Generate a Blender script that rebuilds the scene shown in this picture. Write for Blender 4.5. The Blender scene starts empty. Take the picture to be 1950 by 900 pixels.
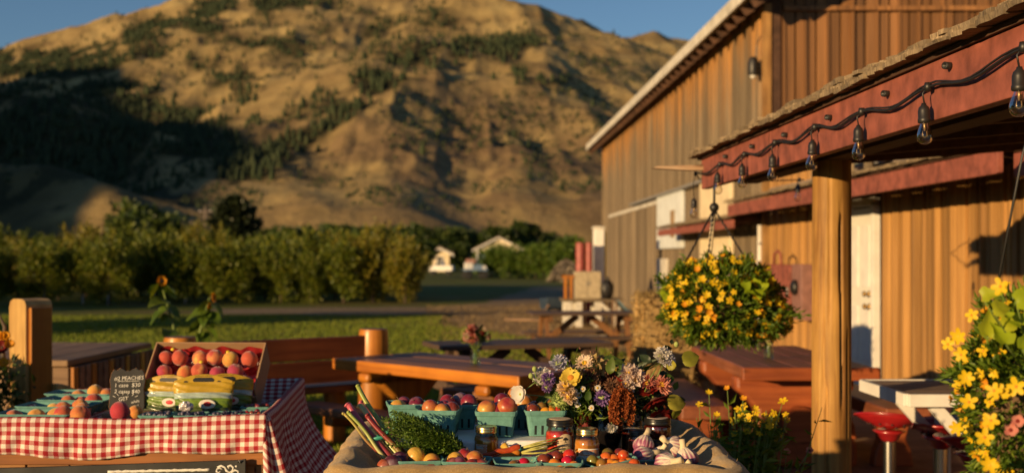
import bpy, math, random
import numpy as np
from mathutils import Vector, Matrix, Euler

SC = bpy.context.scene
COL = SC.collection
R = math.radians
PI = math.pi

# ------------------------------------------------------------------ camera
F, VX, VY, EYE = 2300.0, 905.0, 488.0, 1.5      # focal length and vanishing point, in pixels of the 1950 x 900 photograph
cam_d = bpy.data.cameras.new('camera')
cam = bpy.data.objects.new('camera', cam_d)
COL.objects.link(cam)
cam.location = (0, 0, EYE)
cam.rotation_euler = (R(90), 0, 0)
cam_d.sensor_width = 36.0
cam_d.lens = 36.0 * F / 1950.0
cam_d.shift_x = (975 - VX) / 1950.0
cam_d.shift_y = (VY - 450) / 1950.0
cam_d.clip_start = 0.05
cam_d.clip_end = 12000
cam_d.dof.use_dof = True
cam_d.dof.focus_distance = 3.62
cam_d.dof.aperture_fstop = 2.9
SC.camera = cam

# ------------------------------------------------------------------ sky, sun, exposure
SUN_TO = Vector((-0.73, -0.68, 0.0)).normalized()     # horizontal direction towards the sun
SUN_EL = R(8.5)
sun_dir = Vector((SUN_TO.x * math.cos(SUN_EL), SUN_TO.y * math.cos(SUN_EL), math.sin(SUN_EL)))
world = bpy.data.worlds.new('World')
SC.world = world
world.use_nodes = True
wn = world.node_tree.nodes
sky = wn.new('ShaderNodeTexSky')
sky.sky_type = 'NISHITA'
sky.sun_disc = False
sky.sun_elevation = SUN_EL
sky.sun_rotation = math.atan2(SUN_TO.x, SUN_TO.y)
sky.altitude = 1500
sky.air_density = 1.0
sky.dust_density = 0.0
sky.ozone_density = 2.6
world.node_tree.links.new(sky.outputs[0], wn['Background'].inputs[0])
wn['Background'].inputs[1].default_value = 0.07
sun_l = bpy.data.lights.new('sun', 'SUN')
sun_l.energy = 4.8
sun_l.angle = R(0.53)
sun_l.color = (1.0, 0.67, 0.32)
sun = bpy.data.objects.new('sun', sun_l)
COL.objects.link(sun)
sun.rotation_euler = (-sun_dir).to_track_quat('-Z', 'Y').to_euler()
sun.location = (-30, -20, 30)
SC.view_settings.view_transform = 'Standard'
SC.view_settings.look = 'None'
SC.view_settings.gamma = 1.0
SC.view_settings.exposure = 0.42
SC.view_settings.use_curve_mapping = False
SC.render.engine = 'CYCLES'
SC.cycles.use_denoising = True
SC.cycles.max_bounces = 8
SC.cycles.transparent_max_bounces = 16
SC.cycles.caustics_reflective = False
SC.cycles.caustics_refractive = False


def at(px, py, Y):
    return Vector(((px - VX) * Y / F, Y, EYE - (py - VY) * Y / F))


def at_z(px, py, z):
    return at(px, py, F * (EYE - z) / (py - VY))


# ------------------------------------------------------------------ mesh helpers
class MB:
    def __init__(s):
        s.v, s.f, s.m, s.uv = [], [], [], {}

    def add(s, vs, fs, mi=0):
        o = len(s.v)
        s.v += [tuple(x) for x in vs]
        s.f += [tuple(i + o for i in f) for f in fs]
        s.m += [mi] * len(fs)
        return s

    def box(s, c, d, rot=None, mi=0):
        c = Vector(c)
        M = Matrix.Identity(3)
        if rot is not None:
            M = rot if isinstance(rot, Matrix) else Euler(rot).to_matrix()
        vs = [c + M @ Vector((x * d[0] / 2, y * d[1] / 2, z * d[2] / 2)) for z in (-1, 1) for y in (-1, 1) for x in (-1, 1)]
        return s.add(vs, [(0, 2, 3, 1), (4, 5, 7, 6), (0, 1, 5, 4), (2, 6, 7, 3), (0, 4, 6, 2), (1, 3, 7, 5)], mi)

    def bar(s, a, b, w, h, mi=0):
        a, b = Vector(a), Vector(b)
        d = b - a
        q = d.to_track_quat('X', 'Z').to_matrix()
        return s.box((a + b) / 2, (d.length, w, h), q, mi)

    def prism(s, poly, d0, d1, fn, mi=0):
        n = len(poly)
        vs = [fn(p[0], p[1], d0) for p in poly] + [fn(p[0], p[1], d1) for p in poly]
        fs = [tuple(range(n))[::-1], tuple(range(n, 2 * n))] + [(i, (i + 1) % n, n + (i + 1) % n, n + i) for i in range(n)]
        return s.add(vs, fs, mi)

    def tube(s, pts, rad, n=8, mi=0, cap=True, flat=1.0):
        pts = [Vector(p) for p in pts]
        k = len(pts)
        if not hasattr(rad, '__len__'):
            rad = [rad] * k
        up = Vector((0, 0, 1))
        t0 = (pts[1] - pts[0]).normalized()
        if abs(t0.z) > 0.9:
            up = Vector((1, 0, 0))
        u = t0.cross(up).normalized()
        vs = []
        for i, p in enumerate(pts):
            t = (pts[min(i + 1, k - 1)] - pts[max(i - 1, 0)]).normalized()
            u = (u - t * u.dot(t)).normalized()
            w = t.cross(u)
            for j in range(n):
                a = 2 * PI * j / n
                vs.append(p + (u * math.cos(a) + w * math.sin(a) * flat) * rad[i])
        fs = [(i * n + j, i * n + (j + 1) % n, (i + 1) * n + (j + 1) % n, (i + 1) * n + j) for i in range(k - 1) for j in range(n)]
        if cap:
            fs.append(tuple(range(n))[::-1])
            fs.append(tuple((k - 1) * n + j for j in range(n)))
        return s.add(vs, fs, mi)

    def lathe(s, prof, n=20, c=(0, 0, 0), M=None, mi=0, close=True):
        c = Vector(c)
        vs, k = [], len(prof)
        for r, z in prof:
            for j in range(n):
                a = 2 * PI * j / n
                p = Vector((r * math.cos(a), r * math.sin(a), z))
                vs.append(c + (M @ p if M is not None else p))
        fs = [(i * n + j, i * n + (j + 1) % n, (i + 1) * n + (j + 1) % n, (i + 1) * n + j) for i in range(k - 1) for j in range(n)]
        if close:
            fs.append(tuple(range(n))[::-1])
            fs.append(tuple((k - 1) * n + j for j in range(n)))
        return s.add(vs, fs, mi)

    def ball(s, c, r, n=12, m=8, sc=(1, 1, 1), fn=None, mi=0):
        c = Vector(c)
        vs = [c - Vector((0, 0, r * sc[2] * (fn(0, -PI / 2) if fn else 1)))]
        for i in range(1, m):
            th = -PI / 2 + PI * i / m
            for j in range(n):
                a = 2 * PI * j / n
                q = r * (fn(a, th) if fn else 1)
                vs.append(c + Vector((q * math.cos(th) * math.cos(a) * sc[0], q * math.cos(th) * math.sin(a) * sc[1], q * math.sin(th) * sc[2])))
        vs.append(c + Vector((0, 0, r * sc[2] * (fn(0, PI / 2) if fn else 1))))
        fs = [(0, 1 + (j + 1) % n, 1 + j) for j in range(n)]
        for i in range(m - 2):
            b = 1 + i * n
            fs += [(b + j, b + (j + 1) % n, b + n + (j + 1) % n, b + n + j) for j in range(n)]
        b = 1 + (m - 2) * n
        fs += [(b + j, b + (j + 1) % n, len(vs) - 1) for j in range(n)]
        return s.add(vs, fs, mi)

    def grid(s, fn, nu, nv, mi=0, uv=None):
        o = len(s.v)
        for i in range(nu + 1):
            for j in range(nv + 1):
                s.v.append(tuple(fn(i / nu, j / nv)))
                if uv:
                    s.uv[len(s.v) - 1] = uv(i / nu, j / nv)
        for i in range(nu):
            for j in range(nv):
                a = o + i * (nv + 1) + j
                s.f.append((a, a + nv + 1, a + nv + 2, a + 1))
                s.m.append(mi)
        return s

    def mesh(s, name, mats, smooth=False):
        me = bpy.data.meshes.new(name)
        me.from_pydata(s.v, [], s.f)
        for m in (mats if isinstance(mats, (list, tuple)) else [mats]):
            me.materials.append(m)
        if any(s.m):
            me.polygons.foreach_set('material_index', s.m)
        if smooth:
            me.polygons.foreach_set('use_smooth', [True] * len(s.f))
        if s.uv:
            ul = me.uv_layers.new(name='UVMap')
            for l in me.loops:
                ul.data[l.index].uv = s.uv.get(l.vertex_index, (0, 0))
        me.update()
        return me

    def build(s, name, mats, parent=None, smooth=False, world=True, bevel=0.0, auto=None):
        if parent is not None and world:
            Mi = wmat(parent).inverted()
            s.v = [tuple(Mi @ Vector(p)) for p in s.v]
        o = bpy.data.objects.new(name, s.mesh(name, mats, smooth))
        COL.objects.link(o)
        if parent is not None:
            o.parent = parent
        if bevel:
            md = o.modifiers.new('Bevel', 'BEVEL')
            md.width = bevel
            md.segments = 2
            md.limit_method = 'ANGLE'
            md.angle_limit = R(40)
        if auto:
            o.data.polygons.foreach_set('use_smooth', [True] * len(o.data.polygons))
            o.data.set_sharp_from_angle(angle=R(auto))
        return o


def wmat(o):
    M = o.matrix_basis.copy()
    return wmat(o.parent) @ M if o.parent else M


def link_mesh(name, me, parent=None, loc=(0, 0, 0), rot=(0, 0, 0), sc=None):
    o = bpy.data.objects.new(name, me)
    COL.objects.link(o)
    o.parent = parent
    o.location = loc
    o.rotation_euler = rot
    if sc is not None:
        o.scale = sc if hasattr(sc, '__len__') else (sc, sc, sc)
    return o


def tag(o, label=None, cat=None, group=None, kind=None):
    if label: o['label'] = label
    if cat: o['category'] = cat
    if group: o['group'] = group
    if kind: o['kind'] = kind
    return o


def thing(name, label, cat, loc=(0, 0, 0), rot=0.0, group=None):
    o = bpy.data.objects.new(name, None)
    o.empty_display_size = 0.1
    COL.objects.link(o)
    o.location = loc
    o.rotation_euler = rot if hasattr(rot, '__len__') else (0, 0, rot)
    return tag(o, label, cat, group)


def copy_tree(o, parent=None):
    c = o.copy()
    COL.objects.link(c)
    c.parent = parent
    for ch in o.children:
        copy_tree(ch, c)
    return c


def np_mesh(name, V, FC, mats, smooth=False, mi=None):
    me = bpy.data.meshes.new(name)
    nf, k = FC.shape
    me.vertices.add(len(V))
    me.vertices.foreach_set('co', V.astype(np.float32).ravel())
    me.loops.add(nf * k)
    me.loops.foreach_set('vertex_index', FC.astype(np.int32).ravel())
    me.polygons.add(nf)
    me.polygons.foreach_set('loop_start', np.arange(0, nf * k, k, dtype=np.int32))
    me.polygons.foreach_set('loop_total', np.full(nf, k, dtype=np.int32))
    if smooth:
        me.polygons.foreach_set('use_smooth', np.ones(nf, dtype=bool))
    for m in (mats if isinstance(mats, (list, tuple)) else [mats]):
        me.materials.append(m)
    if mi is not None:
        me.polygons.foreach_set('material_index', mi.astype(np.int32))
    me.update(calc_edges=True)
    me.validate()
    return me


def leaf_cards(P, size, rng, up=0.3, aspect=0.5, jit=0.35, dirs=None, droop=0.25):
    """P (n,3) points -> bent diamond leaves, two triangles folded on the midrib (as arrays)."""
    n = len(P)
    d = rng.normal(size=(n, 3)) if dirs is None else dirs + rng.normal(size=(n, 3)) * 0.5
    d[:, 2] += up
    d /= np.linalg.norm(d, axis=1, keepdims=True) + 1e-9
    r = rng.normal(size=(n, 3))
    w = np.cross(d, r)
    w /= np.linalg.norm(w, axis=1, keepdims=True) + 1e-9
    nn = np.cross(d, w)
    L = size * (1 + jit * rng.uniform(-1, 1, size=(n, 1)))
    W = L * aspect * 0.5
    a = P
    b = P + d * L * 0.45 + w * W + nn * L * 0.12
    c = P + d * L - nn * L * droop * 0.3
    e = P + d * L * 0.45 - w * W + nn * L * 0.12
    V = np.stack([a, b, c, e], 1).reshape(-1, 3)
    i = np.arange(n)[:, None] * 4
    T = np.concatenate([i + np.array([[0, 1, 2]]), i + np.array([[0, 2, 3]])], 1).reshape(-1, 3)
    return V, T


ORD = 'first second third fourth fifth sixth seventh eighth ninth tenth eleventh twelfth thirteenth fourteenth fifteenth sixteenth seventeenth eighteenth nineteenth twentieth'.split()


def nth(i):
    return ORD[i] if i < 20 else 'twenty-' + ORD[i - 20] if i < 29 else 'far'


# ------------------------------------------------------------------ numpy noise
def _hash(ix, iy, seed):
    h = (ix.astype(np.int64) * 374761393 + iy.astype(np.int64) * 668265263 + seed * 1442695041) & 0x7fffffff
    h = ((h ^ (h >> 13)) * 1274126177) & 0x7fffffff
    return ((h ^ (h >> 16)) & 0xffff) / 65535.0


def vnoise(x, y, seed=0):
    ix, iy = np.floor(x), np.floor(y)
    fx, fy = x - ix, y - iy
    fx, fy = fx * fx * fx * (fx * (fx * 6 - 15) + 10), fy * fy * fy * (fy * (fy * 6 - 15) + 10)
    a, b = _hash(ix, iy, seed), _hash(ix + 1, iy, seed)
    c, d = _hash(ix, iy + 1, seed), _hash(ix + 1, iy + 1, seed)
    return (a + (b - a) * fx) * (1 - fy) + (c + (d - c) * fx) * fy


def fbm(x, y, oct=5, seed=0, ridged=False, gain=0.5):
    t, am, s = 0, 1.0, 0
    for k in range(oct):
        n = vnoise(x, y, seed + k * 17)
        if ridged:
            n = 1 - np.abs(2 * n - 1)
        t = t + n * am
        s += am
        am *= gain
        x, y = x * 2.03 + 7.1, y * 2.03 - 3.7
    return t / s


# ------------------------------------------------------------------ materials
def nd(t, typ, ins=None, **props):
    n = t.nodes.new(typ)
    for k, v in props.items():
        setattr(n, k, v)
    for k, v in (ins or {}).items():
        s = n.inputs[k]
        if isinstance(v, bpy.types.NodeSocket):
            t.links.new(v, s)
        else:
            s.default_value = v
    return n


def c4(c):
    return (c[0], c[1], c[2], 1.0)


def new_mat(name):
    m = bpy.data.materials.new(name)
    m.use_nodes = True
    t = m.node_tree
    return m, t, t.nodes['Principled BSDF']


def ramp(t, fac, stops):
    n = t.nodes.new('ShaderNodeValToRGB')
    t.links.new(fac, n.inputs[0])
    e = n.color_ramp.elements
    while len(e) < len(stops):
        e.new(0.5)
    for i, (p, c) in enumerate(stops):
        e[i].position = p
        e[i].color = c4(c)
    return n.outputs[0]


def mixc(t, f, a, b, mode='MIX'):
    n = t.nodes.new('ShaderNodeMix')
    n.data_type = 'RGBA'
    n.blend_type = mode
    for i, v in ((0, f), (6, a), (7, b)):
        if isinstance(v, bpy.types.NodeSocket):
            t.links.new(v, n.inputs[i])
        else:
            n.inputs[i].default_value = v if i == 0 else c4(v)
    return n.outputs[2]


def math_n(t, op, a, b=0.0, clamp=False):
    n = t.nodes.new('ShaderNodeMath')
    n.operation = op
    n.use_clamp = clamp
    for i, v in enumerate((a, b)):
        if isinstance(v, bpy.types.NodeSocket):
            t.links.new(v, n.inputs[i])
        else:
            n.inputs[i].default_value = v
    return n.outputs[0]


def obj_co(t, scale=(1, 1, 1), rnd=True):
    co = nd(t, 'ShaderNodeTexCoord').outputs['Object']
    if rnd:
        oi = nd(t, 'ShaderNodeObjectInfo').outputs['Random']
        off = nd(t, 'ShaderNodeCombineXYZ', {0: math_n(t, 'MULTIPLY', oi, 37.0), 1: math_n(t, 'MULTIPLY', oi, 91.0), 2: math_n(t, 'MULTIPLY', oi, 53.0)}).outputs[0]
        co = nd(t, 'ShaderNodeVectorMath', {0: co, 1: off}, operation='ADD').outputs[0]
    return nd(t, 'ShaderNodeMapping', {'Vector': co, 'Scale': scale}).outputs[0]


def bump(t, b, h, strength=0.3, dist=0.01):
    n = nd(t, 'ShaderNodeBump', {'Height': h, 'Strength': strength, 'Distance': dist})
    t.links.new(n.outputs[0], b.inputs['Normal'])


def plain(name, col, rough=0.6, metal=0.0, var=0.12, scale=12.0, bs=0.15, bd=0.003, spec=0.5, coat=0.0):
    m, t, b = new_mat(name)
    co = obj_co(t)
    n = nd(t, 'ShaderNodeTexNoise', {'Vector': co, 'Scale': scale, 'Detail': 5.0, 'Roughness': 0.6}).outputs[0]
    dk = tuple(max(0, x * (1 - 2.2 * var)) for x in col)
    lt = tuple(min(1, x * (1 + 2.2 * var)) for x in col)
    t.links.new(ramp(t, n, [(0.25, dk), (0.75, lt)]), b.inputs['Base Color'])
    b.inputs['Roughness'].default_value = rough
    b.inputs['Metallic'].default_value = metal
    b.inputs['Specular IOR Level'].default_value = spec
    b.inputs['Coat Weight'].default_value = coat
    b.inputs['Coat Roughness'].default_value = 0.15
    if bs:
        bump(t, b, n, bs, bd)
    return m


def wood(name, dark, light, axis='Z', freq=1.0, rough=0.6, var=0.25, bs=0.35, knots=True, spec=0.4, coat=0.0, coat_r=0.25):
    """grain runs along axis; every board differs through its own random offset and tone."""
    m, t, b = new_mat(name)
    sc = {'X': (1.2, 22, 22), 'Y': (22, 1.2, 22), 'Z': (22, 22, 1.2)}[axis]
    sc = tuple(x * freq for x in sc)
    co = obj_co(t, sc)
    warp = nd(t, 'ShaderNodeTexNoise', {'Vector': co, 'Scale': 0.35, 'Detail': 3.0}).outputs['Color']
    co2 = nd(t, 'ShaderNodeVectorMath', {0: co, 1: nd(t, 'ShaderNodeVectorMath', {0: warp, 'Scale': 2.2}, operation='SCALE').outputs[0]}, operation='ADD').outputs[0]
    g = nd(t, 'ShaderNodeTexNoise', {'Vector': co2, 'Scale': 1.0, 'Detail': 6.0, 'Roughness': 0.65}).outputs[0]
    col = ramp(t, g, [(0.3, dark), (0.5, tuple((a + c) / 2 for a, c in zip(dark, light))), (0.68, light)])
    big = nd(t, 'ShaderNodeTexNoise', {'Vector': obj_co(t, (2, 2, 2)), 'Scale': 1.3, 'Detail': 3.0}).outputs[0]
    col = mixc(t, 0.55, col, ramp(t, big, [(0.3, (0.45, 0.42, 0.4)), (0.7, (1.25, 1.2, 1.15))]), 'MULTIPLY')
    if knots:
        ks = {'X': (0.9, 5, 5), 'Y': (5, 0.9, 5), 'Z': (5, 5, 0.9)}[axis]
        vor = nd(t, 'ShaderNodeTexVoronoi', {'Vector': obj_co(t, tuple(x * freq for x in ks)), 'Scale': 1.6}).outputs['Distance']
        kf = ramp(t, vor, [(0.04, (0.25, 0.2, 0.17)), (0.11, (1, 1, 1))])
        col = mixc(t, 1.0, col, kf, 'MULTIPLY')
    oi = nd(t, 'ShaderNodeObjectInfo').outputs['Random']
    val = math_n(t, 'ADD', math_n(t, 'MULTIPLY', oi, 2 * var), 1 - var)
    hs = nd(t, 'ShaderNodeHueSaturation', {'Value': val, 'Color': col})
    t.links.new(hs.outputs[0], b.inputs['Base Color'])
    b.inputs['Roughness'].default_value = rough
    b.inputs['Specular IOR Level'].default_value = spec
    b.inputs['Coat Weight'].default_value = coat
    b.inputs['Coat Roughness'].default_value = coat_r
    bump(t, b, g, bs, 0.004)
    return m


def leafmat(name, a, b_, c=None, trans=0.35, rough=0.45, island=True):
    """leaf colours vary from leaf to leaf; light passes through."""
    m, t, b = new_mat(name)
    r = nd(t, 'ShaderNodeNewGeometry').outputs['Random Per Island'] if island else nd(t, 'ShaderNodeObjectInfo').outputs['Random']
    stops = [(0.0, a), (0.6, b_), (1.0, c or b_)]
    col = ramp(t, r, stops)
    t.links.new(col, b.inputs['Base Color'])
    b.inputs['Roughness'].default_value = rough
    b.inputs['Specular IOR Level'].default_value = 0.35
    tr = nd(t, 'ShaderNodeBsdfTranslucent', {'Color': mixc(t, 1.0, col, (1.0, 0.95, 0.35), 'MULTIPLY')})
    mx = nd(t, 'ShaderNodeMixShader', {0: trans, 1: b.outputs[0], 2: tr.outputs[0]})
    t.links.new(mx.outputs[0], t.nodes['Material Output'].inputs[0])
    return m


def fruit(name, a, b_, scale=6.0, rough=0.4, lo=0.4, hi=0.62, spec=0.5, bloom=0.0, extra=None, sheen=0.0, coat=0.0):
    """two skin colours in patches, different on every fruit."""
    m, t, b = new_mat(name)
    co = obj_co(t, (1, 1, 1))
    n = nd(t, 'ShaderNodeTexNoise', {'Vector': co, 'Scale': scale, 'Detail': 3.0, 'Roughness': 0.55}).outputs[0]
    col = ramp(t, n, [(lo, a), (hi, b_)])
    sp = nd(t, 'ShaderNodeTexNoise', {'Vector': co, 'Scale': scale * 14, 'Detail': 3.0}).outputs[0]
    col = mixc(t, 0.35, col, ramp(t, sp, [(0.35, (0.7, 0.7, 0.7)), (0.65, (1.15, 1.15, 1.15))]), 'MULTIPLY')
    if bloom:
        bl = nd(t, 'ShaderNodeTexNoise', {'Vector': co, 'Scale': scale * 2.5, 'Detail': 4.0}).outputs[0]
        col = mixc(t, ramp(t, bl, [(0.45, (0, 0, 0)), (0.65, (bloom, bloom, bloom))]), col, (0.42, 0.35, 0.42))
    oi = nd(t, 'ShaderNodeObjectInfo').outputs['Random']
    hs = nd(t, 'ShaderNodeHueSaturation', {'Value': math_n(t, 'ADD', math_n(t, 'MULTIPLY', oi, 0.4), 0.8), 'Hue': math_n(t, 'ADD', math_n(t, 'MULTIPLY', oi, 0.06), 0.47), 'Color': col})
    t.links.new(hs.outputs[0], b.inputs['Base Color'])
    b.inputs['Roughness'].default_value = rough
    b.inputs['Specular IOR Level'].default_value = spec
    b.inputs['Subsurface Weight'].default_value = 0.12
    b.inputs['Subsurface Scale'].default_value = 0.006
    b.inputs['Sheen Weight'].default_value = sheen
    b.inputs['Coat Weight'].default_value = coat
    b.inputs['Coat Roughness'].default_value = 0.1
    bump(t, b, sp, 0.08, 0.002)
    return m


def thin_glass(name, tint=(1, 1, 1), refl=0.12, rough=0.02):
    m, t, b = new_mat(name)
    fr = nd(t, 'ShaderNodeFresnel', {'IOR': 1.45})
    gl = nd(t, 'ShaderNodeBsdfGlossy', {'Color': (1, 1, 1, 1), 'Roughness': rough})
    tr = nd(t, 'ShaderNodeBsdfTransparent', {'Color': c4(tint)})
    f = math_n(t, 'ADD', math_n(t, 'MULTIPLY', fr.outputs[0], 0.6), refl * 0.2, True)
    mx = nd(t, 'ShaderNodeMixShader', {0: f, 1: tr.outputs[0], 2: gl.outputs[0]})
    t.links.new(mx.outputs[0], t.nodes['Material Output'].inputs[0])
    return m
# ================================================================== SETTING: hills
RIDGES = [  # (points as px, py, depth), slope, crest rounding
    ([(300, 434, 760), (400, 376, 880), (510, 304, 1000), (640, 214, 1180), (740, 142, 1350), (840, 99, 1500), (960, 97, 1600), (1060, 118, 1650), (1180, 190, 1620), (1320, 260, 1560), (1600, 320, 1500)], 0.42, 40),
    ([(560, 60, 2050), (650, 20, 2150), (760, 2, 2180), (880, 2, 2150), (940, 28, 2150), (1010, 58, 2150), (1080, 74, 2200), (1150, 84, 2400), (1220, 76, 2600), (1320, 88, 2600), (1500, 105, 2600), (1900, 140, 2600)], 0.40, 30),
    ([(-300, 150, 2650), (-100, 118, 2600), (0, 95, 2600), (60, 80, 2600), (130, 63, 2600), (215, 44, 2600), (270, 46, 2600), (350, 6, 2600), (420, -25, 2650), (600, -45, 2700), (800, 10, 2800)], 0.55, 8),
    ([(150, 128, 1850), (250, 102, 1950), (330, 82, 2000), (435, 42, 2100), (540, -2, 2200), (650, -20, 2300)], 0.42, 15),
    ([(-500, 190, 1250), (-200, 200, 1180), (0, 210, 1150), (110, 218, 1120), (200, 264, 1080), (300, 316, 1000), (370, 376, 900), (420, 428, 820)], 0.45, 15),
    ([(-250, 330, 800), (0, 345, 790), (90, 358, 780), (150, 378, 750), (210, 420, 700)], 0.5, 10),
    ([(900, 150, 1540), (940, 260, 1200), (960, 350, 980), (965, 420, 820)], 0.5, 20),
    ([(700, 210, 1250), (690, 300, 1020), (700, 380, 860), (720, 425, 760)], 0.5, 20),
    ([(1080, 170, 1600), (1110, 270, 1250), (1120, 360, 980), (1120, 425, 820)], 0.5, 20),
    ([(520, 330, 950), (540, 380, 850), (560, 425, 760)], 0.5, 15),
    ([(320, 96, 2000), (300, 160, 1750), (275, 235, 1550), (250, 320, 1250)], 0.45, 20),
    ([(560, 70, 2050), (540, 130, 1800), (500, 220, 1500), (440, 300, 1250)], 0.45, 20),
]


def seg_height(X, Y, P, slope, w):
    best = np.full(X.shape, -1e4)
    for (a, b) in zip(P[:-1], P[1:]):
        dx, dy = b[0] - a[0], b[1] - a[1]
        t = np.clip(((X - a[0]) * dx + (Y - a[1]) * dy) / (dx * dx + dy * dy), 0, 1)
        d = np.hypot(X - a[0] - t * dx, Y - a[1] - t * dy)
        z = a[2] + t * (b[2] - a[2]) - slope * (np.sqrt(d * d + w * w) - w)
        best = np.maximum(best, z)
    return best


def hills_z(X, Y):
    wx = X + 46 * (fbm(X / 300, Y / 300, 3, 3) - 0.5)
    wy = Y + 46 * (fbm(X / 300, Y / 300, 3, 9) - 0.5)
    hs = []
    for pts, s, w in RIDGES:
        P = [tuple(at(*p)) for p in pts]
        hs.append(seg_height(wx, wy, P, s, w))
    k = 8.0
    H = np.stack(hs)
    mx = H.max(0)
    h = mx + k * np.log(np.exp((H - mx) / k).sum(0))
    h = np.maximum(h, -30)
    amp = np.clip((h + 5) / 120, 0, 1)
    g = fbm(X / 150, Y / 230, 6, 21, True, .5) - 0.62
    g2 = fbm(X / 42, Y / 42, 5, 40, True) - 0.6
    rz_ = np.clip(1 - np.hypot((X - 40) / 210, (Y - 960) / 230), 0, 1) ** .5 + .7 * np.clip(1 - np.abs(Y - 2480) / 140, 0, 1) * (X < -550)
    h = h + amp * (38 * g + 4 * g2 + rz_ * (34 * (fbm(X / 60, Y / 120, 5, 61, True, .55) - .6)))
    foot = np.clip((Y - 420) / 420, 0, 1) ** 1.5
    return np.maximum(h, 0) * 1.0 + foot * 14 - 0.6


us = np.linspace(-0.62, 0.5, 560)
ys = np.exp(np.linspace(math.log(380), math.log(3500), 330))
UU, YY = np.meshgrid(us, ys, indexing='ij')
XX = UU * YY
ZZ = hills_z(XX, YY)
V = np.stack([XX, YY, ZZ], -1).reshape(-1, 3)
nu, nv = UU.shape
ii = (np.arange(nu - 1)[:, None] * nv + np.arange(nv - 1)[None, :]).ravel()
FC = np.stack([ii, ii + nv, ii + nv + 1, ii + 1], 1)


def hill_material():
    m, t, b = new_mat('dry_hill_grass')
    pos = nd(t, 'ShaderNodeNewGeometry').outputs['Position']
    nrm = nd(t, 'ShaderNodeNewGeometry').outputs['True Normal']
    n1 = nd(t, 'ShaderNodeTexNoise', {'Vector': pos, 'Scale': 0.012, 'Detail': 8.0, 'Roughness': 0.65}).outputs[0]
    n2 = nd(t, 'ShaderNodeTexNoise', {'Vector': pos, 'Scale': 0.06, 'Detail': 6.0, 'Roughness': 0.7}).outputs[0]
    grass = ramp(t, n1, [(0.3, (0.19, 0.13, 0.06)), (0.5, (0.34, 0.245, 0.105)), (0.72, (0.50, 0.375, 0.16))])
    rock = ramp(t, n2, [(0.3, (0.10, 0.065, 0.04)), (0.7, (0.24, 0.155, 0.085))])
    slope = nd(t, 'ShaderNodeSeparateXYZ', {0: nrm}).outputs[2]
    f = math_n(t, 'ADD', math_n(t, 'MULTIPLY', slope, -2.4), math_n(t, 'ADD', math_n(t, 'MULTIPLY', n2, 1.7), 1.25))
    fr = ramp(t, f, [(0.35, (0, 0, 0)), (0.75, (1, 1, 1))])
    col = mixc(t, fr, grass, rock)
    n3 = nd(t, 'ShaderNodeTexNoise', {'Vector': nd(t, 'ShaderNodeMapping', {'Vector': pos, 'Scale': (1.0, .45, 1.0)}).outputs[0], 'Scale': 0.022, 'Detail': 9.0, 'Roughness': 0.72}).outputs[0]
    scrub = ramp(t, n2, [(0.3, (0.035, 0.035, 0.016)), (0.7, (0.10, 0.085, 0.04))])
    col = mixc(t, ramp(t, n3, [(0.54, (0, 0, 0)), (0.70, (.45, .45, .45))]), col, scrub)
    ra = nd(t, 'ShaderNodeAttribute', attribute_name='rocky').outputs['Fac']
    col = mixc(t, ra, col, ramp(t, n2, [(0.3, (0.09, 0.06, 0.035)), (0.7, (0.25, 0.165, 0.09))]))
    fa = nd(t, 'ShaderNodeAttribute', attribute_name='forest_shade').outputs['Fac']  # tree cover, plus shade painted on the lower-left slope
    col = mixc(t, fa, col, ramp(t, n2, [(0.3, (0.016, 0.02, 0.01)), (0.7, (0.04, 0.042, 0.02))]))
    t.links.new(col, b.inputs['Base Color'])
    b.inputs['Roughness'].default_value = 0.95
    b.inputs['Specular IOR Level'].default_value = 0.1
    bump(t, b, n2, 0.6, 6.0)
    return m


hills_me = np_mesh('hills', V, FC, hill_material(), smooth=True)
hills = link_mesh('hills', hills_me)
tag(hills, kind='structure')

# unseen mountain left of the view, its crest shaped to cast the side-valley shadow
def visible_point(px, py):
    yy = np.linspace(600, 2800, 2200)
    xx = (px - VX) * yy / F
    zz = EYE - (py - VY) * yy / F
    hit = np.nonzero(hills_z(xx, yy) > zz)[0]
    i = hit[0] if len(hit) else 1200
    return np.array([xx[i], yy[i], zz[i]])


EDGE = [(-120, 160), (0, 152), (90, 150), (165, 130), (242, 126), (268, 165), (262, 215), (300, 232), (430, 232), (466, 248), (506, 292)]
sv = np.array([sun_dir.x, sun_dir.y, sun_dir.z])
CREST = [tuple(visible_point(*e) + sv * 1500.0) for e in EDGE]
CREST = [(CREST[0][0] - 600, CREST[0][1] + 300, CREST[0][2] - 30)] + CREST + [(CREST[-1][0] + 40, CREST[-1][1] - 60, CREST[-1][2] - 120), (CREST[-1][0] + 90, CREST[-1][1] - 140, 30)]
gx0, gy0 = np.meshgrid(np.arange(-2900, -820, 11.0), np.arange(-250, 1900, 11.0), indexing='ij')
gz0 = np.maximum(seg_height(gx0, gy0, CREST, 0.62, 6), -2) 
gz0 = gz0 + np.clip(gz0 / 150, 0, 1) * 8 * (fbm(gx0 / 70, gy0 / 70, 4, 5, True) - .6)
nu, nv = gx0.shape
ii = (np.arange(nu - 1)[:, None] * nv + np.arange(nv - 1)[None, :]).ravel()
tag(link_mesh('hills', np_mesh('hills_left', np.stack([gx0, gy0, gz0], -1).reshape(-1, 3), np.stack([ii, ii + nv, ii + nv + 1, ii + 1], 1), bpy.data.materials['dry_hill_grass'], smooth=True)), kind='structure')

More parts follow.
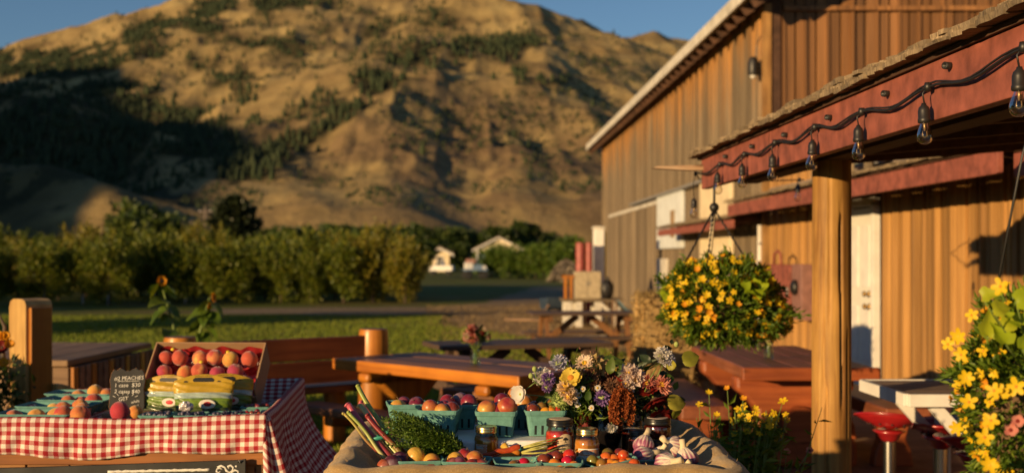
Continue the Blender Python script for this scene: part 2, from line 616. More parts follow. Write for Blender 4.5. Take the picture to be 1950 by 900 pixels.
# trees on the hillsides: far wood that reads as dark flecks
TREE_SEGS = [((440, 340), (560, 272), 24, 3.0), ((560, 272), (700, 178), 18, 3.0), ((700, 165), (800, 105), 24, 3.0), ((780, 95), (1010, 88), 20, 1.8), ((600, 30), (720, 70), 34, 1.0),
             ((270, 110), (450, 165), 34, 1.2), ((400, 60), (580, 95), 26, 1.0), ((430, 4), (250, 70), 13, 5.0), ((-40, 128), (210, 112), 20, 4.0), ((-60, 250), (260, 330), 60, 6.0), ((-80, 330), (90, 385), 50, 5.0), ((330, 40), (420, 62), 10, 3.0), ((120, 150), (250, 190), 40, 1.0),
             ((40, 230), (330, 290), 60, 3.0), ((330, 245), (480, 300), 42, 3.0), ((100, 170), (250, 190), 45, 3.0), ((200, 330), (330, 400), 50, 2.5), ((985, 140), (1070, 155), 14, 0.8), ((820, 30), (920, 60), 18, 0.9), ((500, 10), (640, -10), 25, 1.2),
             ((640, 60), (860, 50), 22, 1.0), ((1090, 110), (1180, 130), 14, 0.7), ((640, 190), (560, 215), 25, 0.7)]


def tree_density(px, py):
    d = np.full(px.shape, 0.02)
    for (a, b, w, k) in TREE_SEGS:
        dx, dy = b[0] - a[0], b[1] - a[1]
        t = np.clip(((px - a[0]) * dx + (py - a[1]) * dy) / (dx * dx + dy * dy), 0, 1)
        q = np.hypot(px - a[0] - t * dx, py - a[1] - t * dy) / w
        d = np.maximum(d, k * np.exp(-q * q))
    return d


vpx, vpy = VX + F * V[:, 0] / V[:, 1], VY - F * (V[:, 2] - EYE) / V[:, 1]
fo_ = tree_density(vpx, vpy) * np.clip((fbm(V[:, 0] / 38, V[:, 1] / 60, 4, 77) - .36) * 5, 0, 1)
rk_ = np.clip(1.25 - np.hypot((V[:, 0] - 40) / 260, (V[:, 1] - 980) / 330), 0, 1) * np.clip((fbm(V[:, 0] / 45, V[:, 1] / 90, 5, 33) - .34) * 4, 0, 1)
ar_ = hills_me.attributes.new('rocky', 'FLOAT', 'POINT')
ar_.data.foreach_set('value', np.clip(rk_, 0, .85).astype(np.float32))
at_ = hills_me.attributes.new('forest_shade', 'FLOAT', 'POINT')
low_shade_ = np.clip((330 - vpx) / 60, 0, 1) * np.clip((vpy - 190) / 30, 0, 1) * (V[:, 1] < 1300)  # shade painted into the lower-left slope's colour; sunlit knoll left out
low_shade_ = low_shade_ * (1 - np.exp(-((vpx - 160) / 75) ** 2 - ((vpy - 400) / 45) ** 2))
fo_ = np.maximum(fo_ * .8, low_shade_ * .72)
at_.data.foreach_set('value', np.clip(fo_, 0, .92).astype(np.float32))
rng = np.random.default_rng(5)
n = 130000
tu, ty = rng.uniform(-0.42, 0.2, n), rng.uniform(850, 2750, n)
tx = tu * ty
tz = hills_z(tx, ty)
tpx, tpy = VX + F * tx / ty, VY - F * (tz - EYE) / ty
clump = fbm(tx / 38, ty / 60, 4, 77)
keep = (rng.uniform(0, 1, n) < tree_density(tpx, tpy) * np.clip((clump - 0.4) * 5, 0.06, 1) * 0.45 * (ty / 2000)) & (tpy < 420)
tx, ty, tz = tx[keep][:11000], ty[keep][:11000], tz[keep][:11000]
ns = 60000
su, sy_ = rng.uniform(-0.42, 0.2, ns), rng.uniform(760, 1900, ns)
sx_ = su * sy_
sz0 = hills_z(sx_, sy_)
kp = rng.uniform(0, 1, ns) < np.clip((fbm(sx_ / 55, sy_ / 80, 4, 91) - .46) * 4, 0.02, 1) * .5
sx_, sy_, sz0 = sx_[kp][:9000], sy_[kp][:9000], sz0[kp][:9000]
n_big = len(tx)
tx, ty, tz = np.concatenate([tx, sx_]), np.concatenate([ty, sy_]), np.concatenate([tz, sz0 + .6])
n = len(tx)
hh = rng.uniform(6, 13, n) * (0.75 + 0.25 * rng.uniform(0, 1, n))
hh[n_big:] *= .26
rr = hh * np.where(np.arange(n) < n_big, rng.uniform(0.17, 0.3, n), rng.uniform(.4, .7, n))
prof = [(0.35, 0.0), (1.0, 0.15), (0.75, 0.42), (0.5, 0.72), (0.0, 1.0)]
k = 6
tv = []
for (pr, pz) in prof:
    for j in range(k):
        a = 2 * PI * j / k
        q = rr * pr * rng.uniform(0.65, 1.3, n)
        tv.append(np.stack([tx + q * np.cos(a), ty + q * np.sin(a), tz - 1.0 + hh * pz], 1))
TV = np.stack(tv, 1)
TV = TV.reshape(-1, 3)
base = np.arange(n)[:, None] * (len(prof) * k)
fl = np.array([[i * k + j, i * k + (j + 1) % k, (i + 1) * k + (j + 1) % k, (i + 1) * k + j] for i in range(len(prof) - 1) for j in range(k)])
TF = (base[:, :, None] + fl[None]).reshape(-1, 4)
pine_mat = leafmat('far_pine', (0.022, 0.035, 0.014), (0.035, 0.05, 0.02), (0.05, 0.06, 0.025), trans=0.05, rough=0.9)
tag(link_mesh('hillside_wood', np_mesh('hillside_wood', TV, TF, pine_mat)), 'scattered dark pines and scrub on the dry golden hillsides', 'wood', kind='stuff')


# ================================================================== ground
def ground_material():
    m, t, b = new_mat('lawn_ground')
    pos = nd(t, 'ShaderNodeNewGeometry').outputs['Position']
    n1 = nd(t, 'ShaderNodeTexNoise', {'Vector': pos, 'Scale': 0.35, 'Detail': 6.0, 'Roughness': 0.6}).outputs[0]
    n2 = nd(t, 'ShaderNodeTexNoise', {'Vector': pos, 'Scale': 9.0, 'Detail': 5.0, 'Roughness': 0.7}).outputs[0]
    g = ramp(t, n2, [(0.3, (0.07, 0.09, 0.015)), (0.6, (0.12, 0.14, 0.022)), (0.8, (0.19, 0.18, 0.035))])
    d = ramp(t, n2, [(0.3, (0.13, 0.085, 0.04)), (0.75, (0.30, 0.21, 0.10))])
    t.links.new(mixc(t, ramp(t, n1, [(0.5, (0, 0, 0)), (0.68, (0.75, 0.75, 0.75))]), g, d), b.inputs['Base Color'])
    b.inputs['Roughness'].default_value = 0.9
    b.inputs['Specular IOR Level'].default_value = 0.15
    bump(t, b, n2, 0.8, 0.06)
    return m


gm = MB()
gm.add([(-2500, -800, 0), (2500, -800, 0), (2500, 900, 0), (-2500, 900, 0)], [(0, 1, 2, 3)])
tag(gm.build('ground', ground_material()), kind='structure')


def rough_sheet(name, outline, z, mat, seed, jag=0.35, step=0.8):
    rnd = random.Random(seed)
    pts = []
    for a, b in zip(outline, outline[1:] + outline[:1]):
        L = math.hypot(b[0] - a[0], b[1] - a[1])
        k = max(1, int(L / step))
        for i in range(k):
            f = i / k
            pts.append((a[0] + (b[0] - a[0]) * f + rnd.uniform(-jag, jag), a[1] + (b[1] - a[1]) * f + rnd.uniform(-jag, jag), z))
    m = MB()
    m.add(pts, [tuple(range(len(pts)))])
    return tag(m.build(name, mat), kind='structure')


gravel = plain('gravel', (0.26, 0.195, 0.12), 0.95, var=0.25, scale=7.0, bs=0.6, bd=0.03, spec=0.1)
straw_dirt = plain('straw_dirt', (0.38, 0.26, 0.13), 0.95, var=0.25, scale=2.2, bs=0.7, bd=0.06, spec=0.1)
patio_m = plain('patio_dirt', (0.21, 0.135, 0.085), 0.9, var=0.2, scale=3.5, bs=0.4, bd=0.02, spec=0.15)
rough_sheet('gravel_road', [(-7.4, 31.8), (-4, 31.4), (-0.5, 31.0), (1.5, 34), (4, 40), (6, 60), (3, 60), (0.5, 39.5), (-0.7, 36.0), (-4, 35.6), (-7.6, 34.6)], 0.004, gravel, 1)
rough_sheet('dirt_yard', [(-0.6, 24.5), (1.0, 19.5), (2.6, 17.5), (4.4, 16.5), (4.4, 41), (2.0, 38), (0.5, 34), (-0.5, 30)], 0.008, straw_dirt, 2)
rough_sheet('patio', [(1.2, 2.0), (4.42, 2.0), (4.42, 16.2), (2.6, 15.5), (1.3, 11.5)], 0.008, patio_m, 3, jag=0.12)

# lawn blades
rng = np.random.default_rng(11)
n = 110000
gy = 9 + 26 * rng.uniform(0, 1, n) ** 1.25
gx = rng.uniform(-0.42, 0.17, n) * gy
keep = ~((gx > -0.8) & (gy > 24.5 - 2.5 * gx)) & ~((gy > 30.5) & (gx < 1)) & ~((gx > 1.2) & (gy < 15.5))
gx, gy = gx[keep], gy[keep]
P = np.stack([gx, gy, np.zeros_like(gx)], 1)
up = np.tile(np.array([[0.0, 0.0, 1.3]]), (len(P), 1))
GV, GT = leaf_cards(P, 0.055, rng, up=0.4, aspect=0.22, dirs=up)
grass_m = leafmat('grass_blade', (0.13, 0.20, 0.012), (0.21, 0.27, 0.02), (0.32, 0.33, 0.04), trans=0.3, rough=0.6)
tag(link_mesh('lawn_grass', np_mesh('lawn_grass', GV, GT, grass_m)), 'mown green lawn between the benches and the orchard', 'grass', kind='stuff')

# loose straw strewn over the yard
n = 16000
sy = 17 + 20 * rng.uniform(0, 1, n)
sx = rng.uniform(-0.04, 0.17, n) * sy
P = np.stack([sx, sy, np.full(n, 0.015)], 1)
SV, ST = leaf_cards(P, 0.09, rng, up=0.12, aspect=0.06)
SV[:, 2] = np.abs(SV[:, 2]) * 0.6
straw_m = leafmat('loose_straw', (0.22, 0.15, 0.07), (0.34, 0.24, 0.11), (0.45, 0.33, 0.16), trans=0.1, rough=0.8)
tag(link_mesh('loose_straw', np_mesh('loose_straw', SV, ST, straw_m)), 'dry straw strewn over the dirt yard beside the barn', 'straw', kind='stuff')

# ================================================================== orchard and far trees
bark = plain('bark', (0.10, 0.072, 0.05), 0.9, var=0.3, scale=18, bs=0.6, bd=0.02)
orch_leaf = leafmat('orchard_leaf', (0.06, 0.095, 0.01), (0.13, 0.165, 0.014), (0.24, 0.23, 0.018), trans=0.3)
gold_leaf = leafmat('golden_orchard_leaf', (0.12, 0.13, 0.014), (0.20, 0.19, 0.016), (0.30, 0.21, 0.022), trans=0.3)
dark_leaf = leafmat('dark_evergreen_leaf', (0.018, 0.028, 0.012), (0.03, 0.042, 0.016), (0.045, 0.05, 0.018), trans=0.1)
vine_leaf = leafmat('vine_leaf', (0.05, 0.10, 0.012), (0.09, 0.15, 0.016), (0.14, 0.18, 0.02), trans=0.3)
far_leaf = leafmat('far_tree_leaf', (0.03, 0.055, 0.012), (0.055, 0.085, 0.016), (0.09, 0.11, 0.02), trans=0.2)
guard_m = plain('white_tree_guard', (0.42, 0.42, 0.44), 0.6)


def crown_mesh(name, n, rad, zc, leaf, mat, seed, lobes=14, shell=0.55, lobe_r=0.45, shoots=0):
    rng = np.random.default_rng(seed)
    L = rng.normal(size=(lobes, 3))
    L /= np.linalg.norm(L, axis=1, keepdims=True)
    L *= rng.uniform(0.35, 0.85, (lobes, 1))
    which = rng.integers(0, lobes, n)
    d = rng.normal(size=(n, 3))
    d /= np.linalg.norm(d, axis=1, keepdims=True)
    q = d * (rng.uniform(shell, 1.0, (n, 1))) * lobe_r * rng.uniform(0.7, 1.2, (lobes, 1))[which]
    P = (L[which] + q) * np.array(rad)[None]
    P[:, 2] += zc
    D = (L[which] * 0.5 + d)
    if shoots:
        b = rng.normal(size=(shoots, 3)); b /= np.linalg.norm(b, axis=1, keepdims=True); b[:, 2] = np.abs(b[:, 2])
        b = b * np.array(rad)[None] * .85 + np.array([[0, 0, zc]])
        f = rng.uniform(0, 1, (shoots, 26, 1))
        tip = np.stack([rng.normal(0, .12, shoots), rng.normal(0, .12, shoots), rng.uniform(.25, .75, shoots)], 1)
        S = (b[:, None] + tip[:, None] * f + rng.normal(size=(shoots, 26, 3)) * .045).reshape(-1, 3)
        P = np.concatenate([P, S]); D = np.concatenate([D, np.tile([[0, 0, .8]], (len(S), 1))])
    V, T = leaf_cards(P, leaf, rng, up=0.15, aspect=0.6, dirs=D)
    return np_mesh(name, V, T, mat)


def trunk_mesh(name, h, r, spread, seed, mats, guard=False):
    rnd = random.Random(seed)
    m = MB()
    m.tube([(0, 0, -0.05), (0.02, 0.01, h * 0.3), (0.0, 0.03, h * 0.6), (0.03, 0.0, h * 0.9)], [r * 1.25, r, r * 0.8, r * 0.35], 8)
    for i in range(7):
        a = i * 2.4 + rnd.uniform(-.3, .3)
        z0 = h * rnd.uniform(0.3, 0.6)
        e = Vector((math.cos(a) * spread * 0.8, math.sin(a) * spread * 0.8, z0 + h * rnd.uniform(0.2, 0.38)))
        m.tube([(0, 0, z0), (e.x * 0.45, e.y * 0.45, z0 + (e.z - z0) * 0.65), e], [r * 0.5, r * 0.36, r * 0.12], 6)
    me = m.mesh(name, mats, True)
    return me


def tree_proto(kind, n, rad, zc, leaf, mat, seed, h, r, guard=False):
    cm = crown_mesh('crown', n, rad, zc, leaf, mat, seed, **({'lobes': 24, 'lobe_r': .4, 'shoots': 40} if kind == 'orchard_tree' else {}))
    tm = trunk_mesh('trunk', h, r, rad[0], seed, bark)
    return kind, cm, tm, guard


guard_me = MB().tube([(0, 0, 0.0), (0, 0, 0.42)], [0.055, 0.05], 10).mesh('trunk_guard', guard_m, True)


def plant_tree(proto, loc, s, rz, label, group, cat='tree', guard=False):
    kind, cm, tm, _ = proto
    o = thing(kind, label, cat, loc, rz, group)
    o.scale = (s, s, s * random.Random(int(loc[0] * 97 + loc[1])).uniform(0.9, 1.1))
    link_mesh('trunk', tm, o)
    link_mesh('crown', cm, o)
    if guard:
        link_mesh('trunk_guard', guard_me, o)
    return o


orch = [tree_proto('orchard_tree', 5000, (1.2, 1.1, 1.2), 1.25, 0.12, orch_leaf, 100 + i, 2.0, 0.045) for i in range(3)]
gold = [tree_proto('orchard_tree', 5000, (1.2, 1.1, 1.2), 1.22, 0.12, gold_leaf, 120 + i, 2.0, 0.045) for i in range(2)]
rnd = random.Random(4)
i = 0
for row, (Y, x0, x1, sp, s) in enumerate([(39.0, -21.0, -1.2, 1.0, .74), (42.0, -23, -2.0, 1.2, .80), (46.0, -25, -2.6, 1.4, .86), (51.0, -27, -3.0, 1.6, .92)]):
    x = x0
    cnt = 0
    while x < x1:
        px = VX + F * x / Y
        if px > -35:
            g = px > 690 or rnd.random() < 0.12
            pr = rnd.choice(gold if g else orch)
            lab = f"{nth(cnt)} fruit tree from the left in the {['front', 'second', 'third', 'rearmost'][row]} orchard row, {'golden' if g else 'green'} crown"
            cnt += 1
            yy = Y + rnd.uniform(-0.3, 0.3) - (1.3 if row == 0 and px < 250 else 0)
            plant_tree(pr, (x, yy, 0), s * rnd.uniform(0.84, 1.14), rnd.uniform(0, 6.28), lab, 'fruit trees in the orchard', guard=(row == 0 and px < 420))
        x += sp * rnd.uniform(0.9, 1.12)

# unseen taller trees added off to the left to shade lawn and orchard foot
shade = tree_proto('shade_tree', 3200, (2.2, 2.2, 2.4), 4.1, 0.34, orch_leaf, 150, 5.8, 0.13)
for k in [1, 2] + list(range(6, 16)):
    x, y, s = -19.5 - k * 1.35, 11.6 + k * 1.32, .70 + .06 * math.sin(k * 2.3)
    plant_tree(shade, (x, y, 0), s, k * 1.3, 'unseen leafy tree added left of the lawn for its shade', 'added shade trees left of the lawn')

# evergreen standing behind the orchard
Y = 150
o = thing('evergreen_tree', 'tall dark evergreen rising above the orchard at the foot of the hill', 'tree', (at(447, 400, Y).x, Y, 0))
rng = np.random.default_rng(8)
n = 9000
zz = rng.uniform(0, 1, n)
rad = 3.3 * np.sqrt(np.clip(1 - (zz ** 1.7), 0, 1)) * rng.uniform(0.55, 1.05, n) * (0.85 + 0.3 * (np.floor(zz * 9) % 2))
an = rng.uniform(0, 2 * PI, n)
P = np.stack([rad * np.cos(an), rad * np.sin(an), 1.0 + zz * 7.8], 1)
V_, T_ = leaf_cards(P, 0.75, rng, up=-0.1, aspect=0.5, dirs=np.stack([np.cos(an), np.sin(an), 0 * an], 1))
link_mesh('crown', np_mesh('crown', V_, T_, dark_leaf), o)
MB().tube([(0, 0, -0.1), (0, 0, 4), (0, 0, 8.3)], [0.3, 0.2, 0.05], 8).build('trunk', bark, o, True, world=False)

# trees at the foot of the hills
fars = [tree_proto('valley_tree', 1500, (3.0, 3.0, 2.6), 3.6, 0.7, far_leaf, 200 + i, 4.5, 0.2) for i in range(3)]
rnd = random.Random(9)
for k in range(46):
    px = 455 + k * 14.5 + rnd.uniform(-5, 5)
    Y = rnd.uniform(210, 300)
    top = 432 + 8 * math.sin(k * 1.3) + (14 if 1000 < px else 0)
    s = (EYE + (VY - top) * Y / F) / 6.4 * rnd.uniform(0.8, 1.08)
    plant_tree(rnd.choice(fars), (at(px, 400, Y).x, Y, 0), s, rnd.uniform(0, 6), 'far green tree in the belt at the foot of the hill', 'belt of trees at the foot of the hill')
for k, (px, top, Y) in enumerate([(245, 405, 190), (268, 384, 230), (285, 396, 215), (300, 390, 240), (310, 402, 200)]):
    s = (EYE + (VY - top) * Y / F) / 6.4
    plant_tree(fars[k % 3], (at(px, 400, Y).x, Y, 0), s, k, f'{nth(k)} tree from the left in the clump below the shaded valley', 'clump below the shaded valley')
for k, (px, top, Y) in enumerate([(520, 440, 120), (560, 452, 110), (600, 446, 130), (640, 455, 115), (668, 450, 125), (700, 436, 120), (735, 432, 118), (770, 440, 110), (800, 452, 100), (870, 450, 120), (780, 470, 80), (720, 455, 85)]):
    s = (EYE + (VY - top) * Y / F) / 6.4
    plant_tree(fars[k % 3], (at(px, 400, Y).x, Y, 0), s, k * 1.1, ['bushy tree just right of the tall evergreen', 'second bushy tree right of the evergreen', 'third bushy tree right of the evergreen', 'bushy tree left of the low white shed', 'bushy tree right of the low white shed', 'tall bushy tree behind the orchard end', 'tallest bushy tree behind the orchard end', 'bushy tree behind the golden end trees', 'small bushy tree left of the cream shed', 'bushy tree right of the cream shed', 'low bushy tree in front of the cream shed side', 'low bushy tree behind the last orchard trees'][k], 'bushy trees behind the orchard')

# green hedge of vines before the farmhouse
vines = [tree_proto('vine_bush', 1500, (1.5, 1.2, 1.1), 1.25, 0.2, vine_leaf, 240 + i, 1.6, 0.05) for i in range(2)]
for k in range(10):
    px = 935 + k * 17
    Y = 86 - k * 0.8
    plant_tree(vines[k % 2], (at(px, 400, Y).x, Y, 0), 0.95 + 0.06 * math.sin(k * 2.1) + (0.12 if k > 6 else 0), k * 1.7, f'{nth(k)} bush from the left in the green hedge before the farmhouse', 'hedge row before the farmhouse', cat='bush')

# ------------------------------------------------------------------ far farm buildings
white_m = plain('white_paint', (0.72, 0.70, 0.66), 0.55, var=0.06, scale=6, bs=0.1)
cream_m = plain('cream_paint', (0.72, 0.60, 0.40), 0.6, var=0.08, scale=4)
roof_m = plain('weathered_roofing', (0.24, 0.19, 0.15), 0.85, var=0.2, scale=3, bs=0.4)
dark_m = plain('dark_opening', (0.02, 0.02, 0.022), 0.4, var=0.05)


def gable_house(name, label, x, Y, w, d, he, hr, wall, roofm, windows):
    o = thing(name, label, 'building', (x, Y, 0))
    m = MB()
    m.prism([(-w / 2, -.2), (w / 2, -.2), (w / 2, he), (0, hr), (-w / 2, he)], -d / 2, d / 2, lambda a, b, c: (a, c, b))
    m.build('wall', wall, o, world=False)
    for s in (-1, 1):
        q = MB()
        e = 0.45
        a = math.atan2(hr - he, w / 2)
        q.prism([(0, hr + .05), (s * (w / 2 + e), he - e * math.tan(a) + .05), (s * (w / 2 + e), he - e * math.tan(a) + .2), (0, hr + .2)], -d / 2 - e, d / 2 + e, lambda a, b, c: (a, c, b))
        q.build('roof', roofm, o, world=False)
        f = MB()
        f.prism([(0, hr - .12), (s * (w / 2 + e), he - e * math.tan(a) - .12), (s * (w / 2 + e), he - e * math.tan(a) + .04), (0, hr + .04)], -d / 2 - e - .06, -d / 2 - e + .06, lambda a, b, c: (a, c, b))
        f.build('barge_board', white_m, o, world=False)
    for (wx, wz, ww, wh) in windows:
        wd = MB().box((wx, -d / 2 - .02, wz), (ww, .06, wh)).build('window', dark_m, o, world=False)
        fr = MB()
        for sx in (-1, 1):
            fr.box((wx + sx * (ww / 2 + .04), -d / 2 - .04, wz), (.08, .1, wh + .16))
            fr.box((wx, -d / 2 - .04, wz + sx * (wh / 2 + .04)), (ww, .09, .08))
        fr.build('frame', white_m, wd, world=False)
    return o


p = at(945, 488, 185)
gable_house('farmhouse', 'far farmhouse with a low gable roof behind the green hedge', at(948, 480, 185).x, 185, 7.0, 9, 2.6, 4.35, cream_m, roof_m, [(-1.5, 1.4, 1.0, 1.0), (1.4, 1.4, 1.0, 1.0)])
p = at(838, 488, 120)
gable_house('farm_shed', 'small cream farm shed right of the orchard trees', p.x, 120, 1.9, 3, 1.85, 2.3, cream_m, roof_m, [(0, 1.2, .5, .5)])
gable_house('farm_shed', 'low white shed behind the trees left of the cream farm shed', at(648, 480, 150).x, 150, 2.6, 3, 3.0, 3.5, white_m, roof_m, [(0, 2.2, .6, .6)])


def wheel(m, c, r, w, mi=0):
    m.lathe([(r * .5, -w / 2), (r * .9, -w / 2), (r, -w * .3), (r, w * .3), (r * .9, w / 2), (r * .5, w / 2)], 16, c, Matrix.Rotation(R(90), 3, 'Y'), mi)


tyre = plain('tyre_rubber', (0.02, 0.02, 0.02), 0.8)
truck_glass = plain('dark_vehicle_glass', (0.02, 0.025, 0.03), 0.08, var=0.02, bs=0)
o = thing('pickup_truck', 'white pickup truck parked before the cream farm shed', 'truck', (at(840, 500, 97).x, 97, 0), R(78))
MB().prism([(-.95, .35), (.98, .35), (1.0, .62), (.95, .72), (.5, .78), (.3, 1.12), (-.15, 1.12), (-.25, .78), (-1.0, .76), (-1.0, .4)], -.42, .42, lambda a, b, c: (c, a, b)).build('body', white_m, o, world=False, bevel=.03)
g_ = MB().prism([(.42, .80), (.27, 1.06), (-.12, 1.06), (-.19, .80)], -.43, .43, lambda a, b, c: (c, a, b)).build('window', truck_glass, o, world=False)
for sx in (-1, 1):
    for y in (-.62, .62):
        m = MB(); wheel(m, (sx * .36, y, .2), .2, .14); m.build('wheel', tyre, o, True, world=False)

# farm cart with crates and a pole
o = thing('farm_cart', 'blue and white farm cart piled with boxes before the farmhouse', 'cart', (at(905, 520, 80).x, 80, 0), R(12))
blue_m = plain('faded_blue_paint', (0.16, 0.24, 0.36), 0.6)
pale_red = plain('faded_red_paint', (0.42, 0.22, 0.18), 0.6)
MB().box((0, 0, .62), (1.5, .8, .12)).build('deck', blue_m, o, world=False, bevel=.01)
for x in (-.55, .55):
    for y in (-.42, .42):
        m = MB(); wheel(m, (0, 0, 0), .28, .08); m.v = [(b_ + x, a_ + y, c_ + .28) for a_, b_, c_ in m.v]; m.build('wheel', tyre, o, True, world=False)
for k, (x, z, w, h, mm) in enumerate([(-.45, .88, .5, .4, white_m), (.15, .82, .6, .28, blue_m), (-.3, 1.2, .55, .24, pale_red), (.55, .78, .3, .2, white_m)]):
    MB().box((x, 0, z), (w, .5, h)).build('box', mm, o, world=False, bevel=.02)
MB().tube([(.2, .3, .6), (.2, .3, 2.1)], .03, 8).build('pole', white_m, o, world=False)

# utility pole left of the evergreen
o = thing('utility_pole', 'thin wooden utility pole with crossarm standing left of the evergreen', 'pole', (at(391, 400, 140).x, 140, 0))
pw = wood('grey_pole_wood', (0.16, 0.12, 0.09), (0.28, 0.22, 0.17), 'Z')
MB().tube([(0, 0, 0), (0, 0, 7.2)], [.14, .1], 10).build('shaft', pw, o, True, world=False)
MB().box((0, 0, 6.7), (1.5, .1, .1)).build('crossarm', pw, o, world=False)
for x in (-.6, 0.0, .6):
    MB().lathe([(.04, 0), (.06, .05), (.03, .12), (.05, .16)], 8, (x, 0, 6.75)).build('insulator', white_m, o, world=False)
MB().box((-.16, 0, 3.4), (.3, .2, .35)).build('meter_box', white_m, o, world=False)
# ================================================================== BARN
WX = 4.45                                        # plane of the barn's and the shop's side wall


def weathered_boards(name, axis_fade=True):
    """cedar that is still orange under the eave and bleached grey lower down, with ragged edges."""
    m, t, b = new_mat(name)
    pos = nd(t, 'ShaderNodeNewGeometry').outputs['Position']
    isl = nd(t, 'ShaderNodeNewGeometry').outputs['Random Per Island']
    sc = nd(t, 'ShaderNodeMapping', {'Vector': pos, 'Scale': (26, 26, 1.1)}).outputs[0]
    off = nd(t, 'ShaderNodeCombineXYZ', {2: math_n(t, 'MULTIPLY', isl, 40.0)}).outputs[0]
    co = nd(t, 'ShaderNodeVectorMath', {0: sc, 1: off}, operation='ADD').outputs[0]
    g = nd(t, 'ShaderNodeTexNoise', {'Vector': co, 'Scale': 1.0, 'Detail': 6.0, 'Roughness': 0.65}).outputs[0]
    orange = ramp(t, g, [(0.3, (0.20, 0.085, 0.025)), (0.7, (0.50, 0.265, 0.09))])
    grey = ramp(t, g, [(0.3, (0.11, 0.082, 0.055)), (0.7, (0.31, 0.24, 0.155))])
    z = nd(t, 'ShaderNodeSeparateXYZ', {0: pos}).outputs[2]
    st = nd(t, 'ShaderNodeTexNoise', {'Vector': nd(t, 'ShaderNodeMapping', {'Vector': pos, 'Scale': (3, 1.4, 0.35)}).outputs[0], 'Scale': 1.0, 'Detail': 4.0}).outputs[0]
    f = math_n(t, 'ADD', math_n(t, 'MULTIPLY', z, 0.42), math_n(t, 'ADD', math_n(t, 'MULTIPLY', st, 1.1), math_n(t, 'ADD', math_n(t, 'MULTIPLY', isl, 0.35), -2.35)))
    col = mixc(t, ramp(t, f, [(0.15, (0, 0, 0)), (0.6, (1, 1, 1))]), grey, orange)
    hs = nd(t, 'ShaderNodeHueSaturation', {'Value': math_n(t, 'ADD', math_n(t, 'MULTIPLY', isl, 0.75), 0.6), 'Color': col})
    t.links.new(hs.outputs[0], b.inputs['Base Color'])
    b.inputs['Roughness'].default_value = 0.8
    b.inputs['Specular IOR Level'].default_value = 0.2
    bump(t, b, g, 0.5, 0.006)
    return m


wb = weathered_boards('weathered_cedar')
cedar = wood('cedar_board', (0.08, 0.035, 0.014), (0.33, 0.16, 0.058), 'Z', 1.0, 0.65, var=0.45)
honey = wood('honey_board', (0.24, 0.11, 0.03), (0.58, 0.335, 0.115), 'Z', 1.1, 0.6, var=0.3)
old_white = plain('weathered_white_paint', (0.55, 0.52, 0.46), 0.7, var=0.18, scale=5, bs=0.3)
red_m = plain('barn_red_paint', (0.25, 0.075, 0.052), 0.65, var=0.24, scale=9, bs=0.3, bd=0.004)
shake_m = wood('cedar_shake', (0.10, 0.075, 0.05), (0.34, 0.26, 0.16), 'X', 1.0, 0.85, var=0.3, bs=0.6)
under_m = wood('dark_roof_boards', (0.05, 0.025, 0.015), (0.12, 0.06, 0.035), 'Y', 0.6, 0.8)
black_m = plain('black_rubber', (0.015, 0.014, 0.014), 0.45, var=0.1)
steel = plain('brushed_steel', (0.55, 0.54, 0.52), 0.25, 1.0, var=0.05, bs=0.05)
grey_metal = plain('grey_metal', (0.28, 0.27, 0.26), 0.5, 0.2)

Y0, Y1, EZ, TAN = 18.4, 41.8, 5.36, math.tan(R(32))
barn = thing('barn', 'tall weathered wooden barn with an overhanging eave beside the yard', 'barn', (WX, Y0, 0))
sw = MB().box((WX + .12, (Y0 + Y1) / 2, 2.75), (.16, Y1 - Y0, 5.5)).build('side_wall', under_m, barn)
m = MB()
rnd = random.Random(3)
y = Y0 + 0.14
while y < Y1 - .1:
    w = rnd.uniform(.10, .15)
    d = rnd.uniform(0, .012)
    m.box((WX + .02 - d, y + w / 2, 2.72), (.035, w - .012, 5.5))
    y += w
m.build('boarding', wb, sw)['kind'] = 'stuff'
MB().box((WX + 0.0, Y0 + .05, 2.7), (.11, .16, 5.3)).build('corner_board', honey, barn)
MB().box((WX - .035, Y1 - .1, 2.7), (.06, .16, 5.5)).build('corner_board', wb, barn)
# sliding door panel with its rail, ledge boards
m = MB()
y = 29.2
while y < 39.2:
    m.box((WX - .055, y + .1, 1.4), (.045, .19, 2.7)); y += .2
o = m.build('sliding_door', wb, barn)
MB().box((WX - .07, 34.2, 2.8), (.07, 10.3, .09)).build('rail', old_white, o)
MB().box((WX - .08, 28.3, 2.94), (.14, 11.0, .06)).build('ledge', grey_metal, barn)
# painted panels set into the side wall
o = MB().box((WX - .05, 27.3, 2.3), (.07, 3.5, 1.24)).build('white_panel', plain('chalky_white_paint', (0.62, 0.66, 0.68), 0.7, var=.08, scale=4), barn, bevel=.01)
MB().box((WX - .09, 26.7, 2.22), (.02, .5, .6)).build('slot', wood('slot_wood', (.22, .14, .07), (.4, .28, .15), 'Z'), o)
MB().box((WX - .05, 22.1, 1.95), (.07, 2.8, 1.9)).build('cream_panel', cream_m, barn, bevel=.01)
MB().box((WX - .05, 28.4, .9), (.07, 1.4, 1.1)).build('white_panel', old_white, barn, bevel=.01)
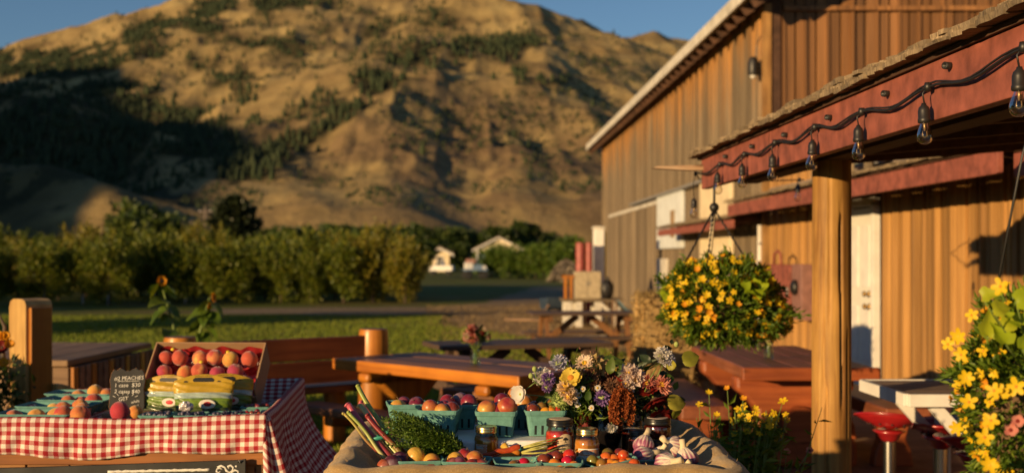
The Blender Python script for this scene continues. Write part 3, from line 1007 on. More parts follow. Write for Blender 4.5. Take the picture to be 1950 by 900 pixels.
# front wall: every board on its own, battens between
fw = MB().box((WX + 4.3, Y0 + .14, 3.3), (8.5, .1, 6.6)).build('front_wall', under_m, barn)
m = MB(); m.box((0, 0, .5), (1, 1, 1)); board_me = m.mesh('board', cedar)
Mi = wmat(fw).inverted()
x = WX + .1
k = 0
while x < 11.2:
    w = rnd.uniform(.14, .2)
    top = EZ + (x - 4.03) * TAN - .22
    d = rnd.uniform(0, .02)
    link_mesh('board', board_me, fw, Mi @ Vector((x + w / 2, Y0 + .06 - d, 1.6)), (0, 0, rnd.choice((-1, 1)) * rnd.uniform(.02, .14)), (w - .028, .035, min(top, 7.2) - 1.6))
    if k % 2 == 0:
        link_mesh('batten', board_me, fw, Mi @ Vector((x + w, Y0 + .03 - d, 1.6)), (0, 0, 0), (.045, .03, min(top, 7.2) - 1.65))
    x += w
    k += 1
MB().box((8.2, Y0 - .02, 5.27), (7.0, .06, .07)).build('band_board', cedar, fw)
# roof
YF, YB, XE = 17.45, 43.4, 4.03
rf = MB()
prof = [(XE, EZ), (9.2, EZ + (9.2 - XE) * TAN), (14.4, EZ), (14.4, EZ + .1), (9.2, EZ + (9.2 - XE) * TAN + .12), (XE, EZ + .1)]
rf.prism(prof, YF, YB, lambda a, b, c: (a, c, b))
roof = rf.build('roof', roof_m, barn)
MB().box((XE - .025, (YF + YB) / 2, EZ + .04), (.045, YB - YF + .04, .2)).build('fascia', old_white, roof)
for yy in (YF - .02, YB + .02):
    a = Vector((XE, yy, EZ + .03)); b = Vector((9.2, yy, EZ + (9.2 - XE) * TAN + .03))
    MB().bar(a, b, .04, .2).build('barge_board', old_white, roof)
rm = MB(); rm.box((0, 0, 0), (.62, .06, .14)); raf = rm.mesh('rafter', under_m)
Mi = wmat(roof).inverted()
y = YF + .35
while y < YB:
    link_mesh('rafter', raf, roof, Mi @ Vector((XE + .32, y, EZ + .02)), (0, -math.atan(TAN), 0)); y += .62
# wall lamp at the corner
o = thing('wall_lamp', 'dark cylindrical wall lamp high on the barn beside its corner', 'lamp', (WX - .14, 18.72, 4.3))
MB().lathe([(.075, 0), (.085, .03), (.085, .2), (.06, .27), (.03, .29)], 16).build('shade', black_m, o, True, world=False, auto=35)
MB().box((.07, 0, .14), (.1, .08, .08)).build('bracket', black_m, o, world=False)
MB().lathe([(.03, -.05), (.05, -.02), (.06, .01)], 12).build('bulb', white_m, o, True, world=False)
MB().tube([(.02, -.06, .28), (.03, -.08, .45), (.1, -.06, .6)], .008, 6).build('wire', black_m, o, world=False)

# ================================================================== FARM SHOP (low building in front of the barn)
shop = thing('farm_shop', 'low board-clad farm shop with red awning fascias and a white door', 'building', (WX, 11, 0))
wl = MB().box((WX + .12, 10.7, 1.45), (.14, 15.2, 2.9)).build('wall', under_m, shop)
Mi = wmat(wl).inverted()
hb = MB(); hb.box((0, 0, .5), (1, 1, 1)); hb_me = hb.mesh('board', honey)
y = 3.2
while y < 18.2:
    w = rnd.uniform(.12, .17)
    if not (13.25 < y + w / 2 < 14.55):
        link_mesh('board', hb_me, wl, Mi @ Vector((WX + .035 - rnd.uniform(0, .022), y + w / 2, .03)), (0, 0, rnd.choice((-1, 1)) * rnd.uniform(.08, .26)), (.045, w - .026, 2.62))
    y += w
door = MB().box((WX + .01, 13.9, 1.03), (.06, .86, 2.04)).build('door', plain('white_door_paint', (0.75, 0.73, 0.66), 0.4, var=.04), shop, bevel=.006)
for z, pz in ((1.5, .7), (.62, .62)):
    for s in (-1, 1):
        MB().box((WX - .025, 13.9 + s * .2, z), (.012, .28, pz)).build('door_panel', white_m, door, bevel=.004)
for z in (1.08, .94):
    MB().lathe([(.035, 0), (.035, .015), (.015, .02), (.015, .045), (.032, .05), (.03, .075)], 12, (WX - .02, 13.56, z), Matrix.Rotation(R(-90), 3, 'Y')).build('door_lock', plain('brass', (.35, .22, .08), .35, 1.0) if z > 1 else bpy.data.materials['brass'], door, True)
for yy in (13.42, 14.38):
    MB().box((WX - .005, yy, 1.05), (.08, .1, 2.1)).build('door_frame', white_m, shop, bevel=.004)
MB().box((WX - .005, 13.9, 2.12), (.08, 1.06, .1)).build('door_frame', white_m, shop, bevel=.004)


def shingle_meshes(mat, seed, L=.34):
    rnd = random.Random(seed)
    out = []
    for i in range(5):
        m = MB()
        t = rnd.uniform(.012, .019)
        j = [rnd.uniform(-.018, .018) for _ in range(4)]
        n = 4
        vs = []
        for s in range(n + 1):
            f = s / n
            e = rnd.uniform(-.012, .012)
            tz = rnd.uniform(-.003, .003)
            vs += [(e, f - .5, 0), (e + rnd.uniform(-.004, .004), f - .5, t + tz), (L, f - .5, 0), (L, f - .5, .004)]
        fs = []
        for s in range(n):
            a, b = s * 4, s * 4 + 4
            fs += [(a, b, b + 1, a + 1), (a + 1, b + 1, b + 3, a + 3), (a, a + 2, b + 2, b)]
        fs += [(0, 1, 3, 2), (n * 4, n * 4 + 2, n * 4 + 3, n * 4 + 1)]
        m.add(vs, fs)
        out.append(m.mesh('shingle', mat))
    return out


shm = shingle_meshes(shake_m, 7)


def shingle_edge(parent, x, z, slope, ya, yb, layers, seed, wmin=.09, wmax=.2):
    """rows of split shakes whose butts show along a roof edge; each one a piece."""
    rnd = random.Random(seed)
    Mi = wmat(parent).inverted()
    for l in range(layers):
        y = ya - rnd.uniform(0, .1)
        while y < yb:
            w = rnd.uniform(wmin, wmax)
            o = link_mesh('shingle', rnd.choice(shm), parent, Mi @ Vector((x + l * .022 + rnd.uniform(-.012, .012), y + w / 2, z + l * .021 + rnd.uniform(-.004, .004))),
                          (rnd.uniform(-.02, .02), -slope + rnd.uniform(-.03, .03), 0), (1, w - .004, rnd.uniform(.8, 1.25)))
            y += w


def awning(xf, z0, z1, ya, yb, xw, slope, seed, parent, wmax=.2):
    a = math.tan(slope)
    r = MB()
    zt = z1 + .01
    r.prism([(xf - .02, zt), (xw, zt + (xw - xf) * a), (xw, zt + (xw - xf) * a + .04), (xf - .02, zt + .02)], ya, yb, lambda p, q, c: (p, c, q))
    ro = r.build('awning_roof', under_m, parent)
    fa = MB().box((xf, (ya + yb) / 2, (z0 + z1) / 2), (.045, yb - ya, z1 - z0)).build('awning_fascia', red_m, parent, bevel=.004)
    shingle_edge(ro, xf - .07, zt + .022, slope, ya, yb, 2, seed, wmax=wmax)
    rm = MB(); rm.box((0, 0, 0), (xw - xf, .05, .1)); me = rm.mesh('rafter', under_m)
    Mi = wmat(ro).inverted()
    y = ya + .3
    while y < yb:
        link_mesh('rafter', me, ro, Mi @ Vector(((xw + xf) / 2 + .03, y, zt + (xw - xf) * a / 2 - .075)), (0, -slope, 0)); y += .6
    return ro


aw2 = awning(3.80, 2.10, 2.27, 8.74, 18.1, WX + .02, R(13), 21, shop)
aw2b = awning(3.90, 2.07, 2.24, 2.5, 8.70, WX + .02, R(13), 22, shop, wmax=.3)
aw3 = awning(3.92, 1.93, 2.06, 18.35, 25.8, WX - .01, R(14), 23, barn, wmax=.3)
# shop roof sheet running up behind the awning
MB().prism([(WX - .02, 2.47), (8.5, 3.4), (8.5, 3.45), (WX - .02, 2.52)], 2.5, 18.2, lambda p, q, c: (p, c, q)).build('roof', roof_m, shop)
# standpipe and drain by the wall
o = thing('standpipe', 'pale vertical pipe on the wall left of the red cabinet', 'pipe', (WX - .08, 18.55, 0))
MB().tube([(0, 0, 0), (0, 0, 1.98)], .035, 10).build('pipe', white_m, o, True, world=False)
MB().tube([(0, 0, 1.4), (-.05, -.05, 1.42), (-.09, -.09, 1.34)], .03, 8).build('tap', white_m, o, True, world=False)
for z in (.6, 1.7):
    MB().box((.02, 0, z), (.09, .1, .04)).build('clamp', grey_metal, o, world=False)

# things lying on the awning roof: offcuts, a tin sign
for k, (y, w, h, tilt, lab) in enumerate([(12.6, .12, .3, .5, 'short leaning plank on the awning roof beside the pale green tin sheet'), (13.4, .5, .2, .1, 'chunky driftwood block lying on the awning roof'), (14.6, .1, .4, -.7, 'thin crossed lath leaning on the awning roof left of the driftwood')]):
    o = thing('plank', lab, 'plank', (4.1, y, 2.37))
    MB().box((0, 0, h / 2), (.06, w, h), (0, 0, 0)).build('board', shake_m, o, world=False, bevel=.01)
    MB().box((.05, w * .2, h / 2), (.03, .08, h * .9), (tilt, 0, 0)).build('cleat', shake_m, o, world=False)
o = thing('tin_sheet', 'pale green tin sheet standing on the awning roof above the wall', 'sheet', (4.3, 13.3, 2.42))
MB().box((0, 0, .28), (.02, 1.1, .34), (0, -.2, 0)).build('panel', plain('pale_green_tin', (.42, .48, .36), .45, .2), o, world=False)
MB().box((0, 0, .1), (.04, 1.14, .05), (0, -.2, 0)).build('edge_strip', grey_metal, o, world=False)

# red cabinet on the wall
o = thing('wall_cabinet', 'red two-door cabinet with a grey meter side under the shop awning', 'cabinet', (4.28, 16.4, .68))
MB().box((.0, .25, .36), (.2, 1.5, .7)).build('case', red_m, o, world=False, bevel=.01)
for yy in (-.1, .62):
    d = MB().box((-.115, yy, .36), (.03, .68, .64)).build('cabinet_door', red_m, o, world=False, bevel=.006)
    MB().box((-.14, yy - .28, .36), (.03, .03, .1)).build('handle', grey_metal, d, world=False)
g = MB().box((-.01, -.75, .36), (.22, .48, .72)).build('meter_box', plain('dusty_red_grey', (.24, .12, .10), .6), o, world=False, bevel=.01)
MB().lathe([(.1, 0), (.1, .04), (.07, .07)], 16, (-.12, -.75, .42), Matrix.Rotation(R(-90), 3, 'Y')).build('meter', black_m, g, True, world=False)
MB().tube([(-.1, .1, .7), (-.1, .12, .85), (-.1, .3, .9), (-.1, .48, .85), (-.1, .5, .7)], .018, 8).build('top_handle', red_m, o, True, world=False)

# ================================================================== SHELTER with string lights
BX = 1.48
shel = thing('porch_shelter', 'near porch roof with a red fascia beam, shake edge and log post', 'shelter', (BX, 7.9, 0))
fb = MB().box((BX + .03, 4.55, 2.035), (.05, 6.75, .19)).build('fascia_beam', red_m, shel, bevel=.004)
MB().box((BX + .0045, 6.1, 2.035), (.003, .004, .186)).build('board_joint', under_m, fb)
SL = R(4.5)
r = MB()
r.prism([(BX - .01, 2.132), (3.75, 2.132 + (3.75 - BX) * math.tan(SL)), (3.75, 2.16 + (3.75 - BX) * math.tan(SL)), (BX - .01, 2.15)], 1.0, 7.98, lambda p, q, c: (p, c, q))
srf = r.build('roof_deck', under_m, shel)
shingle_edge(srf, BX - .062, 2.148, SL, 1.0, 8.05, 3, 31, .1, .24)
MB().box((BX + .30, 4.55, 2.04), (.12, 6.7, .13)).build('header_beam', under_m, shel)
Mi = wmat(srf).inverted()
rm = MB(); rm.box((0, 0, 0), (1.9, .06, .1)); me = rm.mesh('rafter', under_m)
for k in range(9):
    link_mesh('rafter', me, srf, Mi @ Vector((2.75, 1.3 + k * .8, 2.17)), (0, -SL, 0))
# log post with long drying cracks
logm = wood('peeled_log', (0.17, 0.07, 0.015), (0.50, 0.285, 0.075), 'Z', 0.9, 0.65, var=0.05, bs=0.5)
px_, py_ = 1.785, 6.05
o = MB()
n_ = 80
prof_r = .094
vs, fs = [], []
for i in range(25):
    z = i / 24 * 1.975
    for j in range(n_):
        a = 2 * PI * j / n_
        rr_ = prof_r * (1 + .02 * math.sin(a * 2 + z) + .012 * math.sin(3 * a - 2 * z)) * (1.04 - .03 * z)
        aw = -PI / 2 + .25 + .05 * math.sin(z * 3)
        dd = abs((a - aw + PI) % (2 * PI) - PI)
        if dd < .05 and .8 < z < 1.7: rr_ -= .028
        aw = -PI / 2 - .55 + .04 * math.sin(z * 5)
        dd = abs((a - aw + PI) % (2 * PI) - PI)
        if dd < .05 and .2 < z < .9: rr_ -= .024
        for (ca, z0, z1, wd) in ((-2.35, .5, 1.5, .03), (-1.95, 1.2, 1.95, .04), (-.95, .1, 1.1, .04), (-2.7, .1, .8, .04)):
            dd = abs((a - ca - .04 * math.sin(z * 4 + ca) + PI) % (2 * PI) - PI)
            if dd < .045 and z0 < z < z1: rr_ -= .012
        vs.append((px_ + rr_ * math.cos(a), py_ + rr_ * math.sin(a), z))
fs = [(i * n_ + j, i * n_ + (j + 1) % n_, (i + 1) * n_ + (j + 1) % n_, (i + 1) * n_ + j) for i in range(24) for j in range(n_)]
o.add(vs, fs)
o.build('log_post', logm, shel, True)
# black pipe stubs screwed to the fascia
for (a, b) in [(1808, 126), (1690, 179), (1581, 224), (1497, 257), (1435, 279), (1384, 298)]:
    Y = F * BX / (a - VX)
    z = EYE + (VY - b) * Y / F
    Mx = Matrix.Rotation(R(-90), 3, 'Y') @ Matrix.Rotation(R(25), 3, 'X')
    MB().lathe([(.006, -.01), (.006, .028), (.012, .028), (.012, -.01)], 10, (BX + .005, Y, z), Mx).build('pipe_stub', black_m, fb, True)
# cedar shake sticking out at the far end of the beam
o = MB()
o.prism([(-.30, -.006), (-.1, -.018), (.12, -.02), (.16, .0), (.1, .014), (.16, .03), (.02, .016), (-.28, .006)], 0, .08, lambda a, b, c: (BX - .02 + a, 7.86 + c, 2.08 + b))
o.build('loose_shake', wood('pale_shake', (.3, .14, .06), (.66, .5, .34), 'X', 1.0, .7), shel)

bulb_glass = thin_glass('clear_bulb_glass', (0.97, 0.93, 0.86), 0.25)
fil_m = plain('filament', (.5, .36, .18), .4, .6)
socket_p = [(.0, .062), (.007, .062), (.009, .055), (.016, .048), (.019, .036), (.019, .012), (.0205, .01), (.0205, -.002), (.017, -.004)]
glass_p = [(.0125, .0), (.0135, -.008), (.019, -.022), (.0245, -.038), (.026, -.048), (.024, -.060), (.017, -.069), (.008, -.0735), (.001, -.0745)]
sock_me = MB().lathe(socket_p, 16, mi=0).mesh('socket', black_m, True)
glass_me = MB().lathe(glass_p, 20, close=False).mesh('glass', bulb_glass, True)
fm = MB()
fm.tube([(0, 0, 0), (0, 0, -.03)], [.005, .003], 6)
fm.tube([(-.006, 0, -.03), (-.008, 0, -.046), (0, 0, -.052), (.008, 0, -.046), (.006, 0, -.03)], .0012, 5)
fil_me = fm.mesh('filament', fil_m, True)
strg = thing('string_lights', 'string of clear light bulbs on a black cable along the red fascia beam', 'string lights', (BX - .02, 7.9, 2.05))
BY = [2.55, 3.22, 3.90, 4.57, 5.20, 5.89, 6.56, 7.22]
rnd = random.Random(2)
clips = [Vector((BX - .014, y, 2.052 + rnd.uniform(-.006, .006))) for y in BY]
cp = []
for a, b in zip([Vector((BX - .014, 1.9, 2.05))] + clips, clips + [Vector((BX - .02, 7.98, 2.045))]):
    for i in range(10):
        f = i / 10
        cp.append(a.lerp(b, f) + Vector((-.004 * math.sin(f * PI), 0, -.026 * math.sin(f * PI) ** 1.3 + .004 * math.sin(f * 9))))
cp += [Vector((BX - .02, 7.98, 2.045)), Vector((BX + .06, 8.3, 2.03)), Vector((1.9, 8.9, 2.05)), Vector((2.45, 9.0, 2.07))]
MB().tube(cp, .0048, 7).build('cable', black_m, strg, True)
MB().tube([p + Vector((-.002, 0, 0.007 + .003 * math.sin(i * .9))) for i, p in enumerate(cp[:-4])], .0036, 6).build('twin_cable', black_m, strg, True)


def hang_bulb(clip, drop, tilt, lab=None):
    top = clip + Vector((-.016, 0, -drop))
    w = MB().tube([clip + Vector((-.006, 0, 0)), clip + Vector((-.02, .004, -drop * .4)), top], .003, 6)
    w.lathe([(.011, -.014), (.014, 0), (.011, .014)], 8, clip + Vector((-.004, 0, 0)))
    w.build('drop_wire', black_m, strg, True)
    Mi = wmat(strg).inverted()
    s = link_mesh('socket', sock_me, strg, Mi @ (top + Vector((0, 0, -.06))), (tilt, tilt * .5, 0), .98)
    g = link_mesh('bulb_glass', glass_me, s)
    link_mesh('filament', fil_me, s)


for c in clips[1:]:
    hang_bulb(c, .05 + rnd.uniform(-.004, .008), rnd.uniform(-.06, .06))
hang_bulb(Vector((BX - .02, 7.98, 2.045)), .16, .03)
hang_bulb(Vector((2.42, 9.0, 2.07)), .03, .02)
# ================================================================== MID-GROUND FURNITURE
stain = wood('stained_log', (0.26, 0.07, 0.008), (0.56, 0.205, 0.02), 'X', 0.7, 0.45, var=0.12, bs=0.25, coat=0.25)
stain_top = wood('stained_top_plank', (0.13, 0.055, 0.03), (0.30, 0.14, 0.075), 'X', 0.7, 0.5, var=0.2, bs=0.3)
stain_z = wood('stained_log_upright', (0.28, 0.085, 0.01), (0.58, 0.24, 0.03), 'Z', 0.6, 0.45, var=0.1, bs=0.25, coat=0.25)
redlog = wood('red_stained_log', (0.17, 0.035, 0.012), (0.36, 0.10, 0.03), 'X', 0.7, 0.5, var=0.1, bs=0.25, coat=0.2)
redlog_y = wood('red_stained_plank', (0.15, 0.045, 0.022), (0.30, 0.105, 0.05), 'Y', 0.7, 0.5, var=0.15, bs=0.25)
greywood = wood('grey_picnic_wood', (0.055, 0.035, 0.025), (0.14, 0.09, 0.065), 'X', 0.8, 0.6, var=0.2)
oldwood = wood('old_picnic_wood', (0.14, 0.08, 0.045), (0.32, 0.20, 0.11), 'X', 0.8, 0.7, var=0.2)
post_w = wood('squared_post_wood', (0.36, 0.20, 0.06), (0.62, 0.40, 0.14), 'Z', 0.7, 0.6, var=0.08, bs=0.25)

redback = wood('dark_red_plank', (0.12, 0.025, 0.008), (0.26, 0.07, 0.018), 'X', 0.8, 0.55, var=0.1, bs=0.3)
# ---- log bench seen from behind
A, B = Vector((-2.09, 8.55, 0)), Vector((-.80, 9.5, 0))
ang = math.atan2(B.y - A.y, B.x - A.x)
bench = thing('log_bench', 'stained log bench with a plank backrest between two log posts behind the peach stand', 'bench', A, ang)
L = (B - A).length
for x in (0.0, L):
    MB().lathe([(.125, 0), (.122, .3), (.118, .7), (.115, .90), (.108, .93)], 28, (x, 0, 0)).build('log_post', stain_z, bench, True, world=False, auto=40)
    MB().lathe([(.108, .931), (.02, .934)], 28, (x, 0, 0)).build('post_top', stain_top, bench, world=False)
for k, (z, h) in enumerate([(.80, .17), (.625, .165)]):
    MB().box((L / 2 - .12, -.02, z), (L + .12, .055, h)).build('back_plank', redback, bench, world=False, bevel=.008)
for k, y in enumerate((.2, .42)):
    MB().box((L / 2, y, .47), (L + .1, .2, .06)).build('seat_plank', stain_top, bench, world=False, bevel=.01)
for x in (.15, L - .15):
    MB().lathe([(.09, 0), (.09, .44)], 16, (x, .35, 0)).build('leg', stain_z, bench, True, world=False, auto=40)

# ---- slatted counter box at far left
o = thing('slatted_counter', 'low slatted wooden counter with a plank top behind the squared post', 'counter', (-3.5, 9.45, 0), R(-4))
for k in range(6):
    MB().box((-.6 + k * .235, 0, .745), (.225, 1.76, .045)).build('top_plank', wood('counter_top_wood', (.2, .11, .05), (.42, .26, .13), 'Y', .8, .6) if k == 0 else bpy.data.materials['counter_top_wood'], o, world=False, bevel=.006)
for k in range(15):
    MB().box((.70, -.8 + k * .115, .36), (.035, .085, .71)).build('slat', oldwood if k % 3 else stain_z, o, world=False, bevel=.004)
for k in range(10):
    MB().box((-.68 + k * .145, -.84, .36), (.115, .035, .71)).build('slat', oldwood if k % 4 else stain_z, o, world=False, bevel=.004)
MB().box((0, 0, .35), (1.34, 1.6, .68)).build('carcass', under_m, o, world=False)

# ---- squared post at the left
o = thing('squared_post', 'thick squared timber post with a rounded top at the far left', 'post', (-2.65, 7.2, 0), R(48))
m = MB()
m.prism([(-.1, 0), (.1, 0), (.1, 1.20), (.085, 1.235), (.05, 1.25), (-.05, 1.25), (-.085, 1.24), (-.1, 1.215)], -.085, .085, lambda a, b, c: (c, a, b))
m.build('timber', post_w, o, world=False, bevel=.004)
MB().box((0.0, -.115, .62), (.13, .03, 1.16)).build('face_board', stain_z, o, world=False, bevel=.004)
m = MB(); m.prism([(0, 0)] + [(.2 * math.cos(i * PI / 2 / 8), .2 * math.sin(i * PI / 2 / 8)) for i in range(9)], -.03, .03, lambda a, b, c: (.06 + a, -.16 + c, .55 + b))
m.build('curved_bracket', post_w, o, world=False, bevel=.006)
m = MB(); m.tube([(-.1, .09, .72), (-.12, .11, .95), (-.1, .12, 1.08), (-.13, .14, 1.16)], [.016, .013, .012, .006], 7); m.tube([(-.11, .115, 1.0), (-.14, .13, 1.06)], [.01, .005], 6)
m.build('twig', bark, o, True, world=False)
MB().box((.105, -.02, .45), (.002, .09, .12)).build('paper_note', white_m, o, world=False)

# ---- log picnic table in the centre
c0, c1 = at_z(984, 716, .75), at_z(632, 682, .75)
ang = math.atan2(c0.y - c1.y, c0.x - c1.x)
ctr = (c0 + c1) / 2 + Vector((-math.sin(ang), math.cos(ang), 0)) * .44
ctr.z = 0
tb = thing('log_table', 'stained plank picnic table with a bright front edge in the middle of the lawn edge', 'table', ctr, ang)
LT = (c0 - c1).length
rnd = random.Random(5)
for k in range(5):
    y = -.44 + .088 + k * .176
    MB().box((rnd.uniform(-.02, .02), y, .71 + rnd.uniform(-.003, .004)), (LT + rnd.uniform(-.03, .03), .17, .08)).build('top_plank', stain if k == 0 else stain_top, tb, world=False, bevel=.01)
for x in (-LT * .32, LT * .32):
    MB().box((x, 0, .63), (.13, .86, .075)).build('cross_log', stain, tb, world=False, bevel=.03)
    m = MB(); m.prism([(-.22, 0), (.22, 0), (.2, .1), (.11, .22), (.1, .42), (.26, .56), (.3, .6), (-.3, .6), (-.26, .56), (-.1, .42), (-.11, .22), (-.2, .1)], -.06, .06, lambda a, b, c: (x + c, a, b))
    m.build('pedestal', stain_z, tb, world=False, bevel=.015)
    for s in (-1, 1):
        MB().bar((x, s * .1, .3), (x, s * .74, .36), .1, .09).build('bench_arm', stain, tb, world=False, bevel=.02)
MB().tube([(-LT * .32, 0, .3), (LT * .32, 0, .3)], .06, 14).build('stretcher', stain, tb, True, world=False)
for s in (-1, 1):
    MB().box((0, s * .72, .43), (LT * .95, .24, .06)).build('bench_seat', stain_top, tb, world=False, bevel=.015)


def picnic(name, label, loc, rot, top_m, leg_m, L=1.7, W=.7, braces=True):
    o = thing(name, label, 'table', loc, rot)
    for k in range(4):
        MB().box((0, -W / 2 + (k + .5) * W / 4, .735), (L, W / 4 - .012, .04)).build('top_plank', top_m, o, world=False, bevel=.005)
    for x in (-L * .36, L * .36):
        for s in (-1, 1):
            MB().bar((x, s * W * .28, .72), (x, s * W * .8, 0.0), .045, .1).build('leg', leg_m, o, world=False)
        MB().box((x + .05, 0, .68), (.045, W * .95, .08)).build('top_batten', leg_m, o, world=False)
        MB().box((x - .05, 0, .37), (.045, W * 2.1, .09)).build('cross_beam', leg_m, o, world=False)
        if braces:
            MB().bar((x * .92, 0, .38), (x * .15, 0, .70), .045, .08).build('brace', leg_m, o, world=False)
    for s in (-1, 1):
        for q in (-1, 1):
            MB().box((0, s * W * .93 + q * .07, .44), (L, .125, .04)).build('bench_plank', top_m, o, world=False, bevel=.005)
    return o


pL, pR = at_z(850, 657, .75), at_z(1160, 650, .75)
c = (pL + pR) / 2 + Vector((-.1, .15, 0)); c.z = 0
picnic('picnic_table', 'dark grey picnic table standing on the lawn behind the log table', c, math.atan2(pR.y - pL.y, pR.x - pL.x), greywood, greywood, 1.55, .66)
picnic('picnic_table', 'old picnic table with sunlit orange legs near the barn clutter', (1.46, 16.3, 0), R(6), greywood, wood('orange_leg_wood', (.13, .06, .025), (.27, .13, .05), 'Z'), 1.5, .66)

# ---- red-stained log table under the shelter, two benches
rt = thing('log_table', 'red-stained log table with carved slab legs behind the log porch post', 'table', (2.25, 9.2, 0))
for k in range(5):
    MB().box((-.45 + .09 + k * .18 + .02, rnd.uniform(-.015, .015), .705), (.174, 2.02, .085)).build('top_plank', redlog_y, rt, world=False, bevel=.012)
MB().box((0.02, -1.03, .705), (.93, .04, .09)).build('end_board', redlog, rt, world=False, bevel=.01)
for y in (-.62, .62):
    pts = [(-.44, .02), (.44, .02), (.44, .2), (.34, .26), (.27, .34), (.27, .42), (.36, .52), (.42, .56), (.42, .66), (-.42, .66), (-.42, .56), (-.36, .52), (-.27, .42), (-.27, .34), (-.34, .26), (-.44, .2)]
    m = MB(); m.prism(pts, y - .09, y + .09, lambda a, b, c: (a, c, b))
    m.build('pedestal', redlog, rt, world=False, bevel=.03)
m = MB().tube([(.02, -.85, .33), (.02, .85, .33)], .125, 24)
m.build('stretcher_log', redlog, rt, world=False, auto=40)
for (x0, x1, y0, y1, lab) in [(1.44, 1.80, 8.45, 10.35, 'red-stained slab bench on the left side of the red log table'), (2.82, 3.14, 8.3, 10.3, 'red-stained slab bench on the door side of the red log table')]:
    b = thing('slab_bench', lab, 'bench', ((x0 + x1) / 2, (y0 + y1) / 2, 0))
    w, d = x1 - x0, y1 - y0
    MB().box((0, 0, .405), (w, d, .1)).build('seat', redlog_y, b, world=False, bevel=.015)
    for s in (-1, 1):
        m = MB(); m.prism([(-w * .45, 0), (w * .45, 0), (w * .4, .12), (w * .28, .2), (w * .4, .35), (-w * .4, .35), (-w * .28, .2), (-w * .4, .12)], -.06, .06, lambda a, q, c: (a, s * d * .32 + c, q))
        m.build('leg', redlog, b, world=False, bevel=.015)

# ---- tractor-seat stools
red_seat = plain('glossy_red_seat', (0.30, 0.012, 0.014), 0.3, var=0.1, spec=0.6, coat=0.3)
dark_red = plain('dark_perforation', (0.03, 0.004, 0.004), .6)


def stool(loc, rz, sz, lab):
    o = thing('tractor_stool', lab, 'stool', (loc[0], loc[1], 0), rz)
    m = MB()
    def seat(u, v):
        a = u * 2 * PI
        r = v
        rx, ry = .185, .165
        x, y = math.cos(a) * r, math.sin(a) * r
        lobes = 1 + .10 * math.cos(2 * a) * r
        z = .055 * r ** 2.2 * (1 + .7 * max(0, -y)) - .02 * (1 - r) - .035 * max(0, y) * r * (abs(math.cos(a)) < .35)
        return (x * rx * lobes, y * ry * lobes, sz + z)
    m.grid(seat, 36, 9)
    s = m.build('seat', red_seat, o, True, world=False)
    md = s.modifiers.new('Solid', 'SOLIDIFY'); md.thickness = .009
    rim = MB(); rim.tube([Vector(seat(i / 36, 1.0)) for i in range(37)], .008, 7, cap=False); rim.build('rim', red_seat, s, True, world=False)
    hol = MB()
    for r_ in (.45, .65):
        for i in range(int(16 * r_)):
            p = Vector(seat(i / int(16 * r_), r_)); hol.lathe([(.0, .003), (.008, .0022), (.008, -.008), (.0, -.008)], 8, p)
    hol.build('perforations', dark_red, s, world=False)['kind'] = 'stuff'
    MB().lathe([(.03, sz - .10), (.055, sz - .075), (.07, sz - .045), (.10, sz - .028), (.06, sz - .02)], 20).build('hub', red_seat, o, True, world=False)
    MB().tube([(0, 0, .03), (0, 0, sz - .08)], .038, 20).build('pole', steel, o, True, world=False, auto=40)
    MB().lathe([(.17, 0), (.17, .012), (.05, .035), (.042, .06)], 24).build('base', steel, o, True, world=False, auto=40)
    return o


stool((2.42, 5.85), R(20), .575, 'red perforated tractor-seat stool nearest the flower basket')
stool((2.52, 7.35), R(-30), .47, 'red tractor-seat stool nearest the porch post')
stool((2.60, 6.75), R(70), .52, 'red tractor-seat stool in the middle of the three under the white counter')

# ---- white counter table
wt = thing('white_counter', 'white painted wooden counter on brackets behind the red stools', 'counter', (2.95, 6.55, 0))
for k in range(4):
    MB().box((0, -.27 + k * .18, .775), (1.45, .172, .035)).build('top_plank', wood('counter_grey_plank', (.18, .12, .09), (.34, .25, .18), 'X') if k == 0 else bpy.data.materials['counter_grey_plank'], wt, world=False, bevel=.004)
for y in (-.375, .375):
    MB().box((0, y, .765), (1.47, .03, .065)).build('edge_board', white_m, wt, world=False, bevel=.004)
MB().box((-.74, 0, .765), (.03, .72, .065)).build('edge_board', white_m, wt, world=False, bevel=.004)
for x in (-.3, .55):
    for y in (-.3, .3):
        MB().box((x, y, .37), (.07, .07, .74)).build('leg', white_m, wt, world=False, bevel=.004)
        MB().bar((x - .28, y, .73), (x, y, .42), .04, .06).build('brace', white_m, wt, world=False)

# ---- straw bales
straw_c = wood('packed_straw', (0.26, 0.16, 0.06), (0.52, 0.36, 0.15), 'Z', 1.6, 0.85, var=.1, bs=0.9, knots=False)
straw_p = leafmat('straw_stalk', (0.30, 0.20, 0.08), (0.45, 0.31, 0.12), (0.58, 0.42, 0.2), trans=.1, rough=.7)
twine = plain('twine', (.5, .3, .1), .8)


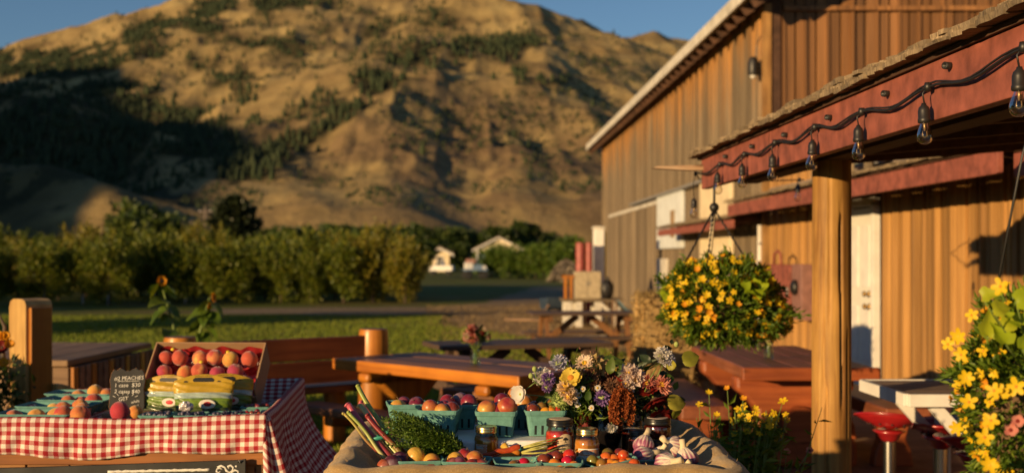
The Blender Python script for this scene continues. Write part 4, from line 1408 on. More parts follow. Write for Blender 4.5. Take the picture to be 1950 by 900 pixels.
def bale(loc, rz, d, lab, seed):
    o = thing('straw_bale', lab, 'straw bale', loc, rz)
    rng_ = np.random.default_rng(seed)
    m = MB()
    n_ = 12
    for ax in range(3):
        for s in (-1, 1):
            def fn(u, v, ax=ax, s=s):
                p = [0, 0, 0]
                p[ax] = s * .5; p[(ax + 1) % 3] = (u - .5) * s; p[(ax + 2) % 3] = v - .5
                q = Vector(p)
                r = q.length
                q = q * (1 - .06 * max(0, r - .6) * 2)
                q = Vector((q.x * d[0], q.y * d[1], q.z * d[2] + d[2] / 2))
                q.x += .02 * math.sin(q.z * 23 + seed) * math.sin(q.y * 11); q.y += .02 * math.sin(q.z * 17 + q.x * 13 + seed)
                return q
            m.grid(fn, n_, n_)
    m.build('packed_straw', straw_c, o, True, world=False)
    k = 6000
    P_ = rng_.uniform(-.5, .5, (k, 3))
    axx = rng_.integers(0, 3, k)
    P_[np.arange(k), axx] = np.sign(rng_.uniform(-1, 1, k)) * .5
    D_ = P_.copy() * .5
    P_ = P_ * np.array(d)[None] * .985
    P_[:, 2] += d[2] / 2
    P_[:, 2] = np.maximum(P_[:, 2], 0.02)
    V_, T_ = leaf_cards(P_, .07, rng_, up=0, aspect=.05, dirs=D_)
    link_mesh('stalks', np_mesh('stalks', V_, T_, straw_p), o)['kind'] = 'stuff'
    for s in (-1, 1):
        a, h = d[0] / 2 + .008, d[2]
        x = s * d[1] * .22
        MB().tube([(-a, x, .02), (-a, x, h), (a, x, h), (a, x, .02)], .006, 6).build('twine', twine, o, True, world=False)
    return o


bale((1.80, 11.6, 0), R(8), (.44, .5, 1.12), 'upright straw bale at the left of the pair beside the hanging flowers', 1)
bale((2.28, 11.9, 0), R(-10), (.46, .5, 1.08), 'upright straw bale right behind the hanging flower basket', 2)
bale((2.0, 12.6, 0), R(30), (.9, .46, .40), 'flat straw bale lying behind the two upright bales', 3)

# ---- clutter at the barn end
Yc = 26.0
dk = thing('work_platform', 'grey plank work platform on white legs at the end of the barn', 'platform', (2.5, Yc, 0))
for k in range(5):
    MB().box((0, -.4 + k * .2, .575), (1.3, .19, .05)).build('deck_plank', shake_m, dk, world=False)
for x in (-.52, -.3, .1, .5):
    for y in (-.4, .4):
        MB().box((x, y, .275), (.14, .12, .55)).build('leg', old_white, dk, world=False, bevel=.01)
MB().bar((.15, -.5, .5), (.62, -.52, .08), .05, .07).build('brace', old_white, dk, world=False)
cb = thing('cabinet', 'beige two-door metal cabinet standing on the work platform', 'cabinet', (at(1117, 560, Yc).x, Yc - .12, .6))
beige = plain('beige_enamel', (.40, .33, .22), .5)
MB().box((0, 0, .29), (.56, .4, .58)).build('case', beige, cb, world=False, bevel=.01)
for s in (-1, 1):
    d_ = MB().box((s * .139, -.21, .29), (.268, .02, .55)).build('cabinet_door', beige, cb, world=False, bevel=.005)
    MB().box((s * .03, -.23, .32), (.012, .02, .09)).build('handle', grey_metal, d_, world=False)
rust_red = plain('red_drum_paint', (.30, .07, .06), .5, var=.2)
for px, r_, lab in ((1105, .1, 'tall red drum, the wider of the two behind the beige cabinet'), (1122, .08, 'slimmer red drum next to the white column')):
    p = at(px, 520, 26.9)
    o = thing('red_drum', lab, 'drum', (p.x, 26.9, 0))
    MB().lathe([(r_ * .9, 0), (r_, .02), (r_, 1.78), (r_ * .9, 1.81)], 20).build('drum', rust_red, o, True, world=False, auto=40)
    for z in (.5, .95, 1.4, 1.78):
        MB().lathe([(r_ * .99, z - .02), (r_ * 1.06, z), (r_ * .99, z + .02)], 20, close=False).build('hoop', rust_red, o, True, world=False)
p = at(1140, 520, 27.4)
o = thing('white_column', 'tall square white column beside the barn corner', 'column', (p.x, 27.4, 0))
MB().box((0, 0, 1.08), (.24, .24, 2.1)).build('shaft', white_m, o, world=False, bevel=.02)
MB().box((0, 0, 2.15), (.28, .28, .06)).build('cap', old_white, o, world=False, bevel=.01)
MB().box((.145, 0, 1.1), (.05, .1, 1.9)).build('yellow_strip', plain('yellow_strip', (.5, .33, .04), .5), o, world=False)
# black sack
p = at(1156, 545, 25.6)
o = thing('rubbish_sack', 'black plastic sack on the platform between the white column and the barn', 'sack', (p.x, 25.6, .6))
m = MB(); m.ball((0, 0, .2), .14, 16, 10, (1, .8, 1.45), lambda a, t: 1 + .1 * math.sin(a * 5 + t * 3) + .06 * math.sin(a * 9)); m.build('bag', black_m, o, True, world=False)
m = MB(); m.lathe([(.05, .36), (.02, .4), (.05, .46), (.03, .47)], 9); m.build('knot', black_m, o, True, world=False)
# thatched parasol
p = at(1082, 520, 28)
o = thing('thatched_parasol', 'grey thatched parasol behind the red drums', 'parasol', (p.x - .05, 28, 0))
MB().tube([(0, 0, 0), (0, 0, 1.45)], .03, 8).build('pole', oldwood, o, True, world=False)
rng = np.random.default_rng(3)
k = 1500
an = rng.uniform(0, 2 * PI, k); rr_ = rng.uniform(0, 1, k) ** .7
P = np.stack([rr_ * .34 * np.cos(an), rr_ * .34 * np.sin(an), 1.45 - .42 * rr_ ** 1.6], 1)
D = np.stack([np.cos(an), np.sin(an), -1.3 + 0 * an], 1)
V_, T_ = leaf_cards(P, .16, rng, up=0, aspect=.15, dirs=D * 2)
link_mesh('thatch', np_mesh('thatch', V_, T_, leafmat('grey_thatch', (.16, .13, .1), (.26, .22, .17), (.36, .3, .22), trans=.05)), o)['kind'] = 'stuff'
# rusty frame
p = at(1082, 560, 25.7)
o = thing('timber_trestle', 'rust-brown timber upright beside the beige cabinet', 'trestle', (p.x, 25.7, .6))
for x in (-.06, .06):
    MB().box((x, 0, .25), (.06, .08, .5)).build('upright', stain_z, o, world=False)
MB().box((0, 0, .47), (.26, .1, .06)).build('cap', stain_z, o, world=False)
# tarpaulin slung between the platform and the wall
o = thing('tarpaulin', 'blue-grey tarpaulin sagging between the platform and the barn wall', 'tarpaulin', (3.2, 24.5, 0))
m = MB()
def tarp(u, v):
    x = -.35 + u * .75
    sag = -.28 * math.sin(u * PI) - .06 * math.sin(v * PI)
    return (x, (v - .5) * .6, .62 + .1 * u + sag + .012 * math.sin(u * 20 + v * 9))
m.grid(tarp, 18, 10)
s_ = m.build('sheet', plain('tarp_blue', (.05, .085, .09), .5, var=.3), o, True, world=False)
s_.modifiers.new('Solid', 'SOLIDIFY').thickness = .004
m = MB(); m.tube([tarp(i / 18, 0) for i in range(19)], .012, 6); m.build('hem', plain('tarp_hem', (.12, .26, .36), .5), o, True, world=False)
for x, z in ((-.37, .60), (.42, .70)):
    MB().tube([(x, -.3, 0), (x, -.3, z)], .025, 8).build('stake', oldwood, o, True, world=False)
    MB().tube([(x, .3, 0), (x, .3, z)], .025, 8).build('stake', oldwood, o, True, world=False)
# wheelbarrow-like dark heap left of the platform
p = at(1052, 575, 27)
o = thing('wheelbarrow', 'dark wheelbarrow tipped beside the work platform', 'wheelbarrow', (p.x, 27, 0), R(100))
m = MB(); m.prism([(-.3, .32), (.28, .32), (.4, .55), (-.42, .6)], -.22, .22, lambda a, b, c: (a, c, b)); m.build('tray', plain('dark_blue_metal', (.03, .05, .08), .5), o, world=False, bevel=.02)
m = MB(); m.lathe([(.1, -.04), (.17, -.04), (.18, 0), (.17, .04), (.1, .04)], 16, (.48, 0, .18), Matrix.Rotation(R(90), 3, 'X')); m.build('wheel', tyre, o, True, world=False)
for s in (-1, 1):
    MB().tube([(.48, s * .06, .18), (0, s * .18, .3), (-.7, s * .25, .45)], .018, 7).build('handle', oldwood, o, True, world=False)
    MB().tube([(-.2, s * .18, .32), (-.25, s * .2, 0)], .016, 7).build('leg', grey_metal, o, True, world=False)
# boards lying in the yard
for k, (x, y, L_, rz, mm, lab) in enumerate([(1.9, 21.5, 1.4, 20, old_white, 'pale board lying in the straw before the platform'), (1.1, 27.5, .9, -25, oldwood, 'short brown board lying left of the wheelbarrow'), (3.0, 20.4, 1.2, 55, old_white, 'whitish plank lying nearest the barn wall'), (3.4, 18.6, 2.0, 8, oldwood, 'long brown plank lying behind the straw bales')]):
    o = MB().box((0, 0, .05), (L_, .14, .05)).build('yard_board', mm, None, world=False, bevel=.006)
    o.location = (x, y, .01); o.rotation_euler = (0, 0, R(rz))
    tag(o, lab, 'board')
# ================================================================== FRUIT, BASKETS, JARS
def sphere_fruit(name, r, mat, crease=0.0, dim=0.08, sc=(1, 1, 1), stem=None, n=20, m=14):
    def fn(a, t):
        q = 1 - dim * math.exp(-((PI / 2 - t) / .28) ** 2)
        dd = abs((a + PI) % (2 * PI) - PI)
        q -= crease * math.exp(-(dd / .16) ** 2) * max(0, math.cos(t)) ** .5
        return q
    b = MB().ball((0, 0, 0), r, n, m, sc, fn)
    mats = [mat]
    if stem:
        b.tube([(0, 0, r * (1 - dim) * sc[2] - .002), (.001, .001, r * sc[2] + .006)], [.0016, .001], 5, mi=1)
        mats.append(stem)
    return b.mesh(name, mats, True)


stem_m = plain('dry_stem', (.16, .11, .05), .8)
peach_m = fruit('peach_skin', (0.62, 0.30, 0.06), (0.50, 0.09, 0.035), 11, .7, .36, .6, .25, sheen=.35)
peach_r = fruit('ripe_red_peach_skin', (0.62, 0.24, 0.08), (0.42, 0.035, 0.04), 14, .65, .32, .5, .25, sheen=.4)
plum_y = fruit('yellow_plum_skin', (0.58, 0.30, 0.05), (0.42, 0.09, 0.025), 16, .35, .42, .62, .45, bloom=.06)
plum_r = fruit('red_plum_skin', (0.16, 0.012, 0.018), (0.32, 0.03, 0.02), 16, .3, .4, .65, .5, bloom=.22)
plum_d = fruit('dark_plum_skin', (0.055, 0.012, 0.03), (0.12, 0.016, 0.03), 16, .4, .4, .65, .45, bloom=.4)
tom_o = fruit('orange_tomato_skin', (0.62, 0.16, 0.012), (0.66, 0.24, 0.02), 14, .18, .4, .6, .5, coat=.4)
tom_r = fruit('red_orange_tomato_skin', (0.58, 0.075, 0.012), (0.60, 0.13, 0.015), 14, .18, .4, .6, .5, coat=.4)
tom_g = fruit('olive_tomato_skin', (0.17, 0.13, 0.018), (0.34, 0.19, 0.025), 16, .2, .4, .6, .5, coat=.4)
tom_d = fruit('dark_tomato_skin', (0.13, 0.03, 0.012), (0.24, 0.065, 0.015), 16, .2, .4, .6, .5, coat=.4)

peach_me = sphere_fruit('peach', .037, peach_m, .07, .14, (1, 1, .94))
peachr_me = sphere_fruit('peach', .036, peach_r, .09, .14, (1, 1, .95))
plumy_me = sphere_fruit('plum', .026, plum_y, .05, .1, (1, 1, .96))
plumr_me = sphere_fruit('plum', .025, plum_r, .05, .1, (1, 1, .96), stem_m)
plumd_me = sphere_fruit('plum', .025, plum_d, .05, .1, (1, 1, 1.05))
tomo_me = sphere_fruit('tomato', .0155, tom_o, 0, .05, n=16, m=10)
tomr_me = sphere_fruit('tomato', .0165, tom_r, 0, .05, n=16, m=10)
tomg_me = sphere_fruit('tomato', .016, tom_g, 0, .05, (1, 1, 1.15), n=16, m=10)
tomd_me = sphere_fruit('tomato', .0175, tom_d, 0, .06, n=16, m=10)
cherry_me = sphere_fruit('cherry', .011, plum_r, .04, .08, n=12, m=8)
blue_m = fruit('blueberry_skin', (.02, .025, .06), (.06, .07, .12), 30, .5, bloom=.5)
blueb_me = sphere_fruit('blueberry', .008, blue_m, 0, .1, n=10, m=7)

COLW = {plumy_me.name: 'yellow-red', plumr_me.name: 'red', plumd_me.name: 'dark purple', tomo_me.name: 'orange', tomr_me.name: 'red-orange', tomg_me.name: 'olive-green', tomd_me.name: 'dark brown'}
RF = random.Random(77)


def place(me, loc, label, cat, group=None, s=1.0, name=None):
    o = link_mesh(name or me.name.split('.')[0], me, None, loc, (RF.uniform(-.9, .9), RF.uniform(-.9, .9), RF.uniform(0, 6.28)), s * RF.uniform(.93, 1.07))
    return tag(o, label, cat, group)


pulp = plain('teal_pulp_board', (0.13, 0.30, 0.265), 0.9, var=.10, scale=60, bs=.5, bd=.002, spec=.15)


def basket_mesh(w=.125, d=.125, h=.08, taper=.80, th=.004):
    """moulded pulp berry basket: rolled rim, flaring sides with slots cut near the bottom."""
    m = MB()
    def ring(f, off, z):
        a, b = w / 2 * f + off, d / 2 * f + off
        r_ = min(a, b) * .22
        out = []
        for (cx, cy, a0) in ((a - r_, b - r_, 0), (-a + r_, b - r_, PI / 2), (-a + r_, -b + r_, PI), (a - r_, -b + r_, 3 * PI / 2)):
            for i in range(4):
                t = a0 + i * PI / 6
                out.append((cx + r_ * math.cos(t), cy + r_ * math.sin(t), z))
        return out
    rings = [ring(taper, 0, 0), ring(taper + (1 - taper) * .80, 0, h * .80), ring(taper + (1 - taper) * .80, .0035, h * .82), ring(1, .0035, h - .003), ring(1, .001, h), ring(1, -.003, h - .002), ring(taper, -th, th)]
    vs = [p for r_ in rings for p in r_]
    n = 16
    fs = [tuple(range(n))[::-1]]
    for k in range(len(rings) - 1):
        for j in range(n):
            fs.append((k * n + j, k * n + (j + 1) % n, (k + 1) * n + (j + 1) % n, (k + 1) * n + j))
    fs.append(tuple((len(rings) - 1) * n + j for j in range(n)))
    m.add(vs, fs)
    return m.mesh('basket_body', pulp)


def slot_mesh(w=.125, d=.125, h=.08, taper=.80):
    m = MB()
    for side in range(4):
        Mz = Matrix.Rotation(side * PI / 2, 3, 'Z')
        half = (d if side % 2 == 0 else w) / 2
        wid = (w if side % 2 == 0 else d)
        for k in (-1.5, -.5, .5, 1.5):
            x = k * wid * .17
            for (z0, z1) in ((h * .06, h * .42),):
                y0 = half * (taper + (1 - taper) * z0 / h) + .0006
                y1 = half * (taper + (1 - taper) * z1 / h) + .0006
                vs = [Mz @ Vector((x - .0035, -y0, z0)), Mz @ Vector((x + .0035, -y0, z0)), Mz @ Vector((x + .0035, -y1, z1)), Mz @ Vector((x - .0035, -y1, z1)),
                      Mz @ Vector((x - .0035, -y0 + .006, z0)), Mz @ Vector((x + .0035, -y0 + .006, z0)), Mz @ Vector((x + .0035, -y1 + .006, z1)), Mz @ Vector((x - .0035, -y1 + .006, z1))]
                m.add(vs, [(0, 1, 2, 3), (4, 7, 6, 5), (0, 4, 5, 1), (1, 5, 6, 2), (2, 6, 7, 3), (3, 7, 4, 0)])
    return m.mesh('slots', plain('slot_shadow', (.012, .02, .02), .9) if 'slot_shadow' not in bpy.data.materials else bpy.data.materials['slot_shadow'])


BASK = {}


def basket(loc, rz, label, size=(.125, .125, .08), tilt=(0, 0), group=None):
    if size not in BASK:
        BASK[size] = (basket_mesh(*size), slot_mesh(*size))
    o = thing('pulp_basket', label, 'basket', loc, (tilt[0], tilt[1], rz), group)
    link_mesh('body', BASK[size][0], o)
    link_mesh('slots', BASK[size][1], o)
    return o


def fill(o, mes, pts, label, cat, group, s=1.0):
    M = wmat(o)
    for k, (x, y, z) in enumerate(pts):
        me = mes[k % len(mes)]
        cw = COLW.get(me.name, '')
        place(me, M @ Vector((x, y, z)), (cw + ' ' + label).strip(), cat, (group + ', ' + cw) if cw else group, s)


def text_mesh(txt, size, mat, depth=.0006, shear=0.0):
    cu = bpy.data.curves.new('lettering', 'FONT')
    cu.body = txt
    cu.size = size
    cu.extrude = depth
    cu.shear = shear
    cu.align_x = 'CENTER'
    cu.align_y = 'CENTER'
    cu.resolution_u = 2
    ob = bpy.data.objects.new('lettering', cu)
    me = bpy.data.meshes.new_from_object(ob)
    bpy.data.objects.remove(ob)
    me.materials.clear()
    me.materials.append(mat)
    return me


# ================================================================== PEACH STAND
TX0, TX1, TY0, TY1, TZ = -1.83, -.80, 4.55, 5.55, .90


def gingham():
    m, t, b = new_mat('red_gingham')
    uv = nd(t, 'ShaderNodeTexCoord').outputs['UV']
    sp = nd(t, 'ShaderNodeSeparateXYZ', {0: uv})
    per = .0358
    def stripe(s):
        fr = math_n(t, 'FRACT', math_n(t, 'MULTIPLY', s, 1 / per))
        return math_n(t, 'GREATER_THAN', fr, 0.5)
    a, c = stripe(sp.outputs[0]), stripe(sp.outputs[1])
    s = math_n(t, 'ADD', a, c)
    col = ramp(t, math_n(t, 'MULTIPLY', s, 0.5), [(0.0, (.74, .69, .60)), (0.25, (.50, .22, .20)), (0.75, (.34, .022, .03))])
    col.node.color_ramp.interpolation = 'CONSTANT'
    w1 = nd(t, 'ShaderNodeTexNoise', {'Vector': nd(t, 'ShaderNodeMapping', {'Vector': uv, 'Scale': (900, 60, 1)}).outputs[0], 'Scale': 1.0, 'Detail': 2.0}).outputs[0]
    w2 = nd(t, 'ShaderNodeTexNoise', {'Vector': nd(t, 'ShaderNodeMapping', {'Vector': uv, 'Scale': (60, 900, 1)}).outputs[0], 'Scale': 1.0, 'Detail': 2.0}).outputs[0]
    w = math_n(t, 'MULTIPLY', math_n(t, 'ADD', w1, w2), .5)
    col = mixc(t, .5, col, ramp(t, w, [(.35, (.72, .7, .68)), (.65, (1.1, 1.1, 1.1))]), 'MULTIPLY')
    t.links.new(col, b.inputs['Base Color'])
    b.inputs['Roughness'].default_value = .95
    b.inputs['Specular IOR Level'].default_value = .1
    bump(t, b, w, .3, .001)
    return m


ging = gingham()
stand = thing('peach_stand', 'rough slatted crate stand under the red gingham cloth', 'stand', ((TX0 + TX1) / 2, (TY0 + TY1) / 2, 0))
crate_w = wood('crate_slat_wood', (0.20, 0.085, 0.03), (0.50, 0.25, 0.085), 'X', 0.8, .7, var=.3, bs=.4)
crate_d = wood('crate_beam_wood', (0.20, 0.07, 0.022), (0.42, 0.17, 0.05), 'X', 0.8, .7, var=.1, bs=.4)
rnd = random.Random(13)
# front: a rail under the cloth, then rows of short slats, corner posts
MB().box(((TX0 + TX1) / 2, TY0 + .02, .738), (TX1 - TX0 + .02, .03, .045)).build('front_rail', crate_d, stand, bevel=.003)
for row in range(5):
    z = .692 - row * .052
    x = TX0
    while x < TX1 - .03:
        w = min(rnd.uniform(.11, .19), TX1 - x)
        MB().box((x + w / 2, TY0 + .03 + rnd.uniform(-.004, .004), z), (w - .008, .022, .044)).build('slat', crate_w, stand, bevel=.002)
        x += w
for x in (TX0 + .02, TX1 - .03):
    for y in (TY0 + .05, TY1 - .05):
        MB().box((x, y, .36), (.07, .05, .72)).build('post', crate_d, stand, bevel=.004)
for k in range(5):
    MB().box((TX1 - .02, (TY0 + TY1) / 2, .66 - k * .1), (.022, .86, .08)).build('side_slat', crate_w, stand, bevel=.003)
MB().box(((TX0 + TX1) / 2, (TY0 + TY1) / 2, .83), (TX1 - TX0 - .06, TY1 - TY0 - .06, .02)).build('tray_floor', crate_d, stand)
for y in (TY0 + .02, TY1 - .02):
    MB().box(((TX0 + TX1) / 2, y, .80), (TX1 - TX0 - .02, .02, .14)).build('tray_side', crate_d, stand)
for x in (TX0 + .01, TX1 - .01):
    MB().box((x, (TY0 + TY1) / 2, .80), (.02, TY1 - TY0 - .06, .14)).build('tray_side', crate_d, stand)

# the cloth: floor of the tray, up over the rim, and down outside
cl = MB()
FZ = .846


def rimz(x, y):
    return TZ + .006 * math.sin(x * 7 + 1) + .012 * (x - TX0) / (TX1 - TX0) - .012 + .05 * max(0, (y - TY0 - .25)) * (x > -1.2)


def front(u, v):
    # u along x (0..1), v from tray floor (0) over the rim (0.35) to the front hem (1)
    x = TX0 - .02 + u * (TX1 - TX0 + .035)
    zr = rimz(x, TY0)
    hem = .756 - .012 * math.sin(u * 5.1) + .008 * math.sin(u * 13)
    if v < .3:
        f = v / .3
        return (x, TY0 + .07 - .05 * f, FZ + (zr - FZ - .012) * f)
    if v < .45:
        a = (v - .3) / .15 * PI
        return (x, TY0 + .005 + .015 * math.cos(a), zr - .012 + .012 * math.sin(a))
    f = (v - .45) / .55
    wv = (.007 * math.sin(u * 24) + .005 * math.sin(u * 41 + 2) + .0035 * math.sin(u * 97 + 3 * f)) * f + .0025 * math.sin(u * 63 + f * 9) + (.006 if f > .93 else 0)
    return (x, TY0 - .012 + wv - .01 * f, zr - .012 + (hem - zr + .012) * f)


def vlen(v):
    return v / .3 * .11 if v < .3 else (.11 + (v - .3) / .15 * .045 if v < .45 else .155 + (v - .45) / .55 * .14)


cl.grid(front, 90, 30, uv=lambda u, v: (u * (TX1 - TX0 + .035), vlen(v)))


def side(u, v, x0, sgn, drop):
    y = TY0 + .0 + u * (TY1 - TY0)
    zr = rimz(x0, y)
    if v < .3:
        f = v / .3
        return (x0 - sgn * (.07 - .05 * f), y, FZ + (zr - FZ - .012) * f)
    if v < .45:
        a = (v - .3) / .15 * PI
        return (x0 - sgn * (.005 + .015 * math.cos(a)), y, zr - .012 + .012 * math.sin(a))
    f = (v - .45) / .55
    wv = (.018 * math.sin(u * 17) + .012 * math.sin(u * 29 + 1)) * f
    return (x0 + sgn * (.012 + wv + .16 * f * f * (sgn > 0)), y - .05 * f * math.sin(u * 3), zr - .012 - drop * f * (1 - .25 * u))


def vl2(drop):
    return lambda v: v / .3 * .11 if v < .3 else (.11 + (v - .3) / .15 * .045 if v < .45 else .155 + (v - .45) / .55 * drop)


cl.grid(lambda u, v: side(u, v, TX1 + .005, 1, .42), 50, 36, uv=lambda u, v: (u * 1.0, vl2(.45)(v)))
cl.grid(lambda u, v: side(u, v, TX0 - .005, -1, .3), 40, 26, uv=lambda u, v: (u * 1.0, vl2(.3)(v)))


def back(u, v):
    x = TX0 + u * (TX1 - TX0)
    zr = rimz(x, TY1)
    if v < .5:
        f = v / .5
        return (x, TY1 - .07 + .05 * f, FZ + (zr - FZ - .012) * f)
    if v < .7:
        a = (v - .5) / .2 * PI
        return (x, TY1 - .005 - .015 * math.cos(a), zr - .012 + .012 * math.sin(a))
    f = (v - .7) / .3
    return (x, TY1 + .012 + .01 * math.sin(u * 30) * f, zr - .012 - .2 * f)


cl.grid(back, 60, 20, uv=lambda u, v: (u * 1.03, v * .35))
cl.grid(lambda u, v: (TX0 + .05 + u * (TX1 - TX0 - .1), TY0 + .06 + v * (TY1 - TY0 - .12), FZ + .003 + .002 * math.sin(u * 30) * math.sin(v * 23)), 30, 30, uv=lambda u, v: (u * .93, v * .88))


# hanging corner fold at the front right
def corner(u, v):
    a = -PI / 2 + u * PI / 2 * 1.0
    r_ = .02 + .05 * v + .014 * math.sin(u * 11) * v
    zt = rimz(TX1, TY0) - .01
    return (TX1 + .0 + r_ * math.cos(a) * 1.3 + .012 * v, TY0 + .01 + r_ * math.sin(a) * .9, zt - v * (.21 + .07 * math.sin(u * PI)))


cl.grid(corner, 16, 20, uv=lambda u, v: (u * .14, .15 + v * .24))
co = cl.build('gingham_cloth', ging, None, True)
co.modifiers.new('Solid', 'SOLIDIFY').thickness = .0015
tag(co, 'red and white gingham cloth draped over the peach stand', 'tablecloth')

# chalkboard sign along the front of the stand, chalk line and scroll
chalk = plain('chalk_paint', (.72, .70, .64), .9, var=.12, scale=90, bs=0)
board_m = plain('chalkboard', (.030, .030, .029), .75, var=.25, scale=9, bs=.1)
sgn = thing('chalkboard_sign', 'long chalkboard sign fixed to the front of the peach stand', 'sign', (TX0, TY0 - .03, 0))
m = MB(); m.prism([(TX0 - .15, .40), (-.86, .40), (-.86, .742), (-.885, .738), (TX0 + .2, .712), (TX0 - .15, .704)], TY0 - .03, TY0 - .012, lambda a, b, c: (a, c, b))
m.build('board', board_m, sgn, bevel=.002)


def chalk_stroke(name, pts, w, parent, y=TY0 - .0305):
    m = MB(); m.tube([Vector((p[0], y, p[1])) for p in pts], [w * (1 + .25 * math.sin(i * 2.7)) for i in range(len(pts))], 6, flat=1.0)
    m.v = [(a, y + (b - y) * .12, c) for a, b, c in m.v]
    return m.build(name, chalk, parent, True)


def sgp(px, py):
    p = at(px, py, TY0 - .031)
    return (p.x, p.z)


chalk_stroke('chalk_line', [sgp(205 + i * 6.7, 897.5 - i * .14 + .4 * math.sin(i * 1.9)) for i in range(30)], .0055, sgn)
chalk_stroke('chalk_scroll', [sgp(424, 893), sgp(418, 890), sgp(413, 892), sgp(412, 897), sgp(416, 899), sgp(420, 897)], .003, sgn)
chalk_stroke('chalk_scroll', [sgp(414, 889), sgp(421, 886), sgp(428, 889), sgp(431, 895), sgp(436, 899), sgp(443, 896), sgp(444, 889), sgp(439, 885), sgp(434, 887), sgp(436, 891)], .004, sgn)
chalk_stroke('chalk_scroll', [sgp(440, 899), sgp(447, 894), sgp(453, 896), sgp(454, 901)], .0035, sgn)
chalk_stroke('chalk_dot', [sgp(448.5, 888), sgp(450, 886.5), sgp(450.5, 888)], .004, sgn)
MB().tube([at(452, 880, TY0 - .03), at(457, 876, TY0 - .04), at(459, 881, TY0 - .03)], .002, 6).build('wire_loop', steel, sgn, True)

# pulp baskets of peaches on the left of the tray
big = (.30, .17, .05)
for k, (px, py, Y, rz) in enumerate([(75, 792, 4.68, -3), (112, 778, 4.92, -5), (150, 766, 5.14, -6), (160, 752, 5.37, -3)]):
    p = at(px, py, Y)
    lab = ['front-most', 'second from the front', 'third from the front', 'rearmost'][k]
    o = basket((p.x, Y, FZ + .004), R(rz), f'wide teal pulp tray of peaches, {lab} on the left', big)
    pts = [[(-.10, 0, 0.019), (-.02, .02, 0.022), (.055, .03, 0.024), (.10, -.02, 0.024)], [(.02, 0, 0.026), (.08, .02, 0.034), (.11, -.03, 0.024), (-.03, .03, 0.014)], [(-.05, 0, 0.022), (.07, -.01, 0.032), (.0, .03, 0.016)], [(.05, 0, 0.049), (.10, .0, 0.026), (-.03, .02, 0.019)]][k]
    fill(o, [peach_me], pts, f'fuzzy orange peach in the {lab} pulp tray', 'peach', f'peaches in the {lab} tray')
for (px, py, Y, s, lab) in [(120, 787, 4.66, .98, 'large blushed peach resting on the front tray rim'), (153, 790, 4.62, 1.0, 'orange peach beside the end of the front tray'), (229, 783, 4.62, 1.06, 'single big peach before the small price board'), (258, 785, 4.75, .85, 'small peach right of the big one before the price board')]:
    p = at(px, py, Y)
    place(peach_me, (p.x, Y, max(p.z, FZ + .035)), lab, 'peach', s=s)

# small price board
pb = thing('price_board', 'small scalloped chalkboard price sign among the peaches', 'sign', (at(241, 740, 4.86).x, 4.86, FZ + .036), (R(-10), 0, R(4)))
sx, sz_ = .070, .172
outl = [(-.92, 0), (.92, 0), (1.0, .08), (.98, .3), (.93, .5), (1.0, .68), (.93, .86), (.80, .95), (.62, .93), (.45, .985), (.25, .95), (.1, .91), (0, .93), (-.1, .91), (-.25, .95), (-.45, .985), (-.62, .93), (-.80, .95), (-.93, .86), (-1.0, .68), (-.93, .5), (-.98, .3), (-1.0, .08)]
m = MB(); m.prism([(a * sx, b * sz_) for a, b in outl], -.004, .004, lambda a, b, c: (a, c, b))
m.build('board', board_m, pb, world=False, bevel=.001)
m = MB(); m.prism([(a * sx * 1.02, b * sz_ * 1.006) for a, b in outl], -.001, .006, lambda a, b, c: (a, c + .001, b)); m.build('wood_edge', stain_z, pb, world=False)
for (t_, x, z, s_, rz) in [('#2 PEACHES', .006, .128, .0215, 2), ('1 case  $30', 0, .1, .0225, 1), ('2 cases $40', 0, .0745, .0215, -1), ('GET', -.014, .045, .021, 6), ('while', .034, .034, .0155, 12), (':)', .044, .018, .015, -6)]:
    link_mesh('chalk_lettering', text_mesh(t_, s_, chalk, shear=.12), pb, (x, -.0052, z), (R(90), -R(rz), 0))
m = MB(); m.box((.004, -.0052, .1165), (.086, .001, .0017), (0, R(-1), 0)); m.build('underline', chalk, pb, world=False)
m = MB()
for k in range(6):
    a = R(150 - k * 24)
    m.bar((-.006 + .03 * math.cos(a) * 1.5, -.0052, .045 + .016 * math.sin(a)), (-.006 + .038 * math.cos(a) * 1.5, -.0052, .045 + .026 * math.sin(a)), .001, .0017)
m.build('chalk_rays', chalk, pb, world=False)
MB().box((0, .035, .05), (.02, .075, .004), (R(55), 0, 0)).build('rear_strut', stain_z, pb, world=False)

# cardboard carton of wrapped peaches, tilted towards the customer
card = plain('cardboard', (.36, .215, .11), .8, var=.06, scale=8, bs=.05)
redfilm = plain('red_wrap_sheet', (.34, .025, .03), .18, var=.15, scale=14, bs=.6, bd=.004, coat=.6)
CW, CH, CD = .47, .27, .13
ct = thing('peach_carton', 'open cardboard carton of red peaches tilted forward on the stand', 'carton', (at(393, 740, 5.18).x, 5.12, FZ + .003), (R(41), 0, R(-3)))
# local: x width, y up along the floor of the carton, z out of the opening
MB().box((0, CH / 2, .003), (CW, CH, .006)).build('bottom_panel', card, ct, world=False)
for s in (-1, 1):
    MB().box((s * (CW / 2 + .003), CH / 2, CD / 2), (.006, CH, CD)).build('side_panel', card, ct, world=False)
MB().box((0, CH + .003, CD / 2), (CW + .012, .006, CD)).build('rear_panel', card, ct, world=False)
MB().box((0, -.003, CD / 2 - .02), (CW + .012, .006, CD - .04)).build('front_panel', card, ct, world=False)
m = MB(); m.grid(lambda u, v: (-CW / 2 + .006 + u * (CW - .012), .006 + v * (CH - .012), .05 + .008 * math.sin(u * 40) * math.sin(v * 31)), 40, 30); m.build('red_wrap', redfilm, ct, True, world=False)
m = MB(); m.grid(lambda u, v: (-CW / 2 + .008 + u * (CW - .016), CH - .004 - .003 * math.sin(u * 50), .05 + v * (CD * .42 + .01 * math.sin(u * 23))), 40, 8); m.build('red_wrap_edge', redfilm, ct, True, world=False)
